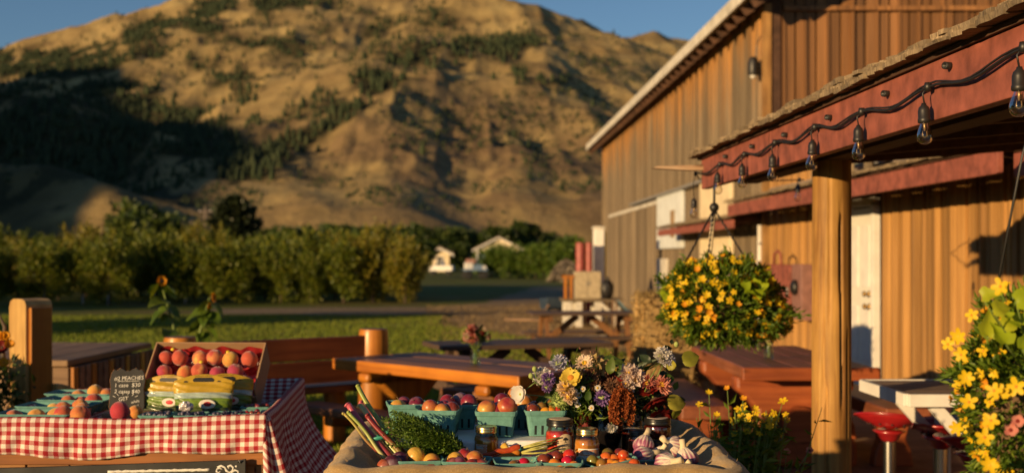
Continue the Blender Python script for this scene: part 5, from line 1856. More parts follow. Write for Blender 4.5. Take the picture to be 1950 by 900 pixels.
gold_tag = plain('yellow_sticker', (.72, .50, .03), .5)
rnd = random.Random(21)
Mc = wmat(ct)
for r_ in range(3):
    for c_ in range(6):
        x = -CW / 2 + .045 + c_ * .074 + (.018 if r_ % 2 else -.005) + rnd.uniform(-.008, .008)
        y = .06 + r_ * .075 + rnd.uniform(-.008, .008)
        if abs(x) > CW / 2 - .035: continue
        pw_ = Mc @ Vector((x, y, .085 + rnd.uniform(-.008, .022)))
        place(peachr_me if rnd.random() < .8 else peach_me, pw_, f"{nth(c_)} peach from the left in the {['bottom', 'middle', 'top'][r_]} row of the cardboard carton", 'peach', 'peaches in the cardboard carton', s=.98)
for (x, y) in ((-.16, .235), (-.02, .16), (.085, .22)):
    o = MB().ball((0, 0, 0), .009, 10, 6, (1, 1, .5)).build('sticker', gold_tag, None, True, world=False)
    o.location = Mc @ Vector((x, y, .128)); o.rotation_euler = (R(41), 0, 0)
    tag(o, {-.16: 'yellow sticker on the upper left carton peach', -.02: 'yellow sticker on the middle carton peach', .085: 'yellow sticker on the upper right carton peach'}[x], 'sticker')

# printed carry bags of fruit
bag_y = plain('yellow_print_film', (.44, .28, .018), .4, var=.12, scale=22, bs=.8, bd=.006, coat=.1)
bag_g = plain('green_print_film', (.12, .19, .022), .4, var=.4, scale=34, bs=.8, bd=.006, coat=.1)
bag_d = plain('dark_print_film', (.05, .07, .02), .3, var=.5, scale=50, bs=.4, bd=.003, coat=.3)
bag_c = plain('clear_film_over_grapes', (.34, .42, .38), .12, var=.25, scale=30, bs=.5, bd=.003, coat=.6)
print_w = plain('print_white', (.7, .66, .58), .4)
print_r = plain('print_red', (.5, .02, .03), .35)


def carry_bag(loc, rz, s, lab):
    o = thing('fruit_bag', lab, 'bag', loc, rz)
    o.scale = (s * 1.45, s * 1.1, s * .84)
    W, H = .125, .118
    def body(u, v):
        # u round half the front, v up
        a = u * 2 * PI
        wid = W * (.5 + .06 * v)
        dep = .036 * max(0, 1 - v) ** .7 + .004
        c_, s_ = math.cos(a), math.sin(a)
        return (wid * abs(c_) ** .6 * (1 if c_ > 0 else -1), dep * abs(s_) ** .8 * (1 if s_ > 0 else -1) + .004 * math.sin(v * 30 + a * 5), v * H)
    def zone(z0, z1, name, mat, k=6):
        m = MB(); m.grid(lambda u, v: body(u, z0 + v * (z1 - z0) + .05 * math.sin(u * 2 * PI * 1.0) ** 2 * ((v if z0 == 0 else (1 - v if z1 == 1.0 else 1)))), 40, k); return m.build(name, mat, o, True, world=False)
    zone(0, .14, 'dark_base', bag_d)
    zone(.14, .44, 'green_band', bag_g)
    zone(.44, .62, 'clear_window', bag_c)
    zone(.62, 1.0, 'yellow_band', bag_y)
    MB().box((0, 0, .003), (W * .96, .08, .006)).build('base', bag_d, o, world=False)
    m = MB()  # handle with its slot
    a = [(-.066, .112), (-.067, .122), (-.05, .132), (-.03, .142), (-.01, .148), (.012, .148), (.032, .142), (.052, .131), (.067, .121), (.066, .112)]
    m.prism(a, -.003, .003, lambda p, q, c: (p, c, q)); h_ = m.build('handle', bag_y, o, world=False, bevel=.002)
    MB().prism([(-.022, .118), (.022, .118), (.025, .126), (.019, .135), (-.019, .135), (-.025, .126)], -.0036, .0036, lambda p, q, c: (p, c, q)).build('hand_hole', dark_m, h_, world=False)
    m = MB(); m.box((0, -.0037, .1415), (.04, .0006, .0015)); m.build('printed_line', dark_m, h_, world=False)
    for x in (-.04, .035):
        MB().lathe([(.0, .0036), (.005, .0036), (.005, -.0036), (.0, -.0036)], 10, (x, 0, .118), Matrix.Rotation(R(90), 3, 'X')).build('vent_hole', dark_m, h_, world=False)
    fy = -.036
    m = MB(); m.lathe([(0, .002), (.017, .0015), (.019, 0)], 18, (.012, fy - .0025, .035), Matrix.Rotation(R(90), 3, 'X')); e = m.build('printed_badge', print_w, o, world=False)
    m = MB(); m.lathe([(0, .003), (.009, .0026), (.010, 0)], 14, (.013, fy - .003, .036), Matrix.Rotation(R(90), 3, 'X')); m.build('printed_cherry', print_r, e, world=False)
    return o


for (px, Y, rz, s, lab) in [(322, 4.90, -8, 1.12, 'yellow and green fruit bag at the left of the three'), (388, 4.82, 4, 1.2, 'yellow and green fruit bag in front of the other two'), (430, 4.95, 14, 1.12, 'yellow and green fruit bag at the right, before the carton corner')]:
    carry_bag((at(px, 780, Y).x, Y, FZ + .036), R(rz), s, lab)
pad = MB().box((at(345, 780, 4.9).x, 4.92, FZ + .019), (.58, .26, .026)).build('card_pad', card, None, bevel=.002)
tag(pad, 'flat cardboard pad under the fruit bags and the price sign', 'pad')
# crumpled clear film before the bags
m = MB(); m.ball((0, 0, 0), .025, 14, 9, (1.1, .8, .8), lambda a, t: 1 + .22 * math.sin(a * 4 + t * 7) * math.cos(t * 5)); o = m.build('crumpled_film', plain('shiny_film', (.55, .5, .5), .08, .3, var=.3, scale=40, bs=.8, bd=.01), None, False, world=False)
o.location = (at(352, 776, 4.68).x, 4.70, FZ + .07); tag(o, 'crumple of shiny clear film before the fruit bags', 'film')
# berry baskets along the front right of the tray
for k, (px, Y, mes, n_, cat, lab) in enumerate([(300, 4.66, [blueb_me], 26, 'blueberry', 'left of the three berry baskets'), (365, 4.66, [blueb_me], 26, 'blueberry', 'middle of the three berry baskets'), (432, 4.68, [blueb_me], 20, 'blueberry', 'berry basket next to the cherries'), (478, 4.72, [cherry_me], 8, 'cherry', 'front cherry basket at the right rim'), (490, 4.92, [cherry_me], 9, 'cherry', 'rear cherry basket at the right rim')]):
    x = at(px, 780, Y).x
    o = basket((x, Y, FZ + .004), R(RF.uniform(-6, 6)), f'teal pulp basket on the peach stand, the {lab}', (.118, .118, .045))
    pts = [(RF.uniform(-.045, .045), RF.uniform(-.045, .045), .036 + RF.uniform(0, .010)) for _ in range(n_)]
    fill(o, mes, pts, f'{"dark blue blueberry" if cat == "blueberry" else "dark red cherry"} in the {lab}', cat, f'{cat} fill, {lab}')
# ================================================================== PRODUCE BIN
BX0, BX1, BY0, BY1, BZ, FL = -.385, .735, 3.32, 4.16, .916, .862


def burlap():
    m, t, b = new_mat('burlap')
    uv = nd(t, 'ShaderNodeTexCoord').outputs['UV']
    def thr(sx, sy):
        return nd(t, 'ShaderNodeTexNoise', {'Vector': nd(t, 'ShaderNodeMapping', {'Vector': uv, 'Scale': (sx, sy, 1)}).outputs[0], 'Scale': 1.0, 'Detail': 3.0, 'Roughness': .6}).outputs[0]
    w = math_n(t, 'MAXIMUM', thr(420, 35), thr(35, 420))
    chk = nd(t, 'ShaderNodeTexChecker', {'Vector': uv, 'Scale': 330.0}).outputs['Fac']
    col = ramp(t, w, [(.38, (.26, .145, .045)), (.55, (.50, .315, .11)), (.72, (.68, .48, .21))])
    col = mixc(t, .25, col, ramp(t, chk, [(0, (.75, .75, .75)), (1, (1.1, 1.1, 1.1))]), 'MULTIPLY')
    t.links.new(col, b.inputs['Base Color'])
    b.inputs['Roughness'].default_value = .95
    b.inputs['Specular IOR Level'].default_value = .1
    b.inputs['Sheen Weight'].default_value = .3
    bump(t, b, math_n(t, 'ADD', w, math_n(t, 'MULTIPLY', chk, .3)), .7, .003)
    return m


burl = burlap()
bst = thing('produce_stand', 'wooden display crate on legs under the burlap lining', 'stand', ((BX0 + BX1) / 2, (BY0 + BY1) / 2, 0))
for y in (BY0 + .04, BY1 - .04):
    MB().box(((BX0 + BX1) / 2, y, .76), (BX1 - BX0 - .06, .02, .26)).build('crate_side', crate_d, bst)
for x in (BX0 + .04, BX1 - .04):
    MB().box((x, (BY0 + BY1) / 2, .76), (.02, BY1 - BY0 - .12, .26)).build('crate_side', crate_d, bst)
MB().box(((BX0 + BX1) / 2, (BY0 + BY1) / 2, .845), (BX1 - BX0 - .12, BY1 - BY0 - .12, .02)).build('crate_floor', crate_d, bst)
for x in (BX0 + .08, BX1 - .08):
    for y in (BY0 + .08, BY1 - .08):
        MB().box((x, y, .33), (.06, .06, .66)).build('leg', crate_d, bst, bevel=.004)


def rrect(s, off):
    """point on the rim rectangle with rounded corners, s in 0..1, moved outwards by off."""
    r_ = .07
    w, d = BX1 - BX0 - 2 * r_, BY1 - BY0 - 2 * r_
    q = PI / 2 * r_
    per = 2 * (w + d) + 4 * q
    t = (s % 1.0) * per
    segs = [('l', (BX0 + r_, BY0), (1, 0), w), ('c', (BX1 - r_, BY0 + r_), -PI / 2, q), ('l', (BX1, BY0 + r_), (0, 1), d), ('c', (BX1 - r_, BY1 - r_), 0, q),
            ('l', (BX1 - r_, BY1), (-1, 0), w), ('c', (BX0 + r_, BY1 - r_), PI / 2, q), ('l', (BX0, BY1 - r_), (0, -1), d), ('c', (BX0 + r_, BY0 + r_), PI, q)]
    for k, p, a, L in segs:
        if t <= L + 1e-9:
            if k == 'l':
                nx, ny = a[1], -a[0]
                return p[0] + a[0] * t + nx * off, p[1] + a[1] * t + ny * off
            an = a + t / r_
            return p[0] + (r_ + off) * math.cos(an), p[1] + (r_ + off) * math.sin(an)
        t -= L
    return BX0 + r_, BY0 - off


XS = [(-.135, FL + .003), (-.10, FL + .012), (-.075, FL + .035), (-.055, BZ - .012), (-.035, BZ + .001), (-.012, BZ + .004), (.012, BZ - .004), (.03, BZ - .022), (.038, BZ - .05), (.042, BZ - .15), (.05, BZ - .3), (.055, BZ - .42)]


def lining(u, v):
    f = v * (len(XS) - 1)
    i = min(int(f), len(XS) - 2)
    f -= i
    off = XS[i][0] + (XS[i + 1][0] - XS[i][0]) * f
    z = XS[i][1] + (XS[i + 1][1] - XS[i][1]) * f
    a = u * 2 * PI
    wr = .006 * math.sin(a * 9 + 1.3) + .005 * math.sin(a * 17 + v * 4) + .003 * math.sin(a * 41 + v * 11)
    x, y = rrect(u + .5, off + wr)
    return (x, y, z + (.005 * math.sin(a * 7 + 2) + .004 * math.sin(a * 19 + 1)) * min(1, v * 3) + (.012 * max(0, (y - BY0) / (BY1 - BY0)) if v > .2 else 0))


lb = MB()
lb.grid(lining, 220, 33, uv=lambda u, v: (u * 3.9, v * .85))
lb.grid(lambda u, v: (BX0 + .12 + u * (BX1 - BX0 - .24), BY0 + .12 + v * (BY1 - BY0 - .24), FL + .001), 8, 8, uv=lambda u, v: (u * .9, v * .6))
lb_o = lb.build('burlap_lining', burl, None, True)
lb_o.modifiers.new('Solid', 'SOLIDIFY').thickness = .003
tag(lb_o, 'tan burlap lining folded over the rim of the produce bin', 'burlap')
# stray fibres along the rim
rng = np.random.default_rng(6)
n = 220
pp = []
for i in range(n):
    x, y, z = lining(rng.uniform(0, 1), rng.uniform(.35, .6)); pp.append((x, y, z))
V_, T_ = leaf_cards(np.array(pp), .012, rng, up=.5, aspect=.05)
fo = link_mesh('fibres', np_mesh('fibres', V_, T_, leafmat('burlap_fibre', (.3, .19, .08), (.45, .3, .13), (.55, .4, .2), trans=.1)), lb_o)
fo['kind'] = 'stuff'


def X_at(px, Y):
    return (px - VX) * Y / F


foam = MB().box((X_at(905, 3.86), 3.87, (FL + .938) / 2 + .002), (.46, .36, .938 - FL - .003)).build('foam_box', plain('white_foam', (.80, .79, .77), .7, var=.03, scale=120, bs=.15), None, bevel=.008)
tag(foam, 'white foam box holding up the teal plum baskets in the bin', 'box')

PS = (.127, .127, .08)
PB = [(775, 3.98, 8, 'rear basket behind the carrot greens'), (838, 3.83, -6, 'left front basket half in shade'), (872, 3.97, 4, 'rear basket of dusty red plums'), (946, 3.80, -3, 'middle front basket behind the honey jar'), (978, 3.96, 5, 'rear basket of yellow and red plums'), (1036, 3.82, 3, 'right front basket of small tomatoes')]
PB_O = []
for (px, Y, rz, lab) in PB:
    PB_O.append(basket((X_at(px, Y), Y, .9405), R(rz), f'teal pulp basket on the foam box, the {lab}', PS))
fill(PB_O[0], [plumr_me, plumr_me, plumy_me], [(.03, -.02, .075), (-.01, .02, .07), (-.03, -.02, .062)], 'plum in the rear basket behind the carrot greens', 'plum', 'plums, basket behind the greens', 1.1)
fill(PB_O[1], [plumy_me, plumr_me, plumy_me, plumr_me, plumr_me], [(-.028, -.02, .082), (.012, .015, .078), (.012, -.035, .074), (.038, -.012, .076), (-.03, .03, .07)], 'plum in the left front basket half in shade', 'plum', 'plums, left front basket', 1.05)
fill(PB_O[2], [plumr_me, plumr_me, plumd_me, plumr_me], [(-.035, -.025, .085), (.035, -.03, .083), (.01, .01, .082), (-.01, .03, .07)], 'plum in the rear basket of dusty plums', 'plum', 'plums, rear dusty basket', 1.12)
fill(PB_O[3], [plumy_me, plumy_me, plumr_me, plumr_me], [(-.03, -.02, .081), (.033, -.015, .088), (.003, -.008, .070), (0, .03, .07)], 'plum in the middle front basket behind the honey jar', 'plum', 'plums, middle front basket', 1.22)
fill(PB_O[4], [plumr_me, plumy_me, plumy_me], [(-.038, -.01, .088), (.01, .0, .105), (.03, -.02, .08)], 'plum heaped in the rear yellow and red basket', 'plum', 'plums, rear yellow and red basket', 1.18)
fill(PB_O[5], [tomd_me, tomg_me, tomg_me, tomo_me, tomo_me, tomr_me, tomg_me, tomd_me, tomg_me, tomr_me, tomo_me, tomg_me], [(-.038, -.035, .078), (-.012, -.02, .084), (.025, .01, .09), (.0, -.043, .072), (.018, -.042, .072), (.038, -.035, .076), (.0, .02, .088), (-.03, .015, .084), (.03, -.01, .08), (-.04, -.005, .08), (-.02, .04, .075), (.04, .03, .08)], 'small tomato in the right front basket on the foam box', 'tomato', 'tomatoes in the basket on the foam box', 1.12)

# ---- front row of baskets sunk behind the burlap rim
FS = (.13, .115, .052)
FB = [(800, 3.50, 6, 'left end of the front row'), (890, 3.48, -8, 'plum basket of the front row'), (985, 3.46, 5, 'low basket before the carrots'), (1066, 3.47, -4, 'middle tomato basket of the front row'), (1163, 3.48, 24, 'slanted tomato basket beside the garlic')]
FB_O = [basket((X_at(px, Y), Y, FL + .004), R(rz), f'low teal pulp basket behind the front rim, the {lab}', FS, tilt=((0, R(-9)) if k == 4 else (0, 0))) for k, (px, Y, rz, lab) in enumerate(FB)]
fill(FB_O[0], [plumy_me, plumy_me, plumr_me], [(-.012, .015, 0.054), (.035, -.005, 0.038), (.028, -.035, 0.026)], 'plum in the left end front basket', 'plum', 'plums, left end basket', 1.08)
fill(FB_O[1], [plumy_me, plumr_me, plumr_me, plumy_me, plumr_me, plumr_me], [(-.035, .0, 0.047), (-.01, .02, 0.057), (-.02, -.03, 0.040), (.022, -.005, 0.052), (.02, -.038, 0.036), (.045, -.03, 0.034)], 'plum heaped in the plum basket of the front row', 'plum', 'plums, front row basket', .98)
fill(FB_O[2], [tomg_me, tomr_me, tomg_me, tomo_me], [(-.01, -.02, 0.036), (.018, -.01, 0.042), (.035, -.03, 0.030), (.058, -.03, 0.034)], 'tomato in the low basket before the carrots', 'tomato', 'tomatoes before the carrots', 1.1)
fill(FB_O[3], [tomd_me, tomd_me, tomo_me, tomr_me, tomr_me, tomo_me, tomo_me, tomd_me, tomg_me], [(-.045, -.005, 0.048), (-.01, .015, 0.056), (-.015, -.03, 0.042), (.022, -.02, 0.047), (.028, .015, 0.060), (.0, -.045, 0.034), (.04, -.035, 0.036), (-.025, .02, 0.050), (.03, -.05, 0.030)], 'tomato in the middle tomato basket of the front row', 'tomato', 'tomatoes, middle front basket', 1.18)
fill(FB_O[4], [tomg_me, tomg_me, tomr_me, tomg_me, tomo_me, tomo_me, tomo_me, tomo_me, tomo_me, tomr_me, tomo_me, tomd_me], [(-.045, .01, 0.054), (-.03, -.012, 0.046), (0, .012, 0.052), (.018, .03, 0.056), (.018, .0, 0.046), (-.02, -.035, 0.034), (.0, -.04, 0.038), (.04, -.02, 0.057), (.02, -.045, 0.038), (.04, -.045, 0.036), (-.005, -.02, 0.040), (.05, .02, 0.052)], 'tomato in the slanted basket beside the garlic', 'tomato', 'tomatoes, slanted basket', 1.12)
for (px, py, Y, me, s, lab) in [(748, 885, 3.46, plumd_me, 1.25, 'dark dusty plum at the left inside corner of the bin'), (762, 878, 3.5, plumd_me, 1.2, 'second dark plum beside the rhubarb foot'), (733, 888, 3.45, plumr_me, 1.0, 'small red plum touching the left burlap corner'), (862, 884, 3.45, plumr_me, .9, 'red plum between the two plum baskets'), (1208, 884, 3.43, tomo_me, 1.1, 'orange tomato on the rim before the garlic')]:
    p = at(px, py, Y)
    place(me, (p.x, Y, p.z), lab, 'tomato' if 'tomato' in lab else 'plum', s=s)

# ---- jars
gold_m = plain('gold_lid', (.72, .50, .20), .25, 1.0, var=.06, bs=.05)
blk_lid = plain('black_lid', (.012, .012, .012), .3)
lab_w = plain('white_label_paper', (.72, .69, .62), .7, var=.03)
lab_c = plain('cream_label_paper', (.62, .48, .30), .7, var=.04)
lab_o = plain('label_orange', (.62, .18, .03), .6)
lab_b = plain('label_blue', (.05, .12, .24), .6)
lab_k = plain('label_black', (.02, .02, .02), .6)
jar_glass = thin_glass('jar_glass', (.95, .95, .92), .2)


def liquid(name, col, tr=.4, var=.2, scale=40):
    m = plain(name, col, .12, var=var, scale=scale, bs=.1, coat=.5)
    m.node_tree.nodes['Principled BSDF'].inputs['Transmission Weight'].default_value = tr
    return m


honey_l = liquid('honey', (.58, .22, .03), .08, .06)
sauce_l = liquid('tomato_sauce', (.52, .05, .025), .05, .3, 90)
jam_l = liquid('dark_jam', (.09, .012, .008), .2, .2)
jamr_l = liquid('red_jam', (.22, .035, .015), .2, .2)


def bend(me, r, a0=0.0):
    for v in me.vertices:
        a = v.co.x / r + a0
        rr = r + v.co.y * -1
        v.co = (rr * math.sin(a), -rr * math.cos(a), v.co.z)
    return me


def jar(loc, r, h, liq, lid_m, lab, name='jar', rz=0.0, bulge=1.0, lid_h=.016, lid_r=.86, disc=None):
    o = thing(name, lab, 'jar', loc, rz)
    b = h - lid_h
    sh = [(r * .80, 0), (r * .95, .002), (r, .008), (r * bulge, b * .45), (r, b * .72), (r * .97, b * .80), (r * .84, b * .90), (r * .82, b)]
    MB().lathe([(x - .0016, z + .0016) for x, z in sh[:-2]] + [(r * .9 - .002, b * .84)], 28).build('contents', liq, o, True, world=False)
    MB().lathe(sh, 28, close=False).build('glass', jar_glass, o, True, world=False)
    lr = r * lid_r
    l = MB().lathe([(lr, b - .004), (lr * 1.02, b), (lr * .98, b + lid_h * .35), (lr * 1.015, b + lid_h * .42), (lr * 1.01, b + lid_h * .85), (lr * .96, b + lid_h), (lr * .8, b + lid_h), (lr * .78, b + lid_h - .001), (.0005, b + lid_h - .001)], 28).build('lid', lid_m, o, True, world=False, auto=35)
    if disc:
        MB().lathe([(lr * .8, b + lid_h + .0002), (lr * .79, b + lid_h + .0012), (.0005, b + lid_h + .0012)], 24).build('lid_disc', disc, l, world=False)
    return o


def patch(parent, r, a0, w, z0, z1, mat, name, k=14, d=.0005):
    m = MB(); m.grid(lambda u, v: ((u - .5) * w, -d, z0 + v * (z1 - z0)), k, 1)
    me = m.mesh(name, mat)
    bend(me, r, a0)
    return link_mesh(name, me, parent)


def print_on(parent, me, r, a0, x, z, d=.001):
    for v in me.vertices:
        v.co = (v.co.x + x, -d, v.co.y + z)
    bend(me, r, a0)
    return link_mesh('lettering', me, parent)


def hexes(parent, r, a0, x0, x1, z0, z1, s, d=.0009, skip=None):
    m = MB()
    k = 0
    z = z0
    while z < z1:
        x = x0 + (s * .9 if k % 2 else 0)
        while x < x1:
            if not (skip and skip[0] < x < skip[1] and skip[2] < z < skip[3]):
                m.add([(x + s * .85 * math.cos(q * PI / 3 + PI / 6), -d, z + s * .85 * math.sin(q * PI / 3 + PI / 6)) for q in range(6)], [tuple(range(6))])
            x += s * 1.8
        z += s * 1.55
        k += 1
    me = m.mesh('honeycomb_print', lab_o)
    bend(me, r, a0)
    return link_mesh('honeycomb_print', me, parent)


j1 = jar((X_at(926, 3.70), 3.70, FL + .002), .038, .118, honey_l, gold_m, 'honey jar with a gold lid standing left of the carrots', bulge=1.02)
L1 = patch(j1, .0392, -.42, .036, .040, .066, lab_w, 'label')
hexes(L1, .0392, -.42, -.016, .017, .043, .065, .0026, skip=(-.017, .006, .054, .0615))
print_on(L1, text_mesh('HONEY', .0085, lab_b), .0392, -.42, -.003, .0575)
j2 = jar((X_at(1066, 3.66), 3.66, FL + .010), .0435, .137, sauce_l, blk_lid, 'tall jar of red sauce with a round cream label and black lid', disc=lab_c, lid_h=.017, lid_r=.93)
m = MB(); m.add([(.026 * math.cos(q * PI / 14), -.0006, .052 + .029 * math.sin(q * PI / 14)) for q in range(28)], [tuple(range(28))])
me = m.mesh('label', lab_c); 
def UP(me, d=.016):
    for v in me.vertices: v.co.z += d
m = MB(); m.grid(lambda u, v: (.0255 * (2 * u - 1), -.0006, .052 + .029 * math.sqrt(max(0, 1 - (2 * u - 1) ** 2)) * (2 * v - 1)), 22, 4)
me = m.mesh('label', lab_c); UP(me); bend(me, .0443, .32); L2 = link_mesh('label', me, j2)
m = MB()
for (x, z, q) in [(0, .066, .0062), (-.004, .0645, .004), (.0045, .0645, .004), (0, .0685, .004)]:
    m.add([(x + q * math.cos(i * PI / 6), -.0011, z + q * .7 * math.sin(i * PI / 6)) for i in range(12)], [tuple(range(12))])
m.add([(-.001, -.0011, .056), (.001, -.0011, .056), (.0008, -.0011, .064), (-.0008, -.0011, .064)], [(0, 1, 2, 3)])
for s in (-1, 1):
    m.add([(0, -.0011, .058), (s * .004, -.0011, .0535), (s * .0045, -.0011, .0535), (s * .0012, -.0011, .0585)], [(0, 1, 2, 3)])
me = m.mesh('tree_emblem', lab_k); UP(me); bend(me, .0443, .32); link_mesh('tree_emblem', me, L2)
print_on(L2, text_mesh('Spaghetti Sauce', .0068, lab_k), .0443, .32, 0, .0605)
m = MB()
for (x, z, w) in [(0, .039, .018), (0, .036, .012), (-.014, .06, .006), (.014, .06, .006), (0, .0765, .016)]:
    m.add([(x - w / 2, -.0011, z), (x + w / 2, -.0011, z), (x + w / 2, -.0011, z + .0007), (x - w / 2, -.0011, z + .0007)], [(0, 1, 2, 3)])
me = m.mesh('small_print', lab_k); UP(me); bend(me, .0443, .32); link_mesh('small_print', me, L2)
j3 = jar((X_at(1118, 3.57), 3.57, FL + .006), .0372, .126, honey_l, gold_m, 'honey jar with a gold lid and wide white label right of the sauce jar', bulge=1.02)
L3 = patch(j3, .0384, .05, .066, .026, .070, lab_w, 'label', 20)
hexes(L3, .0384, .05, -.031, .03, .052, .068, .0027, skip=(-.018, .016, .054, .0635))
print_on(L3, text_mesh('DON.FREI', .0082, lab_b), .0384, .05, -.001, .0585)
m = MB()
for (x, z, w) in [(-.008, .046, .03), (-.01, .041, .026), (-.008, .036, .03)]:
    m.add([(x - w / 2, -.0011, z), (x + w / 2, -.0011, z), (x + w / 2, -.0011, z + .0008), (x - w / 2, -.0011, z + .0008)], [(0, 1, 2, 3)])
me = m.mesh('small_print', plain('label_grey', (.4, .38, .36), .7)); bend(me, .0384, .05); link_mesh('small_print', me, L3)
jar((X_at(1214, 3.74), 3.74, FL + .002), .030, .10, jamr_l, blk_lid, 'small jar of red jam with a black lid left of the stacked jars', lid_h=.014)
jar((X_at(1251, 3.80), 3.80, FL + .002), .043, .064, jam_l, blk_lid, 'lower dark jam jar of the stack behind the garlic', lid_h=.015, lid_r=.97)
jar((X_at(1252, 3.80), 3.80, FL + .0675), .043, .064, jam_l, blk_lid, 'upper dark jam jar with a pale lid disc, on top of the stack', lid_h=.015, lid_r=.97, disc=plain('pale_lid_paper', (.5, .42, .36), .6, var=.05))

# ---- garlic
def garlic_mat():
    m, t, b = new_mat('garlic_skin')
    co = nd(t, 'ShaderNodeTexCoord').outputs['Object']
    an = nd(t, 'ShaderNodeTexGradient', {'Vector': co}, gradient_type='RADIAL').outputs['Fac']
    s = math_n(t, 'SINE', math_n(t, 'MULTIPLY', an, 2 * PI * 17))
    nz = nd(t, 'ShaderNodeTexNoise', {'Vector': obj_co(t), 'Scale': 45.0, 'Detail': 4.0}).outputs[0]
    z = nd(t, 'ShaderNodeSeparateXYZ', {0: co}).outputs[2]
    f = math_n(t, 'ADD', math_n(t, 'MULTIPLY', s, .22), math_n(t, 'ADD', math_n(t, 'MULTIPLY', nz, 1.3), math_n(t, 'MULTIPLY', z, -22.0)))
    col = ramp(t, f, [(.25, (.66, .57, .46)), (.42, (.50, .30, .32)), (.75, (.27, .075, .15))])
    t.links.new(col, b.inputs['Base Color'])
    b.inputs['Roughness'].default_value = .45
    b.inputs['Subsurface Weight'].default_value = .15
    b.inputs['Subsurface Scale'].default_value = .005
    bump(t, b, s, .25, .002)
    return m


gar_m = garlic_mat()
gstem = plain('garlic_stem', (.66, .54, .34), .7, var=.1, scale=60)
gb = MB(); gb.ball((0, 0, 0), .032, 40, 14, (1, 1, .82), lambda a, t: (1 + .055 * math.cos(a * 7) * math.cos(t)) * (1 + .35 * max(0, math.sin(t)) ** 6))
gar_me = gb.mesh('bulb', gar_m, True)
gs = MB(); gs.tube([(0, 0, .024), (.001, 0, .034), (.003, .001, .042), (.006, .002, .056)], [.016, .010, .0085, .009], 10)
gst_me = gs.mesh('stem', gstem, True)
gr_ = MB()
for k in range(9):
    gr_.tube([(.006 * math.cos(k * .7), .006 * math.sin(k * .7), -.023), (.009 * math.cos(k * .7 + .2), .009 * math.sin(k * .7), -.028)], [.0012, .0005], 4)
gro_me = gr_.mesh('root_tuft', gstem)
basket((X_at(1236, 3.57), 3.57, FL + .004), R(8), 'low teal pulp basket under the garlic bulbs', (.13, .115, .045))
basket((X_at(1290, 3.48), 3.48, FL + .004), R(-6), 'low teal pulp basket at the right end under the garlic', (.12, .105, .04))
for (px, py, Y, rot, s, lab) in [(1226, 848, 3.62, (-20, 20, 10), 1.0, 'purple garlic bulb at the back left of the heap'), (1222, 869, 3.54, (-35, 65, -30), 1.02, 'purple garlic bulb lying at the left with its stem pointing right'), (1283, 850, 3.60, (15, -62, 20), 1.04, 'garlic bulb at the back right with a fanned pale top'), (1258, 864, 3.58, (40, 10, 0), .8, 'small pale garlic bulb in the middle of the heap'), (1268, 884, 3.46, (65, 30, 20), 1.12, 'large purple garlic bulb lying in front'), (1308, 874, 3.50, (-12, -18, 0), 1.05, 'garlic bulb at the right end beside the burlap'), (1300, 893, 3.44, (50, -30, 40), .85, 'garlic bulb lowest at the right behind the rim')]:
    p = at(px, py, Y)
    o = thing('garlic_bulb', lab, 'garlic', p, tuple(R(a) for a in rot))
    o.scale = (s, s, s)
    link_mesh('bulb', gar_me, o); link_mesh('stem', gst_me, o); link_mesh('root_tuft', gro_me, o)

# ---- carrots with their cut tops, held by a teal band
car_m = fruit('carrot_skin', (.58, .155, .02), (.50, .10, .02), 25, .5, .4, .6, .3)
carr_m = fruit('red_carrot_skin', (.26, .035, .02), (.34, .06, .025), 25, .5, .4, .6, .3)
cst = plain('carrot_stalk', (.42, .40, .10), .6, var=.2, scale=50)
band_m = plain('teal_rubber_band', (.05, .33, .25), .4)
for k, (tip, crown, r_, mt, lab) in enumerate([((905, 868, 3.56), (992, 852, 3.60), .0115, car_m, 'topmost orange carrot of the banded bunch'), ((918, 878, 3.54), (990, 862, 3.58), .0105, car_m, 'second orange carrot of the banded bunch'), ((940, 882, 3.52), (1016, 872, 3.54), .011, carr_m, 'dark red carrot lying in front of the banded bunch'), ((936, 890, 3.50), (1000, 878, 3.52), .0105, carr_m, 'lowest dark red carrot behind the front baskets'), ((910, 880, 3.60), (985, 858, 3.63), .011, carr_m, 'red carrot at the back of the banded bunch')]):
    a, b = at(*tip), at(*crown)
    o = thing('carrot', lab, 'carrot', b)
    n_ = 18
    pts = [b.lerp(a, i / n_) + Vector((0, 0, .002 * math.sin(i * .9 + k))) for i in range(n_ + 1)]
    rad = [r_ * (.55 if i == 0 else 1) * (1 - (i / n_) ** 1.5 * .88) * (1 + .05 * math.sin(i * 2.3 + k)) for i in range(n_ + 1)]
    MB().tube(pts, rad, 12).build('root', mt, o, True)
    for q in range(4):
        d = Vector((.07 + .05 * RF.random(), RF.uniform(-.02, .02), RF.uniform(-.004, .034)))
        MB().tube([b, b + d * .4 + Vector((0, 0, .002)), b + d + Vector((0, 0, RF.uniform(-.004, .012)))], [.0035, .003, .002], 6).build('stalk', cst, o, True)
p = at(989, 858, 3.60)
o = MB(); o.lathe([(.0165, -.006), (.0175, 0), (.0165, .006)], 20, close=False, M=Matrix.Rotation(R(90), 3, 'Y') @ Matrix.Diagonal((1.15, .8, 1)))
o = o.build('rubber_band', band_m, None, True, world=False); o.location = p; o.modifiers.new('S', 'SOLIDIFY').thickness = .003
tag(o, 'teal rubber band round the carrot tops', 'band')
# twisted pale root behind the carrots
o = MB(); o.tube([at(958, 846, 3.66), at(968, 858, 3.65), at(985, 866, 3.63), at(1005, 860, 3.63)], [.012, .008, .005, .002], 10)
tag(o.build('squash_neck', plain('yellow_squash_skin', (.58, .34, .05), .4), None, True), 'pale yellow root tip behind the honey jar', 'root')

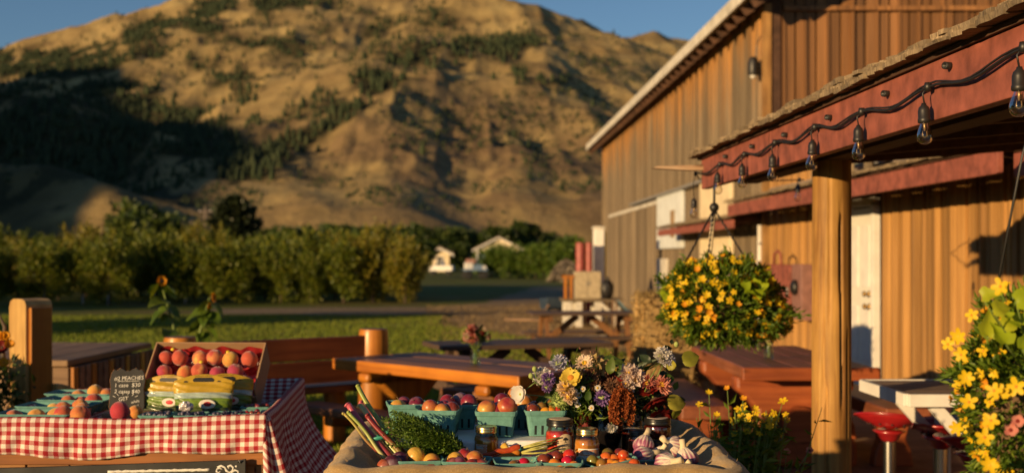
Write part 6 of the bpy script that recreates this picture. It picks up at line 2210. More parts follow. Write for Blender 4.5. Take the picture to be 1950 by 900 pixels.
# ---- rhubarb bundle
def rhubarb(a, b, r_, c1, c2, lab, k):
    m_, t, bs = new_mat('rhubarb_stalk')
    co = nd(t, 'ShaderNodeTexCoord').outputs['Object']
    z = nd(t, 'ShaderNodeSeparateXYZ', {0: co}).outputs[2]
    nz = nd(t, 'ShaderNodeTexNoise', {'Vector': nd(t, 'ShaderNodeMapping', {'Vector': co, 'Scale': (90, 90, 4)}).outputs[0], 'Scale': 1.0, 'Detail': 3.0}).outputs[0]
    L = (b - a).length
    f = math_n(t, 'ADD', math_n(t, 'MULTIPLY', z, 1 / (a.z - b.z)), math_n(t, 'MULTIPLY', nz, .35))
    t.links.new(ramp(t, f, [(.2, c2), (.75, c1)]), bs.inputs['Base Color'])
    bs.inputs['Roughness'].default_value = .35
    bump(t, bs, nz, .3, .002)
    o = thing('rhubarb_stalk', lab, 'rhubarb', b)
    n_ = 12
    m = MB(); pts = [b.lerp(a, i / n_) + Vector((.004 * math.sin(i * .5 + k), 0, 0)) for i in range(n_ + 1)]
    m.tube(pts, [r_ * (1.1 - .15 * i / n_) for i in range(n_ + 1)], 12, flat=.7)
    m.build('stalk', m_, o, True)
    d = (a - b).normalized()
    e = MB(); e.tube([a - d * .003, a + d * .002, a + d * .005], [r_ * .95, r_ * 1.18, r_ * .6], 10, flat=.7); e.build('cut_end', m_, o, True)
    return o


GRN, CRM, PNK, DRD = (.30, .36, .08), (.55, .50, .22), (.52, .10, .14), (.24, .03, .03)
rh = [((682, 734, 3.74), (764, 872, 3.64), .0088, GRN, CRM, 'tallest green rhubarb stalk with a flared cut tip'), ((662, 770, 3.66), (752, 882, 3.60), .0125, PNK, DRD, 'thick pink rhubarb stalk at the left of the bundle'), ((685, 772, 3.70), (768, 876, 3.61), .0115, CRM, GRN, 'cream-green rhubarb stalk in the middle of the bundle'), ((654, 787, 3.63), (722, 862, 3.60), .0058, (.40, .32, .08), DRD, 'thinnest yellowish rhubarb stalk at the far left'), ((664, 784, 3.63), (736, 872, 3.59), .0078, GRN, CRM, 'slim green rhubarb stalk beside the thinnest one'), ((688, 765, 3.76), (775, 866, 3.68), .0085, PNK, DRD, 'rosy rhubarb stalk tucked behind the cream one'), ((700, 790, 3.62), (782, 886, 3.57), .0105, DRD, GRN, 'dark red rhubarb stalk lowest in the bundle')]
for k, (a, b, r_, c1, c2, lab) in enumerate(rh):
    rhubarb(at(*a), at(*b), r_, c1, c2, lab, k)
p = at(722, 832, 3.64)
m = MB()
m.tube([p + Vector((.034 * math.cos(i * PI / 10) * .9, .03 * math.sin(i * PI / 10), .012 * math.cos(i * PI / 10) + .003 * math.sin(i))) for i in range(21)], .0042, 8, flat=1.8)
tag(m.build('rubber_band', band_m, None, True), 'teal rubber band round the rhubarb bundle', 'band')

# ---- carrot greens
rng = np.random.default_rng(15)
green_m = leafmat('carrot_green', (.05, .10, .012), (.10, .18, .02), (.18, .26, .035), trans=.3)
gt = thing('carrot_greens', 'feathery bunch of green carrot tops spilling over the rhubarb', 'greens', at(800, 868, 3.62))
pts_, drs_, sz_l = [], [], []
stm = MB()
root = at(905, 884, 3.58)
for k in range(150):
    px = rng.uniform(728, 850); py = 776 + max(0, px - 760) * .52 + abs(rng.normal()) * 26 + 6
    Y = 3.60 + rng.uniform(-.06, .10)
    if px < 745: py += 14
    tip = at(px, min(py, 882), Y)
    mid = root.lerp(tip, .6) + Vector((0, rng.uniform(-.02, .02), .02 + rng.uniform(0, .02)))
    start = root.lerp(tip, .45)
    n_ = 16
    for i in range(n_):
        f = i / (n_ - 1)
        q = start * (1 - f) ** 2 + mid * 2 * f * (1 - f) + tip * f * f
        d = (tip - start).normalized()
        sd = d.cross(Vector((0, -.3, 1))).normalized()
        for s in (-1, 1):
            ln = .030 * (1 - f * .75)
            for g in range(3):
                pts_.append(q + sd * s * ln * (g + .3) / 3 + d * ln * .25 * g / 3)
                drs_.append(sd * s * .8 + d * .8)
                sz_l.append(.0155 * (1 - .35 * f))
    stm.tube([start, mid * .5 + start * .25 + tip * .25, tip], [.0013, .001, .0005], 4)
for k in range(9):
    stm.tube([root + Vector((rng.uniform(-.02, .02), rng.uniform(-.02, .01), rng.uniform(-.004, .008))), root.lerp(at(835, 850, 3.60), .5) + Vector((0, 0, .012)), at(rng.uniform(790, 850), rng.uniform(840, 860), 3.6)], [.0028, .0024, .0014], 5)
V_, T_ = leaf_cards(np.array([tuple(p) for p in pts_]), np.array(sz_l)[:, None], rng, up=.1, aspect=.36, dirs=np.array([tuple(p) for p in drs_]))
Mi = wmat(gt).inverted()
V_ = V_ + np.array(tuple(Mi.translation))[None]
link_mesh('fronds', np_mesh('fronds', V_, T_, green_m), gt)['kind'] = 'stuff'
stm.build('stems', plain('green_stem', (.16, .24, .05), .5), gt)['kind'] = 'stuff'
# ================================================================== FLOWERS
def petal_mat(name, a, b_, trans=.3, rough=.5):
    """petal colour, a little different on every flower."""
    m, t, b = new_mat(name)
    oi = nd(t, 'ShaderNodeObjectInfo').outputs['Random']
    isl = nd(t, 'ShaderNodeNewGeometry').outputs['Random Per Island']
    col = mixc(t, math_n(t, 'MULTIPLY', math_n(t, 'ADD', oi, isl), .5), a, b_)
    t.links.new(col, b.inputs['Base Color'])
    b.inputs['Roughness'].default_value = rough
    b.inputs['Specular IOR Level'].default_value = .25
    tr = nd(t, 'ShaderNodeBsdfTranslucent', {'Color': col})
    mx = nd(t, 'ShaderNodeMixShader', {0: trans, 1: b.outputs[0], 2: tr.outputs[0]})
    t.links.new(mx.outputs[0], t.nodes['Material Output'].inputs[0])
    return m


p_yel = petal_mat('yellow_petal', (.72, .46, .008), (.80, .56, .02))
p_org = petal_mat('orange_petal', (.68, .26, .01), (.74, .36, .015))
p_wht = petal_mat('white_petal', (.74, .70, .64), (.80, .76, .70))
p_crm = petal_mat('cream_petal', (.72, .54, .36), (.78, .62, .46))
p_pur = petal_mat('purple_petal', (.22, .12, .34), (.36, .22, .46))
p_blu = petal_mat('pale_blue_petal', (.42, .42, .55), (.56, .54, .64))
p_pnk = petal_mat('pink_petal', (.55, .16, .14), (.68, .32, .24))
p_red = petal_mat('dark_red_petal', (.13, .01, .01), (.24, .018, .012))
p_brn = petal_mat('brown_petal', (.22, .10, .06), (.34, .18, .10))
p_ama = petal_mat('amaranth_grain', (.26, .06, .016), (.42, .12, .03), trans=.1, rough=.8)
c_yel = plain('yellow_centre', (.62, .36, .02), .8, var=.25, scale=400)
c_org = plain('orange_centre', (.55, .20, .015), .8, var=.25, scale=400)
c_brn = plain('brown_centre', (.06, .03, .015), .9, var=.3, scale=300)
c_grn = plain('green_centre', (.30, .36, .10), .8, var=.25, scale=300)
stem_g = plain('flower_stem', (.15, .21, .045), .6, var=.15)
lf_mid = leafmat('bouquet_leaf', (.035, .065, .015), (.065, .11, .02), (.10, .14, .03), trans=.3)
lf_lime = leafmat('lime_leaf', (.34, .46, .02), (.42, .52, .025), (.52, .56, .035), trans=.5, island=False)
lf_yg = leafmat('yellow_green_leaf', (.24, .26, .03), (.32, .32, .04), (.40, .36, .05), trans=.4, island=False)
lf_dk = leafmat('dark_leaf', (.02, .035, .012), (.035, .055, .018), (.05, .07, .02), trans=.2)
lf_fine = leafmat('bidens_foliage', (.06, .12, .012), (.12, .20, .018), (.22, .29, .03), trans=.4)


def daisy(name, n, L, w, mp, mc, cr=.25, cup=.25, inner=.12, dbl=False, tipw=.6):
    m = MB()
    for layer in range(2 if dbl else 1):
        for k in range(n):
            a = 2 * PI * (k + .5 * layer) / n + .13 * math.sin(k * 5.1)
            l = L * (1 - .12 * (k % 3) / 2 - .18 * layer)
            rows = []
            for (f, ww, dz) in ((inner, .45, 0), (.45, 1.0, .06), (.8, .95, .10), (1.0, tipw * .6, .06)):
                z = (cup + .3 * layer) * f * f * l + dz * l * .4
                rows.append((f * l, ww * w * .5, z))
            vs = []
            for (r_, hw, z) in rows:
                for s in (-1, 0, 1):
                    x, y = r_, hw * s
                    vs.append((x * math.cos(a) - y * math.sin(a), x * math.sin(a) + y * math.cos(a), z + (.10 * w * abs(s))))
            fs = []
            for i in range(3):
                for j in range(2):
                    b = i * 3 + j
                    fs.append((b, b + 3, b + 4, b + 1))
            m.add(vs, fs, 0)
    m.ball((0, 0, .02 * L), L * cr, 10, 6, (1, 1, .55), mi=1)
    m.tube([(0, 0, 0), (0, 0, -L * .25)], [L * .13, L * .05], 6, mi=2)
    return m.mesh(name, [mp, mc, stem_g], True)


def pompom(name, n, r, pl, asp, mp, mc, seed, squash=.7, hemi=-.2):
    rng_ = np.random.default_rng(seed)
    d = rng_.normal(size=(n * 3, 3)); d /= np.linalg.norm(d, axis=1, keepdims=True)
    d = d[d[:, 2] > hemi][:n]
    P = d * r * np.array([[1, 1, squash]]) * .55
    V, T = leaf_cards(P, pl, rng_, up=.25, aspect=asp, dirs=d * 2.2)
    m = MB(); m.ball((0, 0, 0), r * .6, 10, 7, (1, 1, squash)); m.tube([(0, 0, -r * .3), (0, 0, -r * .9)], [r * .2, r * .07], 6)
    nb = len(m.v)
    k = [len(f) for f in m.f]
    me = bpy.data.meshes.new(name)
    me.from_pydata(m.v + [tuple(x) for x in V], [], m.f + [tuple(int(i) + nb for i in t) for t in T])
    me.materials.append(mp); me.materials.append(mc)
    me.polygons.foreach_set('material_index', [1] * len(m.f) + [0] * len(T))
    me.update()
    return me


def leaf_blade(name, L, w, mat, heart=.0, fold=.25, curl=.3):
    m = MB()
    prof = [(0, .08), (.05, .6), (.15, .98), (.27, 1.0), (.38, .72), (.6, .5), (.8, .28), (1.0, .02)] if heart >= .5 else [(0, .02), (.06, .38 + heart), (.2, .85 + heart * .6), (.4, 1.0), (.6, .82), (.8, .48), (1.0, .03)]
    vs = []
    for (f, ww) in prof:
        back = -heart * .22 * L if 0 < f < .15 else 0
        for s in (-1, -.5, 0, .5, 1):
            y = s * ww * w / 2
            x = f * L + (back * abs(s))
            z = fold * abs(y) - curl * f * f * L * .5 + .04 * L * math.sin(f * 9 + s * 2)
            vs.append((x, y, z))
    fs = []
    for i in range(len(prof) - 1):
        for j in range(4):
            b = i * 5 + j
            fs.append((b, b + 5, b + 6, b + 1))
    m.add(vs, fs)
    return m.mesh(name, mat, True)


bid_me = [daisy('flower', 5, .022, .0125, p_yel, c_org, .17, .12, .1, tipw=.75), daisy('flower', 6, .021, .011, p_yel, c_yel, .17, .35, .1, tipw=.7), daisy('flower', 5, .020, .012, p_yel, c_org, .18, -.1, .1, tipw=.8)]
orb_me = [daisy('flower', 5, .017, .013, p_org, c_org, .26, .55, .1, tipw=.9)]


def orient(v, roll=0.0):
    return (Vector(v).to_track_quat('Z', 'Y').to_matrix() @ Matrix.Rotation(roll, 3, 'Z')).to_euler()


def flower_mound(o, rad, seed, n_leaf, leaf, n_fl, fl_scale, squash=1.0, lime=(), top_bias=.2, view=Vector((0, -1, .1)), droop=0.0, wild=.0):
    """fine foliage over an uneven mound with single flowers standing proud of it, in the local frame of o."""
    rng_ = np.random.default_rng(seed)
    lob = rng_.normal(size=(26, 3)); lob /= np.linalg.norm(lob, axis=1, keepdims=True)
    lr = rng_.uniform(.55, 1.22, 26)
    def surf(d):
        w = np.exp(7 * (d @ lob.T - 1))
        s = (w * lr).sum(1) / (w.sum(1) + .25) + .2 / (w.sum(1) + .25) * .8
        return s[:, None] * d * np.array(rad)[None]
    d = rng_.normal(size=(n_leaf, 3)); d /= np.linalg.norm(d, axis=1, keepdims=True)
    P = surf(d) * rng_.uniform(.45, 1.04, (n_leaf, 1)) ** .5
    P[:, 2] -= droop * rng_.uniform(0, 1, n_leaf) ** 3 * (d[:, 2] < 0)
    if wild:
        for q in range(46):
            dq = rng_.normal(size=(1, 3)); dq /= np.linalg.norm(dq)
            s0 = surf(dq)[0]; e0 = s0 * (1 + wild * rng_.uniform(.4, 1.6)) + np.array([0, 0, -.25 * wild * np.abs(rng_.normal()) * rad[2]])
            f = rng_.uniform(-.2, 1, (46, 1))
            P = np.concatenate([P, s0 + (e0 - s0) * f + rng_.normal(size=(46, 3)) * .012 * rad[0] / .3])
            d = np.concatenate([d, np.repeat(dq, 46, 0)])
    V, T = leaf_cards(P, leaf, rng_, up=.15, aspect=.28, dirs=d * 1.0)
    link_mesh('foliage', np_mesh('foliage', V, T, lf_fine), o)['kind'] = 'stuff'
    rnd_ = random.Random(seed)
    k = 0
    stems = MB()
    while k < n_fl:
        dv = Vector((rnd_.gauss(0, 1), rnd_.gauss(0, 1), rnd_.gauss(top_bias, 1))).normalized()
        if dv.dot(view) < -.25: continue
        p = Vector(surf(np.array([tuple(dv)]))[0]) * rnd_.uniform(.98, 1.10)
        nrm = (dv + view * .5 + Vector((rnd_.gauss(0, .35), rnd_.gauss(0, .35), rnd_.gauss(.1, .35)))).normalized()
        me = rnd_.choice(bid_me) if rnd_.random() < .8 else orb_me[0]
        link_mesh('flower', me, o, p, orient(nrm, rnd_.uniform(0, 6)), fl_scale * rnd_.uniform(.75, 1.12))
        stems.tube([p * .82, p * .93 + Vector((0, 0, .004)), p - nrm * .004 * fl_scale], [.0012, .001, .0008], 4)
        k += 1
    stems.build('flower_stems', stem_g, o, world=False)['kind'] = 'stuff'
    return surf


# ---- hanging basket at the far end of the beam
hb_c = at(1378, 578, 7.25)
hb = thing('hanging_basket', 'hanging basket overflowing with small yellow flowers before the red table', 'hanging basket', hb_c)
flower_mound(hb, (.40, .34, .25), 5, 9000, .042, 270, 1.3, droop=.06, wild=.16)
m = MB(); m.lathe([(.02, -.2), (.14, -.18), (.2, -.05), (.21, .0)], 20, close=False); m.build('pot', plain('coir_liner', (.10, .06, .03), .9, var=.3), hb, True, world=False)
hk = at(1360, 398, 7.45)
lp = hb.matrix_basis.inverted() @ hk
for (px, Y) in ((1302, 7.25), (1346, 7.1), (1428, 7.25)):
    e = hb.matrix_basis.inverted() @ at(px, 505, Y)
    m = MB()
    k = 22
    for i in range(k):
        a, b = lp.lerp(e, i / k), lp.lerp(e, (i + .8) / k)
        m.bar(a, b, .006 if i % 2 else .012, .012 if i % 2 else .006)
    m.build('chain', black_m, hb, world=False)
m = MB(); m.tube([lp + Vector((.005, .02, .02)), hb.matrix_basis.inverted() @ at(1350, 500, 7.35)], .014, 10); m.build('wooden_pole', white_m if False else cream_m, hb, True, world=False)
m = MB(); m.ball(lp + Vector((0, 0, .01)), .03, 12, 8); m.tube([lp, lp + Vector((0, .0, .12)), lp + Vector((.03, .1, .26))], .008, 6); m.build('hook', black_m, hb, True, world=False)
# broad lime leaves at the top
hl_me = leaf_blade('leaf', .07, .06, lf_lime, heart=.3)
rnd = random.Random(8)
for k in range(34):
    a = rnd.uniform(0, 2 * PI)
    d = Vector((math.cos(a) * .9 - .3, math.sin(a) * .6 - .5, rnd.uniform(.2, .9))).normalized()
    p = Vector((d.x * .38, d.y * .33, d.z * .25 + .0))
    link_mesh('leaf', hl_me, hb, p, (rnd.uniform(-.5, .5), rnd.uniform(.1, .9), rnd.uniform(0, 6.28)), rnd.uniform(.7, 1.2))

# ---- near basket at the right edge
nb = thing('flower_basket', 'big near flower basket with yellow blooms and broad lime leaves at the right edge', 'flower basket', at(1975, 735, 2.62))
flower_mound(nb, (.195, .2, .245), 12, 11000, .022, 120, .72, view=Vector((-.5, -.85, .05)), droop=.05, wild=.12)
m = MB(); m.lathe([(.02, -.24), (.1, -.22), (.13, -.1), (.135, .0)], 20, close=False); m.build('pot', bpy.data.materials['coir_liner'], nb, True, world=False)
for k in range(3):
    a = k * 2.1 + .4
    MB().tube([(.12 * math.cos(a), .12 * math.sin(a), 0), (.03 * math.cos(a), .03 * math.sin(a), .5), (.08, -.02, .90)], .003, 5).build('hanger_wire', black_m, nb, True, world=False)
big_leaf = leaf_blade('leaf', .076, .062, lf_lime, heart=.5, fold=.5, curl=.5)
for (px, py, s, rx, ry, rz) in [(1935, 575, 1.0, -60, 40, 200), (1905, 600, .95, -70, 30, 230), (1880, 640, 1.15, -80, 60, 255), (1915, 655, 1.05, -75, 50, 280), (1890, 590, .85, -60, 20, 190), (1945, 620, 1.0, -80, 70, 300), (1932, 690, 1.1, -85, 45, 250), (1900, 690, .9, -70, 60, 260), (1946, 560, .9, -60, 30, 170), (1870, 565, .8, -60, 10, 200), (1948, 665, 1.0, -80, 30, 240), (1912, 625, .9, -75, 40, 215), (1885, 675, 1.0, -80, 75, 270)]:
    p = nb.matrix_basis.inverted() @ at(px, py, 2.40 + .05 * ((px * 7) % 3))
    n_ = (Vector((-.35, -1, .45)) + Vector((rnd.uniform(-.7, .7), 0, rnd.uniform(-.5, .6)))).normalized()
    E = n_.to_track_quat('Z', 'Y').to_matrix() @ Matrix.Rotation(R(rz) + PI, 3, 'Z')
    if (px * 3 + py) % 3 == 0: continue
    link_mesh('leaf', big_leaf, nb, p, E.to_euler(), s * .74)
    MB().tube([p, p * .8, p * .5], .0016, 5).build('leaf_stalk', stem_g, nb, True, world=False)
pet_me = daisy('flower', 5, .014, .012, p_pnk, p_red, .34, .5, .1)
for (px, py) in ((1938, 801), (1925, 818)):
    p = nb.matrix_basis.inverted() @ at(px, py, 2.42)
    link_mesh('flower', pet_me, nb, p, orient((-.4, -.9, .2)), 1.0)
for (px, py, s) in [(1893, 743, 1.0), (1904, 745, 1.0), (1875, 832, 1.05), (1887, 800, 1.0), (1885, 885, 1.05), (1822, 815, .9), (1935, 735, 1.1), (1805, 655, .9), (1825, 640, 1.0), (1830, 675, .9), (1850, 600, .9), (1905, 545, 1.0), (1840, 720, 1.0), (1845, 765, 1.0)]:
    p = nb.matrix_basis.inverted() @ at(px, py, 2.40 if px > 1860 else 2.52)
    link_mesh('flower', bid_me[int(px) % 3], nb, p, orient((-.5 + rnd.uniform(-.3, .3), -.85, .15 + rnd.uniform(-.3, .3)), rnd.uniform(0, 6)), s * .86)
    MB().tube([p, p * .85], .001, 4).build('flower_stem', stem_g, nb, world=False)

# ---- coreopsis shrub behind the bin
sh = thing('flower_shrub', 'loose shrub of yellow flowers standing right behind the produce bin', 'shrub', (1.06, 5.0, 0))
rng = np.random.default_rng(31)
rnd = random.Random(31)
lp_, ld_ = [], []
stm = MB()
for k in range(95):
    px, py = rnd.gauss(1418, 48), rnd.uniform(775, 905)
    if k < 30: px, py = rnd.gauss(1450, 30), rnd.gauss(806, 14)
    if 30 <= k < 40: px, py = [(1385, 740), (1350, 748), (1405, 778), (1332, 770), (1500, 800), (1470, 790), (1415, 760), (1365, 790), (1440, 785), (1395, 800)][k - 30]
    tip = at(px, py, 5.0 + rnd.uniform(-.14, .14)) - Vector((1.06, 5.0, 0))
    b = Vector((tip.x * .45 + rnd.uniform(-.05, .05), tip.y * .4, .25))
    mid = b.lerp(tip, .6) + Vector((rnd.uniform(-.02, .02), rnd.uniform(-.02, .02), .03))
    stm.tube([b, mid, tip], [.003, .0025, .0014], 5)
    for q in range(14):
        f = rnd.uniform(.05, .93)
        lp_.append(tuple(b * (1 - f) ** 2 + mid * 2 * f * (1 - f) + tip * f * f)); ld_.append((rnd.gauss(0, 1), rnd.gauss(0, 1), .3))
    if py < 845 and (k < 46):
        link_mesh('flower', bid_me[k % 3] if k % 6 else orb_me[0], sh, tip, orient((rnd.uniform(-.6, .2), -.6, rnd.uniform(.2, .9)), rnd.uniform(0, 6)), rnd.uniform(.75, 1.05))
    elif k % 4 == 0 and py > 850:
        link_mesh('flower', pet_me, sh, tip, orient((rnd.uniform(-.6, .2), -.8, .4)), 1.2)
V_, T_ = leaf_cards(np.array(lp_), .055, rng, up=.1, aspect=.32, dirs=np.array(ld_))
link_mesh('foliage', np_mesh('foliage', V_, T_, lf_fine), sh)['kind'] = 'stuff'
stm.build('stems', stem_g, sh, world=False)['kind'] = 'stuff'
MB().lathe([(.10, 0), (.17, .28), (.18, .30), (.165, .3), (.15, .26)], 20).build('pot', plain('terracotta', (.32, .12, .06), .8), sh, True, world=False)

# ---- sunflowers behind the log bench
sf = thing('sunflower_plant', 'sunflower plant with two orange heads behind the log bench', 'sunflower', (at(350, 640, 9.9).x, 9.9, 0))
def sfl(px, py, Y=9.9):
    return at(px, py, Y) - sf.location
sun_me = daisy('flower_head', 18, .085, .03, p_org, c_brn, .48, .15, .3, dbl=True)
sl_me = leaf_blade('leaf', .16, .12, leafmat('sunflower_leaf', (.08, .14, .015), (.12, .18, .02), (.16, .2, .03), trans=.35, island=False), heart=.25, curl=.5)
rnd = random.Random(3)
for (px, py, nrm, s) in [(308, 535, (.5, -.75, .25), .9), (405, 566, (.95, -.2, .1), .85), (398, 582, (.8, -.4, -.2), .5)]:
    tip = sfl(px, py)
    b = Vector(((tip.x) * .15, 0, 0))
    mid = Vector((tip.x * .5, .02, tip.z * .72))
    MB().tube([b, mid, tip - Vector(nrm).normalized() * .03], [.014, .010, .006], 8).build('stalk', stem_g, sf, True, world=False)
    link_mesh('flower_head', sun_me, sf, tip, orient(nrm), s * .62)
    for k in range(26):
        f = rnd.uniform(.3, .98) if k % 3 else rnd.uniform(.3, .6)
        p = b * (1 - f) ** 2 + mid * 2 * f * (1 - f) + tip * f * f
        link_mesh('leaf', sl_me, sf, p, (rnd.uniform(-.4, .4), rnd.uniform(-.1, .8), rnd.uniform(0, 6.28)), rnd.uniform(.55, 1.25))

# ---- red and orange flowers at the left edge
lf_ = thing('border_flowers', 'clump of red and orange border flowers at the left edge', 'flowers', (-2.86, 6.9, 0))
rng = np.random.default_rng(41)
n = 2600
P = np.stack([rng.normal(0, .10, n), rng.normal(0, .10, n), rng.uniform(.15, 1.02, n) ** .8], 1)
P[:, 2] *= .88
V_, T_ = leaf_cards(P, .06, rng, up=.4, aspect=.35)
link_mesh('foliage', np_mesh('foliage', V_, T_, lf_mid), lf_)['kind'] = 'stuff'
gz = daisy('flower', 14, .045, .02, p_red, c_brn, .25, .3, .1, dbl=True)
gz2 = daisy('flower', 10, .03, .016, p_org, c_org, .25, .3, .1, dbl=True)
for (px, py, me) in [(4, 662, gz), (10, 640, gz2), (18, 655, gz2), (2, 640, gz2), (8, 690, gz2)]:
    link_mesh('flower', me, lf_, at(px, py, 6.6) - lf_.location, orient((rnd.uniform(-.4, .4), -.8, .4)), 1.0)
m = MB()
for k in range(10):
    m.tube([(rnd.uniform(-.05, .05), rnd.uniform(-.05, .05), 0), (rnd.uniform(-.2, .2), rnd.uniform(-.15, .1), .9)], [.006, .003], 5)
m.build('stems', stem_g, lf_, world=False)['kind'] = 'stuff'


# ---- little vases on the tables
def small_vase(loc, lab, seed, n, mats, rad=.075, h=.1, leafy=True):
    o = thing('flower_vase', lab, 'vase', loc)
    MB().lathe([(.03, 0), (.035, .01), (.036, h * .6), (.026, h * .82), (.03, h)], 18, close=False).build('glass', thin_glass('vase_glass', (.75, .85, .7), .25) if 'vase_glass' not in bpy.data.materials else bpy.data.materials['vase_glass'], o, True, world=False)
    rnd_ = random.Random(seed)
    st = MB()
    for k in range(n):
        d = Vector((rnd_.gauss(0, 1), rnd_.gauss(0, 1), abs(rnd_.gauss(.6, .7)))).normalized()
        p = Vector((0, 0, h + rad * .75)) + Vector((d.x * rad, d.y * rad, d.z * rad * 1.1)) * rnd_.uniform(.6, 1.05)
        link_mesh('flower', mats[k % len(mats)], o, p, orient(d), rnd_.uniform(.7, 1.2))
        st.tube([(d.x * .01, d.y * .01, .01), (d.x * .012, d.y * .012, h), p], [.0016, .0016, .0012], 4)
    st.build('stems', stem_g, o, world=False)['kind'] = 'stuff'
    rng_ = np.random.default_rng(seed)
    if leafy:
        q = rng_.normal(size=(240, 3)); q /= np.linalg.norm(q, axis=1, keepdims=True); q[:, 2] = np.abs(q[:, 2]) * 1.1
        P_ = q * rad * rng_.uniform(.3, .95, (240, 1)) + np.array([[0, 0, h + rad * .6]])
        V_, T_ = leaf_cards(P_, .035, rng_, up=.3, aspect=.4, dirs=q)
        link_mesh('foliage', np_mesh('foliage', V_, T_, lf_mid), o)['kind'] = 'stuff'
    return o


pp1 = pompom('flower', 90, .028, .018, .5, p_pnk, c_yel, 1)
pp2 = pompom('flower', 90, .026, .017, .5, p_crm, c_grn, 2)
pp3 = pompom('flower', 70, .022, .016, .5, petal_mat('lime_petal', (.38, .42, .10), (.48, .50, .16)), c_grn, 3)
pp4 = pompom('flower', 80, .024, .018, .5, p_red, c_brn, 4)
small_vase(at_z(905, 695, .752), 'glass jar of pink and green blooms on the central log table', 3, 26, [pp1, pp3, pp2, pp1, pp4, pp3], .095, .105)
small_vase((2.15, 8.85, .75), 'tiny glass jar of blooms on the red log table below the hanging basket', 6, 5, [pp3, pp2], .03, .11, False)

# ---- the big bouquet in the bin
VS = Vector((X_at(1146, 3.93), 3.93, FL + .002))
vz = thing('dark_vase', 'dark round vase holding the bouquet behind the honey jar', 'vase', VS)
MB().lathe([(.04, 0), (.055, .01), (.066, .06), (.06, .11), (.045, .14), (.05, .15), (.044, .15), (.04, .13)], 28).build('body', plain('black_glaze', (.010, .008, .008), .18, var=.1, coat=.5), vz, True, world=False)
MB().lathe([(.047, .152), (.052, .148), (.047, .144)], 28, close=False).build('lip', bpy.data.materials['black_glaze'], vz, True, world=False)
bq = thing('bouquet', 'wide mixed bouquet of garden flowers with hanging rust amaranth', 'bouquet', VS + Vector((0, 0, .14)))
BL = bq.location.copy()
cosm = daisy('flower', 9, .030, .019, p_wht, c_grn, .16, .45, .08, dbl=True, tipw=1.0)
scab = pompom('flower', 150, .026, .015, .55, p_blu, c_grn, 11, .6)
scaw = pompom('flower', 220, .030, .015, .7, p_wht, c_grn, 12, .55)
scap = pompom('flower', 120, .020, .012, .6, p_pur, c_grn, 13, .8)
zinn = daisy('flower', 11, .034, .016, petal_mat('butter_petal', (.72, .52, .06), (.78, .60, .10)), c_org, .32, .12, .15, dbl=True, tipw=.9)
straw_f = pompom('flower', 190, .030, .014, .55, p_crm, c_yel, 14, 1.2, -1)
dais = daisy('flower', 20, .034, .0065, p_crm, c_yel, .3, .1, .2, dbl=True)
cham = daisy('flower', 10, .010, .005, p_wht, c_yel, .38, 0, .2)
seed = pompom('flower', 120, .024, .015, .3, p_brn, c_brn, 15, .8)
pinks = pompom('flower', 150, .024, .017, .35, p_pnk, c_yel, 16, 1.0)
umb = pompom('flower', 150, .036, .012, .35, petal_mat('green_umbel', (.22, .32, .08), (.34, .42, .14)), c_grn, 17, .55)
dred = daisy('flower', 16, .052, .016, p_red, c_brn, .3, .2, .2, dbl=True)
tanh = pompom('flower', 60, .032, .024, .8, petal_mat('tan_petal', (.40, .30, .12), (.52, .38, .18)), c_grn, 18, .8)
pale = pompom('flower', 70, .024, .02, .7, petal_mat('blush_petal', (.62, .48, .42), (.7, .58, .5)), c_yel, 19, .8)
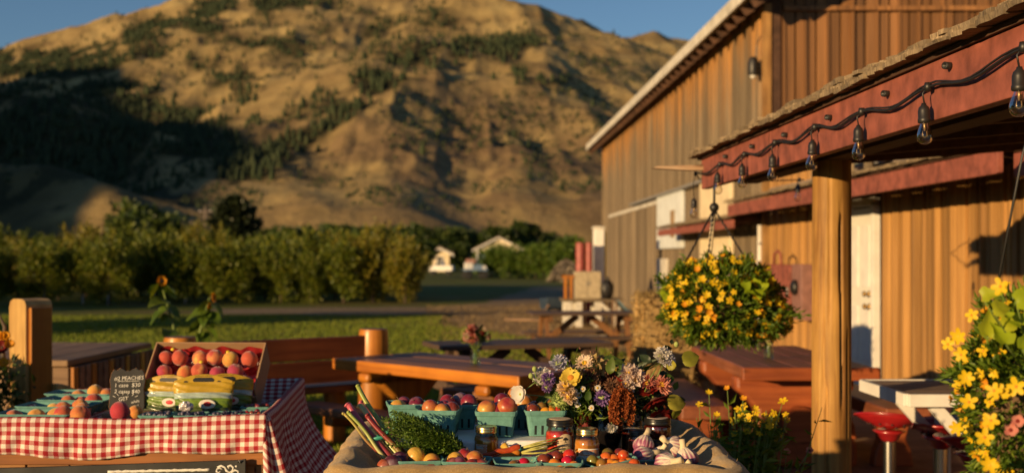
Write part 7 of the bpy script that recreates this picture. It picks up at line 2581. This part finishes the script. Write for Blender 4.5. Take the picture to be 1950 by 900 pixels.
FLW = [(991, 750, 3.78, cosm, (-.55, -.8, .1), 1.0), (1031, 716, 3.82, scaw, (-.3, -.8, .4), 1.0), (1044, 721, 3.79, scap, (0, -1, .2), 1.0), (1042, 736, 3.80, scap, (-.2, -1, 0), .8), (1064, 691, 3.86, scab, (-.2, -.7, .7), 1.05), (1087, 719, 3.78, zinn, (-.2, -.8, .6), 1.05),
       (1078, 740, 3.78, straw_f, (-.5, -.7, .2), 1.0), (1086, 755, 3.77, straw_f, (-.2, -.9, 0), .8), (1113, 691, 3.86, dais, (-.3, -.7, .6), 1.0), (1133, 694, 3.88, tanh, (.2, -.8, .5), 1.05), (1122, 716, 3.84, seed, (0, -.9, .3), 1.1), (1132, 733, 3.82, seed, (.1, -.9, .1), .9), (1112, 728, 3.83, seed, (-.2, -.9, .1), .8),
       (1147, 757, 3.79, scap, (0, -.9, -.1), 1.15), (1064, 764, 3.79, umb, (-.3, -.8, .4), 1.15), (1102, 752, 3.79, cham, (0, -1, .3), 1.1), (1096, 762, 3.78, cham, (-.2, -1, .3), 1), (1110, 740, 3.79, cham, (.1, -1, .3), 1), (1138, 738, 3.79, cham, (.2, -1, .3), 1.1), (1094, 744, 3.78, cham, (0, -1, .1), 1), (1126, 776, 3.79, cham, (0, -1, .2), 1), (1100, 770, 3.79, cham, (-.2, -1, .1), 1),
       (1165, 733, 3.80, seed, (.1, -1, .1), 1.0), (1199, 713, 3.83, pale, (0, -.8, .6), 1.1), (1210, 720, 3.82, pale, (.2, -.9, .3), 1.0), (1196, 732, 3.81, pale, (0, -.9, .1), .8), (1232, 727, 3.82, pinks, (-.1, -.6, .8), .95), (1260, 733, 3.81, pinks, (.5, -.7, .4), 1.1), (1264, 679, 3.88, scaw, (.3, -.6, .6), 1.15), (1274, 686, 3.87, scab, (.5, -.6, .2), .8),
       (1246, 760, 3.80, dred, (.4, -.35, -.85), .95), (1234, 744, 3.83, dred, (-.3, -.5, .8), .7), (1253, 790, 3.81, dred, (.3, -.7, -.6), .8), (1164, 700, 3.9, zinn, (.3, -.4, .7), .6), (1109, 800, 3.82, dred, (-.2, -.9, -.2), .65), (1164, 813, 3.76, scaw, (-.1, -.5, -.85), .65), (1180, 735, 3.86, dred, (0, -.9, .3), .7), (1150, 715, 3.9, dred, (0, -.9, .3), .7), (1090, 783, 3.82, umb, (-.2, -.8, .1), .7)]
bstm = MB()
for (px, py, Y, me, nrm, s) in FLW:
    p = at(px, py, Y) - BL
    nv_ = Vector(nrm).normalized()
    link_mesh('flower', me, bq, p, orient(nv_, px), s)
    mid = Vector((p.x * .5, p.y * .6, max(p.z * .7, .03)))
    bstm.tube([Vector((p.x * .08, 0, -.02)), mid, p - nv_ * .02 * s], [.0022, .0020, .0016], 5)
# visible curved stems and buds on the left, stems of the white head on the right
for a, b, c in [((1003, 740), (1018, 728), (1040, 738)), ((1018, 703), (1020, 716), (1032, 728)), ((1010, 716), (1016, 724), (1030, 736)), ((1250, 700), (1238, 720), (1228, 745)), ((1262, 694), (1254, 712), (1244, 730)), ((1172, 806), (1172, 790), (1176, 775)), ((1136, 795), (1152, 796), (1168, 788))]:
    bstm.tube([at(*a, 3.80) - BL, at(*b, 3.80) - BL, at(*c, 3.82) - BL], [.0018, .0022, .0024], 6)
bstm.build('stems', stem_g, bq, True, world=False)['kind'] = 'stuff'
for (px, py) in ((1018, 702), (1011, 715), (1288, 655)):
    m = MB(); m.ball(at(px, py, 3.8) - BL, .008, 8, 6, (1, 1, 1.2)); m.build('bud', c_grn, bq, True, world=False)
# rust amaranth tassels
rng = np.random.default_rng(52)
for k, (pts) in enumerate([[(1178, 742), (1168, 765), (1165, 790), (1168, 812)], [(1184, 738), (1180, 770), (1178, 800), (1180, 816)], [(1196, 745), (1203, 762), (1203, 790), (1198, 808)], [(1172, 748), (1172, 775), (1176, 806)], [(1192, 742), (1193, 770), (1190, 796)], [(1176, 730), (1180, 745), (1186, 760)]]):
    Y = 3.775 + .012 * (k % 3)
    c_ = [np.array(tuple(at(*p, Y) - BL)) for p in pts]
    L_ = []
    for i in range(len(c_) - 1):
        for f in np.linspace(0, 1, 90):
            L_.append(c_[i] * (1 - f) + c_[i + 1] * f)
    L_ = np.array(L_)
    L_ = np.repeat(L_, 5, 0)
    tt = np.linspace(0, 1, len(L_))[:, None]
    d = rng.normal(size=L_.shape); d /= np.linalg.norm(d, axis=1, keepdims=True)
    P_ = L_ + d * .0105 * (1 - .5 * tt ** 3) * (.7 + .3 * np.sin(tt * 60 + k))
    V_, T_ = leaf_cards(P_, .006, rng, up=0, aspect=.8, dirs=d)
    link_mesh('amaranth_tassel', np_mesh('amaranth_tassel', V_, T_, p_ama), bq)
# leaves
bl1 = leaf_blade('leaf', .05, .028, leafmat('bright_leaf', (.05, .10, .015), (.08, .14, .02), (.12, .17, .03), trans=.35, island=False), 0, .3, .3)
bl2 = leaf_blade('leaf', .052, .042, lf_yg, .2, .35, .6)
bl3 = leaf_blade('leaf', .055, .028, leafmat('deep_leaf', (.02, .035, .012), (.03, .05, .015), (.045, .06, .02), trans=.2, island=False), 0, .3, .3)
rnd = random.Random(61)
for (px, py, Y, me, n_, rz, s) in [(1160, 712, 3.80, bl1, (-.2, -1, .1), 80, 1.15), (1150, 682, 3.86, bl1, (0, -.4, .9), 10, 1.1), (1168, 690, 3.85, bl1, (.2, -.7, .6), 0, .9), (1118, 764, 3.78, bl1, (0, -1, .1), 80, .8), (1042, 760, 3.82, bl1, (-.5, -.7, .2), 200, 1.2), (1052, 690, 3.86, bl1, (-.2, -1, 0), 85, .6),
                               (1300, 688, 3.83, bl2, (.1, -1, .3), 20, 1.25), (1272, 770, 3.78, bl2, (.2, -.9, .5), 10, 1.35), (1282, 782, 3.78, bl2, (.3, -.6, -.3), -30, .9), (1284, 702, 3.85, bl2, (-.4, -.8, 0), 130, .8), (1262, 664, 3.9, bl3, (.3, -.6, .6), 10, .8), (1240, 690, 3.88, bl3, (-.4, -.7, .3), 150, 1.0), (1278, 655, 3.9, bl3, (.2, -.6, .6), 60, .5), (1225, 705, 3.9, bl3, (-.5, -.6, .4), 170, .9)]:
    E = Vector(n_).normalized().to_track_quat('Z', 'Y').to_matrix() @ Matrix.Rotation(R(rz), 3, 'Z')
    link_mesh('leaf', me, bq, at(px, py, Y) - BL, E.to_euler(), s)
for k in range(70):
    px, py = rnd.uniform(1050, 1285), rnd.gauss(755, 34)
    if py < 690: continue
    n_ = Vector((rnd.gauss(0, .6), -1, rnd.gauss(.1, .5))).normalized()
    E = n_.to_track_quat('Z', 'Y').to_matrix() @ Matrix.Rotation(rnd.uniform(0, 6.28), 3, 'Z')
    link_mesh('leaf', bl3 if rnd.random() < .7 else bl1, bq, at(px, py, rnd.uniform(3.86, 4.0)) - BL, E.to_euler(), rnd.uniform(.6, 1.2))
n = 1500
P = np.array([tuple(at(rng.uniform(1075, 1275), rng.normal(768, 28), rng.uniform(3.84, 4.02)) - BL) for _ in range(n)])
P = P[P[:, 2] > -.02]
V_, T_ = leaf_cards(P, .026, rng, up=.2, aspect=.35)
link_mesh('filler_foliage', np_mesh('filler_foliage', V_, T_, lf_dk), bq)['kind'] = 'stuff'
n = 900
P = np.array([tuple(at(rng.normal(1122, 24), rng.normal(722, 20), rng.uniform(3.84, 3.94)) - BL) for _ in range(n)])
V_, T_ = leaf_cards(P, .009, rng, up=.2, aspect=.6)
link_mesh('brown_spray', np_mesh('brown_spray', V_, T_, p_brn), bq)['kind'] = 'stuff'
n = 700
P = np.array([tuple(at(rng.normal(1104, 14), rng.normal(765, 26), rng.uniform(3.79, 3.88)) - BL) for _ in range(n)])
V_, T_ = leaf_cards(P, .028, rng, up=1.2, aspect=.12)
link_mesh('grass_spray', np_mesh('grass_spray', V_, T_, lf_fine), bq)['kind'] = 'stuff'
# glass jar beside the vase
jar((X_at(1205, 3.90), 3.90, FL + .002), .036, .11, jam_l, blk_lid, 'dark jar half hidden under the amaranth tassels', lid_h=.013)

# ---- unseen low shrubs added left of the view to shade the table undersides
for k, (x, y, s) in enumerate([(-3.2, 4.75, 1.1), (-3.3, 5.25, 1.14), (-3.4, 5.7, 1.1)]):
    o = thing('shade_shrub', 'unseen waist-high shrub added left of the peach stand for its shade', 'shrub', (x, y, 0), k, 'added shade shrubs left of the stand')
    n = 1600
    q = rng.normal(size=(n, 3)); q /= np.linalg.norm(q, axis=1, keepdims=True)
    P = q * np.array([[.42, .42, .5]]) * rng.uniform(.5, 1, (n, 1)) + np.array([[0, 0, .5]])
    V_, T_ = leaf_cards(P, .1, rng, up=.3, aspect=.45, dirs=q)
    link_mesh('foliage', np_mesh('foliage', V_, T_, lf_mid), o)['kind'] = 'stuff'
    o.scale = (s, s, s)
